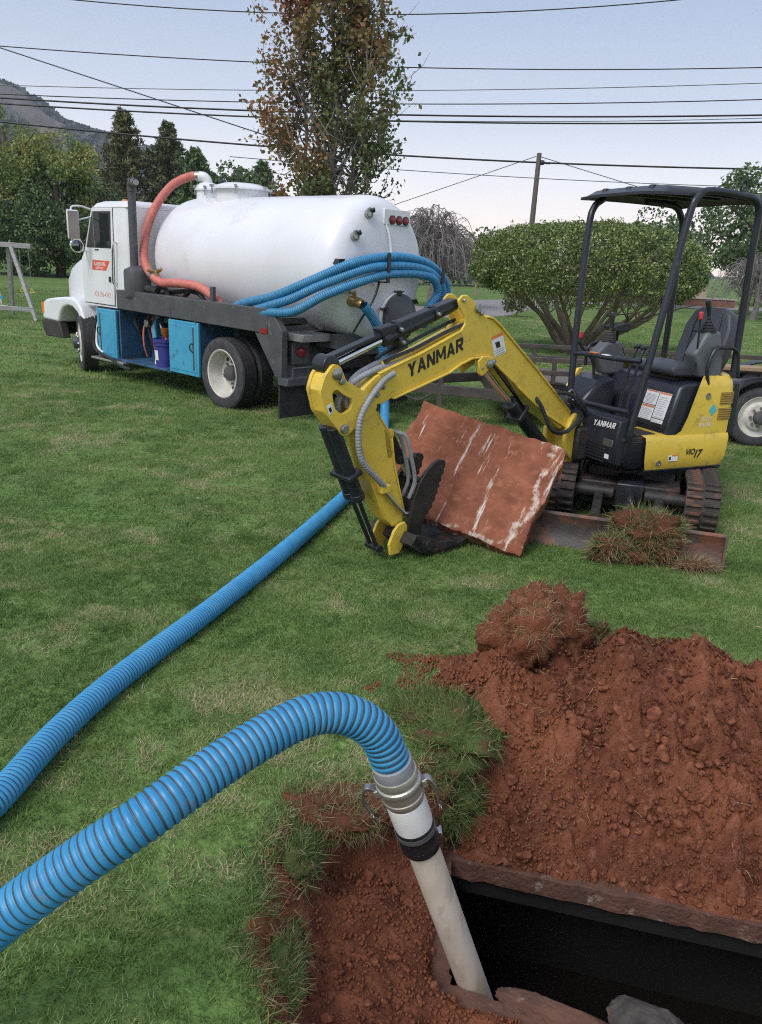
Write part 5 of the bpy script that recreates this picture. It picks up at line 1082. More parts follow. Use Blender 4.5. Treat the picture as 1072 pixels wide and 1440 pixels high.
for q in (RH[0], RH[7]):
    b = MB(); i = int(np.argmin(np.linalg.norm(P-np.array(q), axis=1))); d = nrm(P[min(i+3, len(P)-1)]-P[max(i-3, 0)]); c_ = P[i]+d*.03; b.tube([c_-d*.03, c_+d*.03], .059, 18); b.build('hose_clamp', 'steel', rh)
b = MB(); b.bar((1.72, .90, 1.30), (1.72, .90, 1.43), .03, 12); b.bar((1.72, .90, 1.42), (1.62, .90, 1.46), .022, 10); b.bar((1.80, .88, 1.42), (1.80, .98, 1.44), .02, 10); b.build('brass_valve', 'brass', tk, bevel=.004)
for pts in ([(2.0, .80, 1.20), (1.7, .84, 1.24), (1.55, .86, 1.16), (1.50, .86, .95)], [(1.3, .80, 1.15), (1.1, .84, 1.24), (.9, .86, 1.24), (.75, .88, 1.10)], [(1.9, .78, 1.12), (1.5, .8, 1.20), (1.0, .82, 1.22), (.7, .86, 1.05)]):
    b = MB(); b.tube(catmull(pts, 8), .028, 10); b.build('black_hose', 'rubber', tk)
# rear end fittings
def dome_u(r): return float(np.interp(r, [0, .15, .30, .45, .57, .65, .705, .738], [-1.235, -1.233, -1.228, -1.218, -1.202, -1.17, -1.115, -1.04]))
b = MB(); b.box2((-1.225, -.37, 2.045), (-1.195, .04, 2.20)); lp = b.build('light_plate', 'white_paint', tank, bevel=.006)
for y in (-.08, -.185, -.29):
    b = MB(FR((-1.225, y, 2.095), (0, 0, 1), (0, 1, 0), (-1, 0, 0))); b.lathe([(.046, 0), (.046, .012), (.040, .014), (.038, .012)], n=24); l_ = b.build('lamp_bezel', 'black_paint', lp)
    b = MB(FR((-1.225, y, 2.095), (0, 0, 1), (0, 1, 0), (-1, 0, 0))); b.lathe([(.037, .0), (.037, .013), (.02, .019), (0, .020)], n=24); b.build('red_lens', 'red_lens', l_)
b = MB(); b.tube(catmull([(-1.215, .0, 2.05), (-1.245, -.02, 1.95), (-1.275, -.03, 1.80), (-1.30, -.03, 1.6)], 6), .012, 8); b.build('conduit', 'white_paint', tank)
for (y, z) in ((.26, 2.13), (.46, 1.905)):
    r = math.hypot(y, z-TZ); u = dome_u(r); b = MB(FR((u, y, z), (0, 0, 1), (0, 1, 0), nrm((-1, .25, .2)))); b.lathe([(.042, -.03), (.042, .035), (.052, .038), (.052, .055), (.038, .06), (.035, .048), (0, .045)], n=24); s_ = b.build('sight_glass', 'steel', tank)
    b = MB(FR((u, y, z), (0, 0, 1), (0, 1, 0), nrm((-1, .25, .2)))); b.bar((.02, -.035, .04), (.035, -.065, .055), .025, 14); b.build('cap', 'black_paint', s_)
MR = FR((-1.215, -.20, 1.10), (0, 1, 0), (0, 0, 1), (-1, 0, 0))
b = MB(MR); b.lathe([(.25, -.05), (.25, .04), (.265, .04), (.265, .065), (.25, .07)], n=32); mw = b.build('rear_manway', 'white_paint', tank)
b = MB(MR); b.lathe([(.262, .062), (.255, .10), (.20, .15), (.12, .185), (0, .20)], n=32); b.build('manway_dome', 'dark_steel', mw)
for k in range(6):
    a = k*math.pi/3+.35; b = MB(MR); c, s = math.cos(a), math.sin(a); b.bar((.28*c, .28*s, .03), (.28*c, .28*s, .13), .012, 8); b.box((.27*c, .27*s, .105), (.05, .05, .03)); b.bar((.28*c-.04*s, .28*s+.04*c, .135), (.28*c+.04*s, .28*s-.04*c, .135), .007, 6); b.build('wing_clamp', 'black_grimy', mw)
b = MB(); b.tube([(-1.16, .46, 1.28), (-1.30, .47, 1.27), (-1.345, .45, 1.255)], [.055, .052, .050], 16); b.tube([(-1.26, .47, 1.30), (-1.27, .49, 1.37)], .022, 10); b.tube([(-1.27, .49, 1.36), (-1.31, .60, 1.37)], .012, 8); b.build('outlet_valve', 'brass', tank)
b = MB(); b.tube(catmull([(-1.30, .15, 1.48), (-1.29, .22, 1.30), (-1.25, .35, 1.10), (-1.2, .42, .95)], 6), .012, 8); b.build('drain_tube', 'black_paint', tank)
b = MB(); b.prism([(.62, 0), (.68, .0), (.66, .05), (.58, .05)], -.09, .09, FR((-1.13, 0, TZ+.05), (0, 1, 0), (0, 0, 1), (1, 0, 0))); b.build('step_bracket', 'black_paint', tank)
# hose hooks
for (y, dy) in ((.20, -.02), (-.70, -.07)):
    b = MB(); b.box2((-1.47, y-.022, 1.47), (-1.455, y+.022, 1.765)); b.box2((-1.46, y-.018, 1.47), (-1.20, y+.018, 1.485)); b.build('hose_hook', 'black_paint', tk, bevel=.003)
# ---- cab
def rrect(u0, u1, hw, c=.06):
    P = []
    for (cx_, cy_, a0) in ((u1-c, hw-c, 0), (u0+c, hw-c, 90), (u0+c, -hw+c, 180), (u1-c, -hw+c, 270)):
        P += [(cx_+c*math.cos(rad(a)), cy_+c*math.sin(rad(a))) for a in np.linspace(a0, a0+90, 5)]
    return P
b = MB(); loft(b, [(rrect(2.30, 3.50, .93), .92), (rrect(2.30, 3.46, .93), 1.56), (rrect(2.30, 3.40, .93), 1.64), (rrect(2.30, 3.16, .93), 2.165), (rrect(2.30, 3.16, .925), 2.18), (rrect(2.32, 3.13, .90), 2.215), (rrect(2.38, 3.05, .83), 2.245), (rrect(2.5, 2.9, .7), 2.255)]); cab = b.build('cab', 'white_paint', tk, angle=50)
b = MB(); b.box2((2.30, -.935, 2.158), (3.155, .9355, 2.172)); b.build('drip_rail', 'white_paint', cab, bevel=.004)
b = MB(); b.prism([(3.507, .942), (3.507, 1.525), (3.40, 1.646), (3.16, 2.1575), (2.627, 2.1575), (2.682, .942)], .920, .9335, SIDE); b.build('door_gap', 'black_paint', cab)
b = MB(); b.prism([(3.50, .95), (3.50, 1.52), (3.395, 1.640), (3.155, 2.155), (2.635, 2.155), (2.69, .95)], .920, .945, SIDE); door = b.build('cab_door', 'white_paint', cab, bevel=.008)
b = MB(); b.prism([(3.345, 1.665), (3.135, 2.118), (2.665, 2.118), (2.70, 1.665)], .94, .9475, SIDE); wf = b.build('window_frame', 'black_paint', door, bevel=.004)
b = MB(); b.prism([(3.10, 1.682), (3.075, 2.102), (2.682, 2.102), (2.715, 1.682)], .9476, .9486, SIDE); b.build('window_glass', 'glass_dark', door, smooth=False)
b = MB(); b.prism([(3.315, 1.682), (3.14, 2.07), (3.125, 1.682)], .9476, .9486, SIDE); b.build('vent_window', 'glass_dark', door, smooth=False)
b = MB(); b.box2((3.105, .945, 1.67), (3.12, .952, 2.11)); b.build('window_bar', 'steel', door)
b = MB(); b.box2((2.74, .945, 1.245), (2.79, .958, 1.315)); b.build('door_handle', 'black_paint', door, bevel=.006)
b = MB(); b.box2((3.02, .945, 1.635), (3.12, .952, 1.650)); b.build('vent_slot', 'black_paint', door)
DS = lambda u, z, w=.9455: FR((u, w, z), (-1, 0, 0), (0, 0, 1), (0, 1, 0))
b = MB(); b.prism([(0, 0), (.37, 0), (.47, .125), (.02, .125)], 0, .001, DS(3.225, 1.385)); lg = b.build('company_logo', 'red_print', door)
text('logo_lettering', 'SLAVEN SITE', DS(3.17, 1.442), .30, 'print_white', lg, .045, bold=.02, ext=.002); text('logo_lettering', 'SEPTIC', DS(3.13, 1.398), .20, 'print_white', lg, .03, bold=.02, ext=.002)
text('phone_number', '423-596-4542', DS(3.20, 1.045), .42, 'red_faded', door, .065, ext=.001); text('unit_number', '28', DS(3.435, 1.43, .931), .06, 'ink_black', cab, .055, ext=.001)
b = MB(); b.tube(catmull([(2.575, .93, 1.735), (2.575, .985, 1.73), (2.60, .99, 1.5), (2.625, .985, 1.25), (2.625, .93, 1.24)], 5), .012, 8); b.build('grab_rail', 'chrome', cab)
b = MB(); V = [(3.455, -.80, 1.63), (3.455, .80, 1.63), (3.205, .78, 2.13), (3.205, -.78, 2.13), (3.42, -.80, 1.60), (3.42, .80, 1.60), (3.17, .78, 2.10), (3.17, -.78, 2.10)]; b.add(V, [(0,1,2,3), (4,7,6,5), (0,4,5,1), (1,5,6,2), (2,6,7,3), (3,7,4,0)]); b.build('windshield', 'glass_dark', cab)
for y in (.55, 0, -.55):
    b = MB(); b.lathe([(.05, 0), (.05, .03), (.03, .055), (0, .06)], T(2.98, y, 2.235), 14); b.build('roof_marker', 'amber', cab)
# hood
b = MB(); sec = [(3.38, .82, 1.615, .80), (3.60, .80, 1.60, .80), (3.90, .76, 1.555, .80), (4.15, .72, 1.49, .80), (4.36, .69, 1.41, .80), (4.50, .66, 1.31, .80), (4.56, .63, 1.20, .80)]
V = []; 
for (u, hw, zt, zb) in sec: V += [(u, hw, zb), (u, hw, zt-.12), (u, hw-.03, zt-.05), (u, hw-.10, zt-.012), (u, hw*.5, zt), (u, -hw*.5, zt), (u, -hw+.10, zt-.012), (u, -hw+.03, zt-.05), (u, -hw, zt-.12), (u, -hw, zb)]
n_ = 10; Fh = [(i*n_+k, i*n_+k+1, (i+1)*n_+k+1, (i+1)*n_+k) for i in range(len(sec)-1) for k in range(n_-1)]+[tuple((len(sec)-1)*n_+k for k in range(n_)), tuple(range(n_))]
b.add(V, Fh); hood = b.build('hood', 'white_paint', tk, bevel=.006, angle=50)
b = MB(); b.box2((4.555, -.50, .85), (4.60, .50, 1.16)); b.build('grille', 'black_paint', hood, bevel=.01)
b = MB(); b.prism([(3.66, 1.17), (3.63, 1.07), (3.55, .985), (3.555, 1.02)], .795, .83, SIDE); b.build('hood_latch', 'rubber', hood)
fen = [(4.64,.63),(4.63,.80),(4.58,.885),(4.48,.925),(4.25,.955),(3.95,.985),(3.72,.995),(3.58,.96),(3.47,.86),(3.36,.66),(3.27,.46),(3.22,.37),(3.36,.36),(3.40,.50),(3.47,.66),(3.57,.79),(3.70,.86),(3.84,.875),(3.98,.84),(4.08,.76),(4.14,.66),(4.16,.62)]
for s in (1, -1):
    b = MB(); b.prism(fen, s*.62, s*1.03, SIDE); f_ = b.build('fender', 'white_paint', hood, bevel=.035, seg=4)
    b = MB(); b.prism([(4.645, .70), (4.642, .86), (4.56, .875), (4.575, .71)], s*.99, s*1.034, SIDE); b.build('side_marker', 'amber', f_, bevel=.006)
    b = MB(); b.prism([(3.75,.40),(3.30,.40),(3.42,.62),(3.55,.80),(3.70,.87),(3.85,.88),(4.0,.84),(4.1,.75),(4.15,.62),(4.15,.40)], s*.58, s*.63, SIDE); b.build('wheel_well', 'black_grimy', f_)
b = MB(); b.prism([(4.55,.40),(4.66,.44),(4.72,.60),(4.55,.645)], -1.0, 1.02, SIDE); b.prism([(4.05,.40),(4.60,.385),(4.70,.60),(4.62,.64),(4.16,.63),(4.12,.55)], .90, 1.025, SIDE); b.prism([(4.05,.40),(4.60,.385),(4.70,.60),(4.62,.64),(4.16,.63),(4.12,.55)], -1.025, -.90, SIDE); b.build('bumper', 'bumper_mat', tk, bevel=.015)
text('badge', 'VW', DS(4.50, .735, 1.031), .05, 'sticker_ink', hood, .045) if False else None
# mirrors
b = MB(); b.tube(catmull([(3.20, .93, 2.14), (3.22, 1.05, 2.17), (3.24, 1.16, 2.16), (3.25, 1.18, 2.10)], 5), .012, 8); b.tube([(3.18, .93, 2.05), (3.22, 1.14, 1.99)], .010, 8); b.tube(catmull([(3.25, 1.19, 1.78), (3.27, 1.17, 1.66), (3.33, 1.06, 1.63), (3.36, .94, 1.62)], 5), .012, 8); mb = b.build('mirror_bracket', 'white_paint', tk)
Mm = T(3.235, 1.165, 1.94)@RZ(rad(-20))
b = MB(Mm); b.box((0, 0, 0), (.045, .15, .36)); b.build('mirror_shell', 'white_paint', mb, bevel=.015); b = MB(Mm); b.box((-.024, 0, 0), (.004, .125, .335)); b.build('mirror_glass', 'mirror', mb)
Mm2 = T(3.24, 1.13, 1.68)@RZ(rad(-15))@RY(rad(-90)); b = MB(Mm2); b.lathe([(.085, -.03), (.092, 0), (.085, .006)], n=24); b.build('round_mirror_shell', 'chrome', mb); b = MB(Mm2); b.lathe([(.082, .004), (.05, .012), (0, .015)], n=24); b.build('round_mirror_glass', 'mirror', mb)
# exhaust
b = MB(); b.tube(catmull([(2.12, .965, 1.44), (2.115, .965, 1.8), (2.105, .965, 2.28), (2.10, .965, 2.36)], 4), .05, 18); b.tube(catmull([(2.10, .965, 2.34), (2.095, .966, 2.40), (2.06, .975, 2.43), (2.01, .99, 2.435)], 5), .056, 18); b.build('exhaust_stack', 'dark_steel', tk)
b = MB(); b.tube([(2.04, .982, 2.435), (1.90, 1.02, 2.43)], .044, 18, False); b.tube([(2.03, .985, 2.435), (1.905, 1.0187, 2.4303)], .036, 18, True); b.build('exhaust_tip', 'steel', tk)
b = MB(T(2.12, .93, 0)); b.lathe([(.155, 1.10), (.165, 1.13), (.165, 1.40), (.155, 1.43), (.07, 1.475), (.06, 1.48)], n=32); b.build('muffler_guard', 'dark_steel', tk)
b = MB(); b.bar((2.0, .90, 1.22), (1.72, .90, 1.19), .045, 14); b.build('exhaust_pipe', 'rubber', tk)
# ---- bed rail, tool boxes, rear
b = MB(); b.prism([(2.45, .935), (2.45, 1.172), (-.57, 1.158), (-.57, .905)], .94, 1.05, SIDE); rl = b.build('bed_rail', 'dark_steel', tk, bevel=.008)
b = MB(); b.prism([(2.45, .935), (2.45, 1.172), (-.57, 1.158), (-.57, .905)], -1.05, -.94, SIDE); b.build('bed_rail', 'dark_steel', tk, bevel=.008)
b = MB(); b.box2((-.57, -.94, 1.0), (2.28, .94, 1.06)); b.build('bed_deck', 'dark_steel', tk)
for u in (-.35, .55, 1.6):
    b = MB(); b.box2((u-.05, -.60, .72), (u+.05, .60, 1.10)); b.build('tank_cradle', 'dark_steel', tk)
b = MB(); b.box2((.44, .955, 1.16), (.50, 1.0, 1.32)); b.build('rail_post', 'dark_steel', tk, bevel=.006)
b = MB(); b.box2((1.22, .995, .93), (1.235, 1.055, 1.03)); b.box2((.70, .995, .89), (.72, 1.056, .97)); b.build('latch', 'dark_steel', rl)
b = MB(); b.prism([(2.44, .30), (2.44, .925), (1.27, .925), (1.27, .28)], .52, .55, SIDE); bx_ = b.build('tool_bay_back', 'black_grimy', tk)
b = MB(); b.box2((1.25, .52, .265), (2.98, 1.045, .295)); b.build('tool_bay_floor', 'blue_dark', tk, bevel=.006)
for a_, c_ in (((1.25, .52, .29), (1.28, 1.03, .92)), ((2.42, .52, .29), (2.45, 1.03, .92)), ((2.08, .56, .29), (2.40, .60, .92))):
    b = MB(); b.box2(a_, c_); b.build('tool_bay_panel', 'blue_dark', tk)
def door_panel(u0, u1, par, flip=False):
    b = MB(); b.box2((u0, 1.02, .285), (u1, 1.055, .905)); d = b.build('tool_box_door', 'blue_box', tk, bevel=.008)
    b = MB(); b.box2((u0+.04, 1.054, .33), (u1-.04, 1.061, .86)); b.build('pressed_panel', 'blue_box', d, bevel=.012)
    b = MB(); uu = u0+.09 if flip else u1-.09; b.box2((uu-.012, 1.06, .36), (uu+.012, 1.067, .85)); b.build('hinge_bar', 'dark_steel', d, bevel=.003)
    b = MB(); b.tube(catmull([(uu, 1.065, .56), (uu+.03, 1.09, .60), (uu+.02, 1.09, .66), (uu, 1.065, .66)], 5), .008, 8); b.build('latch_handle', 'black_paint', d)
    return d
door_panel(.66, 1.27, tk, True); door_panel(2.50, 2.98, tk)
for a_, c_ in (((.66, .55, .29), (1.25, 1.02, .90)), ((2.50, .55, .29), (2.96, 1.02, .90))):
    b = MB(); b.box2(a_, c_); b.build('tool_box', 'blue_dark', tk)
b = MB(); b.box2((2.30, .80, .235), (3.12, 1.10, .262)); b.build('cab_step', 'aluminium', tk, bevel=.006)
b = MB(); b.tube(catmull([(3.08, 1.0, .80), (3.10, 1.04, .55), (3.05, 1.07, .38), (2.85, 1.08, .31), (2.6, 1.09, .28), (2.35, 1.10, .22), (2.1, 1.10, .20)], 8), .022, 10); b.build('air_hose', 'rubber', tk)
b = MB(); b.tube(catmull([(3.06, .98, .80), (3.075, 1.02, .55), (3.02, 1.05, .40), (2.85, 1.06, .33)], 8), .016, 10); b.build('white_hose', 'print_white', tk)
# clutter in the bay: gauges, hoses, tools
for pts, m_, r_ in (([(2.30,.80,.88),(2.28,.90,.80),(2.24,.88,.70),(2.26,.82,.60)], 'rubber', .02), ([(2.2,.75,.86),(2.16,.85,.70),(2.15,.86,.50),(2.18,.80,.34)], 'hose_red', .012), ([(1.85,.70,.90),(1.80,.82,.82),(1.74,.84,.70),(1.78,.80,.55)], 'steel', .018), ([(1.98,.70,.88),(1.95,.80,.84),(1.86,.80,.83),(1.80,.72,.88)], 'rubber', .022), ([(2.02,.70,.90),(2.04,.80,.80),(1.98,.82,.62),(2.0,.78,.40),(1.95,.75,.31)], 'hose_red', .018), ([(1.93,.75,.90),(1.90,.85,.75),(1.86,.86,.55),(1.90,.80,.35)], 'blue_box', .03), ([(2.1,.7,.88),(2.12,.8,.75),(2.06,.8,.55),(2.1,.75,.40)], 'rubber', .018), ([(1.75,.7,.33),(1.68,.8,.42),(1.72,.85,.52),(1.80,.8,.45),(1.76,.78,.34)], 'rubber', .03), ([(1.70,.75,.45),(1.60,.8,.75),(1.50,.78,.88)], 'rubber', .016), ([(1.45,.75,.90),(1.42,.82,.78),(1.36,.80,.70)], 'steel', .02)):
    b = MB(); b.tube(catmull(pts, 6), r_, 10); b.build('bay_hose', m_, tk)
b = MB(WY(2.05, .86, .78)); b.lathe([(.05, -.03), (.05, .02), (.045, .025), (0, .025)], n=20); b.build('pressure_gauge', 'steel', tk)
b = MB(); b.tube([(1.83, .85, .295), (1.83, .85, .37), (1.83, .85, .42)], [.055, .045, .02], 14); b.build('white_jug', 'print_white', tk); b = MB(); b.box2((1.50, .75, .82), (1.64, .88, .89)); b.box2((1.38, .80, .84), (1.46, .9, .90)); b.build('pump_block', 'black_grimy', tk, bevel=.01)
# rear body
b = MB(); b.prism([(-.57, 1.158), (-.57, .905), (-.36, .90), (-.70, .47), (-.80, .47), (-.80, .95), (-.62, 1.158)], .965, 1.045, SIDE); b.build('rear_fender_plate', 'dark_steel', tk, bevel=.006)
b = MB(); V = [(-.62, -1.04, .98), (-.62, 1.04, .98), (-.78, 1.04, .44), (-.78, -1.04, .44)]; b.add(V+[(x+.05, y, z) for x, y, z in V], [(0,1,2,3), (4,7,6,5), (0,4,5,1), (1,5,6,2), (2,6,7,3), (3,7,4,0)]); rp_ = b.build('rear_panel', 'dark_steel', tk, bevel=.006)
b = MB(); b.box2((-.90, -1.05, .395), (-.74, 1.05, .475)); b.build('rear_ledge', 'dark_steel', tk, bevel=.008)
b = MB(); b.box2((-.765, .50, .04), (-.745, 1.04, .40)); b.build('mud_flap', 'rubber', tk); b = MB(); b.box2((-.765, -1.04, .04), (-.745, -.50, .40)); b.build('mud_flap', 'rubber', tk)
b = MB(); b.tube([(-.90, .98, .47), (-.90, .98, .58), (-.90, .55, .58), (-.90, .55, .47)], .012, 8); b.tube([(-.90, .76, .47), (-.90, .76, .58)], .010, 8); b.build('ledge_rail', 'dark_steel', tk)
b = MB(); b.box2((-.80, .66, .60), (-.70, .90, .84)); tb = b.build('tail_lamp_box', 'dark_steel', rp_, bevel=.008); b = MB(FR((-.80, .78, .73), (0, 0, 1), (0, 1, 0), (-1, 0, 0))); b.lathe([(.055, 0), (.055, .02), (.03, .03), (0, .032)], n=20); b.build('tail_lens', 'red_lens', tb)
b = MB(); b.box2((-.57, 1.046, .905), (-.46, 1.054, .955)); b.build('side_reflector', 'red_lens', rl)
b = MB(); b.box2((-1.10, .15, .78), (-.70, .55, .93)); b.box2((-1.10, -.6, .70), (-.72, .2, .84)); b.build('rear_cross_beam', 'aluminium' if False else 'dark_steel', tk, bevel=.006)
b = MB(); b.box2((-1.02, .30, .855), (-.60, .95, .93)); b.build('rear_tray', 'steel_dull', tk, bevel=.004)
b = MB(); b.box2((-1.0, -.12, .36), (-.75, .12, .50)); b.bar((-1.0, 0, .42), (-1.06, 0, .42), .03, 10); b.build('tow_hitch', 'black_grimy', tk, bevel=.01)
# bucket in the bay
bu = thing('plastic_bucket', 'dark blue plastic bucket standing in the open tool bay', 'bucket', tworld((1.60, .90, .297)), TA)
b = MB(); b.lathe([(.115, 0), (.135, .30), (.148, .302), (.150, .335), (.138, .338), (.13, .30), (.11, .01), (0, .008)], n=32); b.build('bucket_body', 'bucket_blue', bu); b = MB(); b.lathe([(.142, .26), (.149, .262), (.149, .272), (.142, .274)], n=32, closed=True); b.build('bucket_rib', 'bucket_blue', bu)
def arc_label(name, a0, a1, z0, z1, r, m, par):
    b = MB(); a = np.linspace(a0, a1, 7); V = [(r*(1+(z-.15)*.5)*math.cos(t), r*(1+(z-.15)*.5)*math.sin(t), z) for z in (z0, z1) for t in a]; b.add(V, [(k, k+1, 8+k, 7+k) for k in range(6)]); return b.build(name, m, par)
arc_label('bucket_label', rad(70), rad(105), .08, .20, .1285, 'sticker_white', bu); arc_label('bucket_label', rad(50), rad(64), .10, .16, .1285, 'sticker_white', bu)
fn = thing('orange_funnel', 'orange funnel sticking up above the blue bucket', 'funnel', tworld((1.60, .88, .60)), TA)
b = MB(); b.lathe([(.065, .16), (.060, .155), (.03, .06), (.018, .05), (.010, -.10)], n=20); b.build('cone', 'amber', fn)
# coiled hose on the hooks
ch = thing('coiled_hose', 'coil of blue suction hoses hung round the rear of the white tank', 'hose', TO, TA)
for k, pts in enumerate((
    [(.45,.90,.98),(.2,.94,1.08),(-.08,.96,1.18),(-.6,.97,1.29),(-1.05,.90,1.46),(-1.33,.60,1.645),(-1.40,.16,1.725),(-1.39,-.30,1.715),(-1.38,-.62,1.64),(-1.36,-.89,1.47),(-1.34,-.91,1.29),(-1.30,-.66,1.15),(-1.2,-.75,1.0)],
    [(.1,.93,1.02),(-.45,.985,1.165),(-.85,.985,1.27),(-1.15,.86,1.42),(-1.38,.50,1.565),(-1.42,.14,1.615),(-1.41,-.30,1.61),(-1.40,-.60,1.545),(-1.39,-.80,1.38),(-1.36,-.78,1.20),(-1.30,-.62,1.06)],
    [(-.2,.96,1.04),(-.5,1.01,1.11),(-.94,1.01,1.16),(-1.22,.84,1.29),(-1.40,.45,1.45),(-1.43,.14,1.51),(-1.42,-.3,1.52),(-1.42,-.58,1.475),(-1.40,-.70,1.33),(-1.38,-.60,1.18),(-1.33,-.50,1.02)])):
    pts = [(a_, b_, c_+(k*.024 if a_ < -1.2 else 0)) for a_, b_, c_ in pts]; V, F, mi = corrugated(pts, .046, .0215, 16); npmesh('hose_run', V, F, ['hose_blue', 'hose_groove'], ch, mi=mi)

# ================================================================== equipment trailer
tr = thing('equipment_trailer', 'dark steel flatbed trailer with side rails parked behind the excavator', 'trailer', (-.2, 8.75, 0), rad(-1.5))
b = MB()
for (a_, c_) in (((0, 0, .38), (1.40, -.30, .36)), ((0, .05, .38), (1.40, 1.15, .36))):
    a3, c3 = np.array(a_), np.array(c_); d = nrm(c3-a3); L_ = np.linalg.norm(c3-a3); b.box((L_/2, 0, 0), (L_, .06, .11), FR(a3, d, nrm(np.cross((0, 0, 1), d)), np.cross(d, nrm(np.cross((0, 0, 1), d)))))
b.box2((-.15, -.04, .36), (.25, .09, .44)); b.build('tongue', 'trailer_steel', tr, bevel=.005)
b = MB(); b.box2((1.35, -.36, .30), (6.0, -.28, .46)); b.box2((1.35, 1.10, .30), (6.0, 1.18, .46)); b.box2((1.35, -.36, .30), (1.43, 1.18, .46)); b.box2((5.92, -.36, .30), (6.0, 1.18, .46)); b.build('bed_frame', 'trailer_steel', tr, bevel=.005)
for k in range(8):
    b = MB(); b.box2((1.36, -.26+k*.171, .465), (6.0, -.10+k*.171, .505)); b.build('deck_plank', 'trailer_wood', tr, bevel=.004)
for s in (-.33, 1.14):
    for z_ in (.63, .765):
        b = MB(); b.box2((1.38, s-.025, z_-.025), (6.0, s+.025, z_+.025)); b.build('side_rail', 'trailer_steel', tr, bevel=.004)
    for k in range(9):
        x = 1.41+k*.57; b = MB(); b.box2((x-.022, s-.022, .44), (x+.022, s+.022, .745)); b.build('rail_post', 'trailer_steel', tr)
for z_ in (.63, .765):
    b = MB(); b.box2((1.385, -.30, z_-.022), (1.43, 1.11, z_+.022)); b.build('front_rail', 'trailer_steel', tr)
b = MB(); b.box2((.76, -.20, .08), (.81, -.15, .56)); b.lathe([(.09, .0), (.09, .02), (.03, .03)], T(.785, -.175, .04), 16); b.build('jack_stand', 'trailer_steel', tr)
b = MB(); b.tube(catmull([(.1, -.02, .42), (.35, -.10, .30), (.55, -.16, .24), (.70, -.17, .32)], 6), .012, 8); b.build('safety_chain', 'trailer_steel', tr)
for s in (-.36, 1.18):
    for x in (4.12, 4.85):
        wheel(x, s-.10 if s < 0 else s+.10, .315, .315, sgn=-1 if s < 0 else 1, dish=False, name='trailer_wheel', par=tr, wd=.20)
        b = MB(); a = np.linspace(0, math.pi, 15); po = [(x+.40*math.cos(t), .33+.38*math.sin(t)) for t in a]; pi_ = [(x+.385*math.cos(t), .33+.365*math.sin(t)) for t in a]
        b.prism(po+pi_[::-1], (s-.24 if s < 0 else s+.02), (s-.01 if s < 0 else s+.24), SIDE); b.build('trailer_fender', 'black_paint', tr)
b = MB(); b.box2((3.6, -.60, .775), (6.3, -.40, .815)); bd_ = b.build('wooden_board', 'wood_deck', None, bevel=.004); bd_.location = (-.2, 8.75, 0.015); bd_.rotation_euler = (0, 0, rad(-1.5)); tag(bd_, 'pale wooden board laid along the trailer above its wheel', 'board')
# ================================================================== vegetation
leafmat('leaf_maple', [(0.073,0.110,0.046), (0.114,0.162,0.059), (0.194,0.170,0.065), (0.341,0.145,0.073), (0.438,0.106,0.082)], trans=.3, attr='tone')
leafmat('leaf_holly', [(0.059,0.092,0.028), (0.111,0.161,0.041), (0.187,0.246,0.067), (0.306,0.338,0.118)], trans=.12, rough=.38, spec=.5)
leafmat('leaf_dark', [(0.049,0.089,0.040), (0.084,0.140,0.056), (0.132,0.196,0.076), (0.200,0.256,0.103)], trans=.2, big=.4, bigscale=.4)
leafmat('leaf_mixed', [(0.062,0.113,0.047), (0.126,0.199,0.062), (0.220,0.282,0.083), (0.419,0.377,0.105), (0.586,0.460,0.126)], trans=.25, big=.6, bigscale=.35)
leafmat('leaf_pine', [(0.052,0.073,0.034), (0.085,0.107,0.047), (0.130,0.143,0.062), (0.189,0.179,0.081)], trans=.1, big=.3)
leafmat('leaf_olive', [(0.065,0.075,0.032), (0.105,0.115,0.045), (0.155,0.155,0.062), (0.21,0.19,0.085)], trans=.1, big=.3)
leafmat('leaf_mountain', [(0.035,0.050,0.040), (0.050,0.065,0.048), (0.065,0.075,0.050), (0.085,0.080,0.055)], trans=.0, big=.4, bigscale=.02)
leafmat('leaf_rust', [(0.05,0.05,0.02), (0.10,0.055,0.03), (0.15,0.05,0.03), (0.06,0.065,0.025)], trans=.25, big=.4)
def leaves(P, size, rng, aspect=.6, up=None, up_amt=0.0):
    n = len(P); a = rng.normal(size=(n, 3)); a /= np.linalg.norm(a, axis=1)[:, None]
    nn = rng.normal(size=(n, 3))
    if up is not None: nn = nn*(1-up_amt)+np.asarray(up)*up_amt*1.6
    nn /= np.linalg.norm(nn, axis=1)[:, None]+1e-9
    a = a-nn*(a*nn).sum(1)[:, None]; a /= np.linalg.norm(a, axis=1)[:, None]+1e-9; c = np.cross(nn, a)
    s = (size*rng.uniform(.6, 1.3, n))[:, None]; w = s*aspect
    V = np.stack([P-a*s*.5, P+c*w*.5-a*s*.05, P+a*s*.5+nn*s*.08, P-c*w*.5-a*s*.05], 1).reshape(-1, 3)
    return V, np.arange(4*n).reshape(-1, 4)
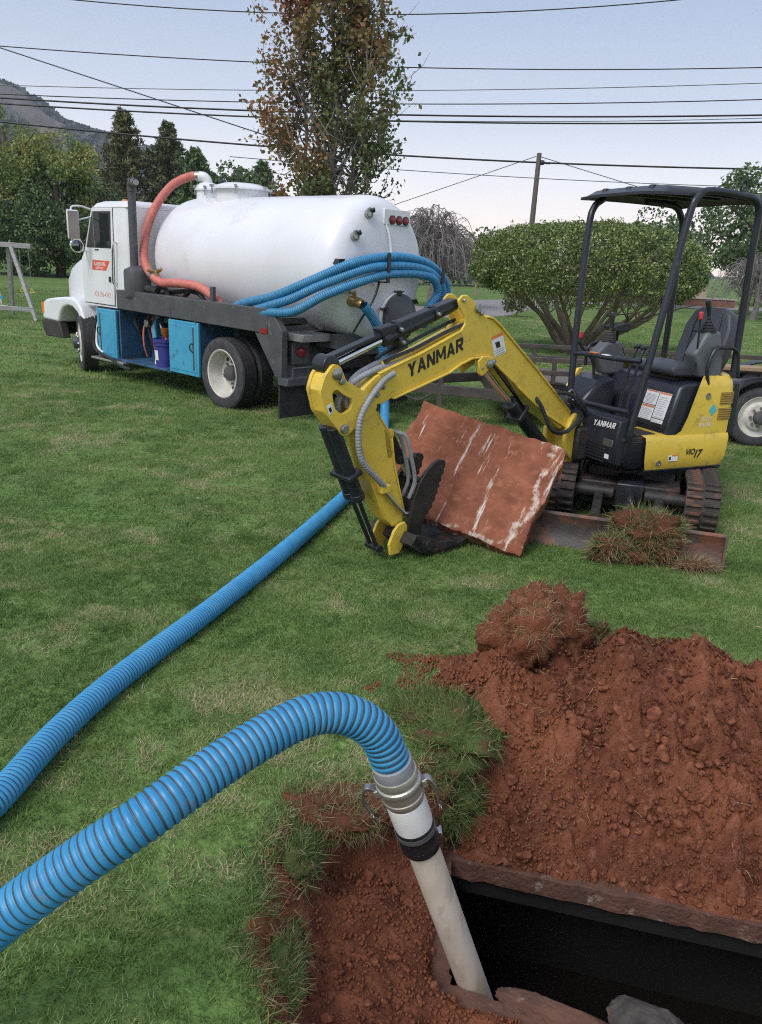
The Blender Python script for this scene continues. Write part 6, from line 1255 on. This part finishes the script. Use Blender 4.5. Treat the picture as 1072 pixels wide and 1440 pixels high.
def skeleton_tree(b, base, top, r0, nb, rng, spread, lo=.2, ang=(35, 60), curve=.3, sub=4, shape=None):
    """trunk, limbs and twigs into b; returns points where leaves may hang"""
    base = np.array(base, float); top = np.array(top, float); n = 9; tr_ = [base+(top-base)*t+np.r_[rng.normal(0, .02*np.linalg.norm(top-base), 2)*math.sin(t*3), 0] for t in np.linspace(0, 1, n)]
    tr_ = np.array(tr_); b.tube(tr_, r0*(1-.93*np.linspace(0, 1, n)), 8); tips = []
    for k in range(nb):
        t = lo+(1-lo)*(k+.5)/nb; p = tr_[0]+np.zeros(3); q = t*(n-1); i = min(int(q), n-2); p = tr_[i]+(tr_[i+1]-tr_[i])*(q-i)
        az = k*2.399+rng.uniform(-.4, .4); el = rad(rng.uniform(*ang)); L_ = spread*(shape(t) if shape else (1-.75*(t-lo)/(1-lo)))*rng.uniform(.75, 1.15)
        d = np.array([math.cos(az)*math.sin(el), math.sin(az)*math.sin(el), math.cos(el)]); m = 6; P = [p]
        for j in range(m): d = nrm(d+np.array([0, 0, curve/m])+rng.normal(0, .10, 3)); P.append(P[-1]+d*L_/m)
        P = np.array(P); rb = max(.006, r0*.38*(1-t*.7)); b.tube(P, rb*(1-.85*np.linspace(0, 1, m+1)), 5, False); tips += [P[j] for j in range(2, m+1)]
        for s in range(sub):
            j = rng.integers(1, m+1); d2 = nrm(P[j]-P[j-1]+rng.normal(0, .65, 3)); l2 = L_*rng.uniform(.25, .5); Q = [P[j], P[j]+d2*l2*.5, P[j]+nrm(d2+np.array([0, 0, .3]))*l2]
            b.tube(Q, [rb*.35, rb*.25, .003], 4, False); tips += [Q[1], Q[2]]
    return np.array(tips)
def cloud(centers, rad_, n, rng): 
    k = rng.integers(0, len(centers), n); d = rng.normal(size=(n, 3)); d /= np.linalg.norm(d, axis=1)[:, None]
    return centers[k]+d*(rad_*rng.random(n)**.5)[:, None]

# --- maple behind the tank
rng = np.random.default_rng(11); B0 = np.array([-1.62, 19.0, 0]); mp = thing('maple_tree', 'tall maple with sparse green and red autumn leaves behind the tank truck', 'tree', B0)
b = MB(); shape = lambda t: 1.0 if t < .6 else 1.0-(t-.6)*1.3
tips = skeleton_tree(b, (0, 0, -.05), (.05, .2, 7.7), .14, 56, rng, 1.85, lo=.17, ang=(35, 72), curve=.55, sub=7, shape=shape)
t2 = skeleton_tree(b, (.25, .1, -.05), (.75, .1, 7.1), .10, 40, rng, 1.5, lo=.2, ang=(35, 70), curve=.55, sub=6, shape=shape); tips = np.vstack([tips, t2])
t3 = skeleton_tree(b, (-.15, .1, -.05), (-.70, -.1, 7.0), .09, 34, rng, 1.5, lo=.22, ang=(35, 70), curve=.55, sub=6, shape=shape); tips = np.vstack([tips, t3])
b.build('trunk', 'bark_grey', mp, fix=False)
P = cloud(tips, .24, 38000, rng); P = P[fbm(P[:, 0]+11, P[:, 2]+P[:, 1]*.8+40, 2.1, 3, 15) > .40]; P = P[(P[:, 2] > 1.6) & (rng.random(len(P)) < .6+.4*np.clip(np.hypot(P[:, 0], P[:, 1])/1.2, 0, 1))]; P = P[np.abs(P[:, 0])+.0 < np.interp(P[:, 2], [1.6, 3.0, 4.6, 6.0, 7.2, 8.6], [1.3, 1.65, 2.05, 1.9, 1.25, .5])*rng.uniform(.8, 1.12, len(P))]; V, F = leaves(P, .10, rng, .75); tone = .42+.13*(P[:, 2]-4.2)/1.6-.16*P[:, 0]+1.1*(fbm(P[:, 0]+30, P[:, 2]+P[:, 1]*.6+30, .9, 3, 5)-.5); npmesh('crown', V, F, 'leaf_maple', mp, smooth=False, attrs={'tone': np.repeat(np.clip(tone, 0, 1), 4)})
# --- clipped holly
rng = np.random.default_rng(12); hb = thing('clipped_shrub_tree', 'large umbrella-clipped evergreen shrub with many bare twisted stems', 'tree', (4.05, 16.75, 0))
b = MB(); cc = np.array([0, 0, 1.15])
for k in range(15):
    az = k*2.399; r = rng.uniform(.05, .30); p = np.array([math.cos(az)*r-.05, math.sin(az)*r*.7, -.05]); sp_ = rng.uniform(.5, 1.7); d = np.array([math.cos(az)*sp_, math.sin(az)*sp_*.8, 0])
    pts = [p, p+d*.25+np.array([rng.normal(0, .05), rng.normal(0, .05), .38]), p+d*.62+np.array([rng.normal(0, .09), rng.normal(0, .09), .80]), p+d*.95+np.array([0, 0, 1.25]), p+d*1.15+np.array([0, 0, 1.75])]
    b.tube(catmull(pts, 4), np.linspace(rng.uniform(.05, .10), .02, 17), 8, False)
    for s in range(4):
        q = np.array(pts[rng.integers(2, 5)]); e = q+np.array([rng.normal(0, .5), rng.normal(0, .4), rng.uniform(.2, .6)]); b.tube([q, (q+e)/2+rng.normal(0, .06, 3), e], [.02, .014, .006], 5, False)
b.build('trunk', 'bark_pale', hb, fix=False)
def holly_surface(d):
    """crown radius along direction d (flattened dome with a ragged underside)"""
    n = fbm(d[:, 0]*2.2+5, d[:, 1]*2.2+d[:, 2]*1.3+9, 1.6, 3, 71)-.5
    return 1+.26*n
nL = 100000; d = rng.normal(size=(nL, 3)); d /= np.linalg.norm(d, axis=1)[:, None]
rr = holly_surface(d)*(1-.22*rng.random(nL)**2)+.02*rng.normal(size=nL)
E3 = np.where(d[:, 2:3] > 0, np.array([[2.30, 1.70, .95]]), np.array([[2.30, 1.70, .74]]))
sq = (np.abs(d[:, 0])**3+np.abs(d[:, 1])**3+np.abs(d[:, 2])**3)**(-1/3)         # squarer than an ellipsoid
P = d*(rr*(.35+.65*sq))[:, None]*E3+np.array([.0, 0, 1.66]); gap = fbm(P[:, 0]+20, P[:, 2]*1.2+P[:, 1]*.7+20, 3.2, 3, 77)
P = P[(gap > .37) & ~((P[:, 2] < 1.17+.40*(fbm(P[:, 0]+9, P[:, 1]+9, 1.4, 2, 79)-.5)) & (rng.random(nL) < .88))]
V, F = leaves(P, .056, rng, .58, None); 
P2 = P[rng.random(len(P)) < .012]; P2 = P2[P2[:, 2] > 2.0]; sh_ = cloud(P2+np.array([0, 0, .07]), .06, 1500, rng); V2, F2 = leaves(sh_, .055, rng, .5)
npmesh('crown', np.vstack([V, V2]), np.vstack([F, F2+len(V)]), 'leaf_holly', hb, smooth=False)
# --- broadleaf trees of the wood
def broadleaf(x, y, h, w, label, m, seed, n=6000, leaf=.26, group=None, low=.0, trunk=True):
    rng = np.random.default_rng(seed); t = thing('broadleaf_tree', label, 'tree', (x, y, 0), 0, group)
    b = MB(); b.tube([(0, 0, -.1), (.1, 0, h*.4), (0, .1, h*.85)], [.035*h, .025*h, .01*h], 7)
    for k in range(7): a = k*2.4; b.tube([(0, 0, h*(.3+.06*k)), (w*.25*math.cos(a), w*.25*math.sin(a), h*(.42+.06*k)), (w*.42*math.cos(a), w*.42*math.sin(a), h*(.50+.06*k))], [.012*h, .008*h, .003*h], 5, False)
    b.build('trunk', 'bark', t, fix=False)
    nc = 60; u = rng.normal(size=(nc, 3)); u /= np.linalg.norm(u, axis=1)[:, None]; rr = rng.uniform(.55, 1.0, nc)
    C_ = u*rr[:, None]*np.array([w*.46, w*.46, h*(1-low)*.46])+np.array([0, 0, h*(low+(1-low)*.5)]); C_[:, 2] = np.maximum(C_[:, 2], .3)
    k = rng.integers(0, nc, n); d = rng.normal(size=(n, 3)); d /= np.linalg.norm(d, axis=1)[:, None]; cr_ = rng.uniform(.10, .20, nc)*w
    P = C_[k]+d*(cr_[k]*(.55+.45*rng.random(n)))[:, None]*np.array([1, 1, .8]); P = P[P[:, 2] > .1]
    V, F = leaves(P, leaf, rng, .7); npmesh('crown', V, F, m, t, smooth=False); return t
def conifer(x, y, h, w, label, seed, n=7000, group=None, m='leaf_pine', leaf=.34):
    rng = np.random.default_rng(seed); t = thing('conifer_tree', label, 'tree', (x, y, 0), 0, group); b = MB(); b.tube([(0, 0, -.1), (0, 0, h*.6), (0, 0, h*.99)], [.018*h, .010*h, .002*h], 7); P = []
    nb = 120; per = n//nb
    for k in range(nb):
        z = h*(.06+.93*(k/nb)); L_ = w*.5*(1-(z/h))**.8*rng.uniform(.65, 1.15)+.12; a = k*2.399+rng.uniform(-.3, .3); e = np.array([math.cos(a)*L_, math.sin(a)*L_, L_*rng.uniform(-.05, .28)])
        if k % 2: b.tube([(0, 0, z), np.array([0, 0, z])+e*.6, np.array([0, 0, z])+e], [.006*h, .003*h, .001*h], 4, False)
        s = rng.random(per)**.7; P.append(np.array([0, 0, z])+e[None]*s[:, None]+rng.normal(0, .06+.045*L_, (per, 3)))
    b.build('trunk', 'bark', t, fix=False); V, F = leaves(np.vstack(P), leaf, rng, .28); npmesh('crown', V, F, m, t, smooth=False); return t
broadleaf(-20.6, 44, 8.6, 6.4, 'yellowing broadleaf tree at the left end of the wood behind the swing', 'leaf_mixed', 21, 26000, .155)
broadleaf(-17.9, 43.5, 7.6, 5.2, 'green and yellow broadleaf tree of the wood between swing and truck cab', 'leaf_mixed', 22, 22000, .155)
broadleaf(-15.8, 45, 4.6, 4.6, 'low dark tree of the wood in front of the tall conifers', 'leaf_dark', 23, 11000, .17)
broadleaf(-18.8, 42.4, 4.4, 5.2, 'dark bushy tree at the lawn edge right behind the swing set', 'leaf_dark', 24, 15000, .16)
broadleaf(-22.5, 41.5, 5.0, 5.0, 'dark bushy tree at the lawn edge left of the swing set', 'leaf_dark', 25, 11000, .16)
broadleaf(-15.4, 42.0, 3.6, 3.8, 'dark shrub at the lawn edge beside the truck hood', 'leaf_dark', 26, 9000, .15)
conifer(-16.2, 50, 9.3, 7.0, 'tallest olive conifer rising above the truck cab', 31, 13000, m='leaf_olive', leaf=.30)
conifer(-13.9, 51, 8.9, 6.6, 'dark conifer right beside the tallest one', 32, 13000, m='leaf_pine')
conifer(-11.8, 49, 7.3, 6.0, 'dark conifer behind the exhaust stack of the truck', 33, 11000, m='leaf_dark')
broadleaf(-9.9, 50, 7.0, 4.6, 'dark broadleaf tree behind the manholes of the truck tank', 'leaf_dark', 34, 6000, .26)
conifer(-8.2, 51, 7.0, 5.6, 'dark pine left of the maple, behind the truck tank', 35, 6000, m='leaf_dark')
broadleaf(-5.4, 40, 5.0, 3.6, 'rust-tinged tree at the foot of the maple behind the truck tank', 'leaf_rust', 36, 5000, .18)
broadleaf(-3.2, 44, 4.6, 4.6, 'green tree low behind the maple trunk', 'leaf_dark', 37, 5000, .22)
for i, (x, y, h, w) in enumerate(((1.0, 62, 3.6, 5), (4.2, 64, 3.4, 5), (7.6, 66, 4.2, 5.4), (11.0, 66, 3.8, 5.4), (15.2, 62, 3.9, 5.5), (-2.4, 60, 4.2, 5.0), (-13.5, 57, 6.0, 6.0), (-10.5, 58, 6.2, 6.0), (20, 60, 5.5, 6), (23.5, 52, 6.5, 6))):
    broadleaf(x, y, h, w, 'dark tree in the far tree line beyond the driveway', 'leaf_dark', 50+i, 3600, .30, 'far tree line')
broadleaf(16.6, 38, 6.9, 5.4, 'big dark broadleaf tree behind the rear of the excavator canopy', 'leaf_dark', 41, 11000, .17, low=.15)
broadleaf(13.7, 43, 4.8, 4.2, 'dark round tree right of the clipped shrub tree', 'leaf_dark', 42, 7000, .19)
broadleaf(18.6, 33, 4.8, 4.0, 'dark leafy tree right beyond the excavator canopy', 'leaf_dark', 43, 5000, .17, low=.2)
broadleaf(4.35, 28, .95, 1.0, 'small loose grey-green shrub at the bend of the driveway', 'leaf_pine', 44, 900, .10)
broadleaf(9.2, 46, 1.5, 1.7, 'dark red-leaved shrub seen below the clipped shrub tree', 'leaf_rust', 45, 1500, .12)
broadleaf(12.6, 45, .9, 1.8, 'low green shrub in front of the garden wall', 'leaf_mixed', 46, 1400, .12)
# --- bare weeping trees
def weeping(x, y, h, w, label, seed, n=90, sub=9, droop=.9):
    rng = np.random.default_rng(seed); t = thing('weeping_tree', label, 'tree', (x, y, 0)); b = MB(); b.tube(catmull([(0, 0, -.05), (.1, 0, h*.25), (-.05, 0, h*.5), (.1, .05, h*.72)], 4), np.linspace(.05*h, .02*h, 13), 8); tw = MB()
    for k in range(n):
        a = k*2.399+rng.uniform(-.3, .3); R = w*.5*rng.uniform(.35, 1.05); z0 = h*rng.uniform(.35, .7); zt = h*rng.uniform(.75, 1.0)*(1-.25*(R/(w*.5))**2); c, s = math.cos(a), math.sin(a)
        pts = [(0, 0, z0), (R*.3*c, R*.3*s, z0+(zt-z0)*.75), (R*.62*c, R*.62*s, zt), (R*.9*c, R*.9*s, zt-(zt*.22*droop)), (R*1.05*c, R*1.05*s, max(.1, zt-zt*.62*droop))]; P = catmull(np.array(pts)+rng.normal(0, .04*h/4, (5, 3)), 4)
        (b if k % 6 == 0 else tw).tube(P, np.linspace(.030 if k % 6 == 0 else .020, .006, len(P)), 4, False)
        for q in range(sub):
            j = rng.integers(5, len(P)); e = P[j]+np.array([rng.normal(0, .22), rng.normal(0, .22), -rng.uniform(.1, .55)])*(h/3.5); mid = (P[j]+e)/2+np.array([rng.normal(0, .1), rng.normal(0, .1), .10]); tw.tube([P[j], mid, e], [.012, .009, .005], 3, False)
    b.build('trunk', 'bark_grey', t, fix=False); tw.build('twigs', 'bark_grey', t, fix=False, smooth=False)
weeping(1.55, 32, 4.0, 4.4, 'bare weeping tree with tangled grey twigs behind the rear of the tank', 61, 150, 12)
weeping(15.3, 34, 2.9, 4.0, 'bare grey weeping tree seen behind the excavator seat', 62, 80, 9)
weeping(13.1, 38, 1.5, 1.6, 'small bare brown sapling on the far lawn behind the seat', 63, 24, 4, .3)

# ================================================================== mountain
mx_ = np.linspace(-900, 160, 150); my_ = np.linspace(330, 690, 90); MX, MY = np.meshgrid(mx_, my_)
ridge = np.interp(MX, [-900, -420, -330, -285, -262, -250, -226, -202, -177, -132, -60, 20, 160], [150, 132, 120, 106, 100, 92, 82, 76, 66, 47, 24, 9, -8])
prof = np.interp(MY, [330, 420, 500, 560, 592, 602, 640, 690], [-.02, .16, .42, .68, .84, 1.0, 1.0, .9])
mz = ridge*prof+(fbm(MX, MY, .02, 4, 91)-.5)*22*prof+(fbm(MX, MY, .09, 3, 93)-.5)*6*prof; mz = np.where(ridge < 0, -3, mz)-2
ii = np.arange(mz.size).reshape(mz.shape); F = np.stack([ii[:-1,:-1].ravel(), ii[:-1,1:].ravel(), ii[1:,1:].ravel(), ii[1:,:-1].ravel()], 1)
cx_ = (MX.ravel()[F].mean(1)); cy_ = MY.ravel()[F].mean(1); cliff = ((cy_ > 594) & (cy_ < 604) & (cx_ < -240) & (cx_ > -420)).astype(int)
mo = struct(npmesh('mountain', np.stack([MX.ravel(), MY.ravel(), mz.ravel()], 1), F, ['mountain_mat', 'rock_mat'], mi=cliff), 'wooded mountain ridge with a rock cliff below its crest')
rng = np.random.default_rng(95); n = 30000; x = rng.uniform(-480, 60, n); y = rng.uniform(360, 640, n); fx = (x+900)/(1060)*149; fy = (y-330)/360*89; ix = np.clip(fx.astype(int), 0, 148); iy = np.clip(fy.astype(int), 0, 88); z = mz[iy, ix]*(1-(fx-ix))*(1-(fy-iy))+mz[iy, ix+1]*(fx-ix)*(1-(fy-iy))+mz[iy+1, ix]*(1-(fx-ix))*(fy-iy)+mz[iy+1, ix+1]*(fx-ix)*(fy-iy)
k = (z > 1) & ~((y > 588) & (y < 607) & (x < -236)); P = np.stack([x, y, z+1.2], 1)[k]; V, F = leaves(P, 5.5, rng, .9, (0, -.3, 1), .3)
o = npmesh('mountain_woods', V, F, 'leaf_mountain', smooth=False); tag(o, 'hazy woods covering the mountain slope', 'woods', kind='stuff')

# ================================================================== pole and cables
up = thing('utility_pole', 'leaning wooden utility pole rising behind the clipped shrub tree', 'utility pole', (6.95, 42, 0)); b = MB(); b.tube([(0, 0, -.2), (-.04, 0, 3.5), (-.02, 0, 7.05)], [.16, .14, .115], 12); b.build('post', 'wood_pole', up)
b = MB(); b.lathe([(.03, 0), (.10, .02), (.12, .1), (.10, .2), (.03, .22)], FR((.05, -.05, 6.62), (0, 1, 0), (0, 0, 1), (1, 0, 0)), 14); b.bar((.05, -.05, 6.62), (.55, -.05, 6.60), .05, 8); b.build('splice_case', 'cable_black', up)
def cable(label, a, c, sag, r, m='cable_black'):
    a = np.array(a, float); c = np.array(c, float); t = np.linspace(-.6, 1.6, 40)[:, None]; P = a+(c-a)*t; P[:, 2] += sag*4*((t[:, 0]-.5)**2-.25)
    b = MB(); b.tube(P, r, 6); return tag(b.build('overhead_cable', m), label, 'cable')
cable('topmost thin overhead cable crossing above the maple crown', (-11.5, 30, 9.52), (9.2, 30, 10.40), .45, .018)
cable('thin overhead cable second from the top, crossing the upper maple', (-13.85, 30, 8.02), (12.2, 30, 8.52), .30, .018)
cable('thin pale overhead cable third from the top', (-13.97, 30, 6.82), (12.3, 30, 8.05), .20, .014, 'cable_pale')
cable('dark overhead cable fourth from the top crossing the middle of the maple', (-14.0, 30, 6.54), (12.4, 30, 7.55), .22, .018)
cable('thick overhead cable, upper of the close pair', (-14.0, 30, 6.42), (12.5, 30, 7.07), .25, .030)
cable('pale thin cable between the close pair of thick cables', (-14.0, 31, 6.40), (12.9, 31, 7.15), .30, .013, 'cable_pale')
cable('thick overhead cable, lower of the close pair', (-14.0, 30, 6.24), (12.55, 30, 6.85), .25, .028)
a_, c_ = np.array((-19.75, 42, 7.25)), np.array((6.95, 42, 6.62)); cable('lowest thick cable clamped to the leaning utility pole', a_, c_, .20, .045)
cable('thin slanting wire below the lowest thick cable', (.9, 36, 5.35), (14.0, 38, 5.55), .05, .018, 'cable_pale')
def wire(label, a, c, r): b = MB(); b.tube([a, c], r, 6); return tag(b.build('guy_wire', 'cable_pale'), label, 'wire')
wire('thin service wire slanting down from pole top towards the weeping tree', (6.8, 42, 6.9), (-.8, 47, 4.4), .020)
wire('thin service wire slanting down from pole top towards the canopy', (6.95, 42, 6.9), (14.0, 44, 5.6), .020)
b = MB(); b.tube([(-16.5, 30, 8.65), (-13.85, 30, 7.97), (-4.44, 30, 5.58), (-2.6, 30, 5.1)], .020, 6); tag(b.build('overhead_cable', 'cable_black'), 'diagonal cable running down from upper left to the maple', 'cable')

# ================================================================== swing set and garden edge
sw = thing('swing_set', 'weathered grey wooden swing set frame left of the truck', 'swing set', (-8.6, 18.6, 0))
def beam(p, q, w, h, name, m='wood_grey', par=sw):
    p, q = np.array(p, float), np.array(q, float); d = nrm(q-p); s = nrm(np.cross(d, (0, 1, 0.01))); b = MB(); L_ = np.linalg.norm(q-p); b.box((L_/2, 0, 0), (L_, w, h), FR(p, d, np.cross(s, d), s)); return b.build(name, m, par, bevel=.006)
beam((-3.2, .0, 1.66), (.30, .0, 1.60), .08, .11, 'top_beam'); beam((-.12, -.08, 1.58), (.62, -.75, .0), .075, .075, 'leg'); beam((-.25, .08, 1.58), (-.62, .75, .0), .09, .09, 'leg')
beam((-1.2, -.75, .28), (.52, -.66, .24), .05, .10, 'ground_rail')
for (x, z) in ((-.02, .62), (.20, .60)):
    b = MB(); b.bar((x, .08, 1.58), (x, .08, z+.12), .008, 6); c_ = b.build('chain', 'steel', sw)
    po = [(x+.075*math.cos(t), z+.075*math.sin(t)) for t in (math.pi/2, math.pi*7/6, math.pi*11/6)]; pi_ = [(x+.042*math.cos(t), z+.042*math.sin(t)) for t in (math.pi/2, math.pi*7/6, math.pi*11/6)]
    b = MB(); b.ringprism(po, pi_, .07, .095, SIDE); b.build('trapeze_ring', 'yellow_plastic', c_, bevel=.006)
b = MB(); b.bar((-.40, -.3, 1.55), (-.36, -.3, .30), .010, 6); b.box((-.36, -.3, .26), (.16, .3, .03)); b.build('swing_seat', 'print_white', sw)
b = MB(); b.box2((-.18, -.74, .45), (-.10, -.70, .52)); b.build('bracket', 'blue_box', sw)
gw = thing('garden_wall', 'low brick garden wall far across the lawn behind the excavator seat', 'wall', (15.0, 46, 0)); b = MB(); b.box2((-3.6, -.15, -.1), (4.5, .15, .42)); b.build('wall', 'brick_mat', gw); b = MB(); b.box2((-3.65, -.2, .422), (4.55, .2, .50)); b.build('coping', 'concrete_light', gw)
hs = thing('house', 'pale low house far behind the garden wall', 'house', (17, 56, 0)); b = MB(); b.box2((-5, -2, 0), (4, 2, 1.55)); b.build('wall', 'wall_cream', hs); b = MB(); b.prism([(-2.4, 1.50), (0, 2.4), (2.4, 1.50)], -5.3, 4.3, REAR); b.build('roof', 'roof_dark', hs)
for x in (-4, -2, .5, 2.6):
    b = MB(); b.box2((x-.4, -2.03, .6), (x+.4, -1.99, 1.25)); w_ = b.build('window', 'glass_dark', hs); b = MB(); b.box2((x-.46, -2.04, .53), (x+.46, -1.985, .595)); b.build('sill', 'print_white', w_)
for i, (x, y) in enumerate(((4.9, 30.6), (2.6, 44), (4.6, 44.5), (6.4, 45))):
    b = MB(); b.bar((x, y, -.1), (x, y, .95 if i else .85), .05 if i else .06, 8); tag(b.build('wooden_post', 'wood_deck' if i else 'bark_pale'), ['pale bare post beside the small shrub at the driveway bend', 'thin wooden marker post by the far lane behind the tank', 'brown wooden post on the far lawn left of the clipped shrub', 'short wooden post on the far lawn beside the clipped shrub'][i], 'post')
# ================================================================== haze: the evening air over the valley
b = MB(); b.box2((-980, -30, -8), (260, 700, 170)); hz_o = b.build('haze', 'soil', None, smooth=False)
hm = bpy.data.materials.new('haze'); hm.use_nodes = True; hn = hm.node_tree.nodes; hn.remove(hn['Principled BSDF'])
pv = hn.new('ShaderNodeVolumePrincipled'); pv.inputs['Color'].default_value = (0.72, 0.80, 0.92, 1); pv.inputs['Density'].default_value = 0.00038; pv.inputs['Anisotropy'].default_value = 0.0
hm.node_tree.links.new(pv.outputs[0], hn['Material Output'].inputs['Volume']); hz_o.data.materials.clear(); hz_o.data.materials.append(hm)
hz_o['kind'] = 'stuff'; hz_o['label'] = 'thin blue evening haze lying over the valley'; hz_o['category'] = 'haze'
scene.cycles.volume_bounces = 0
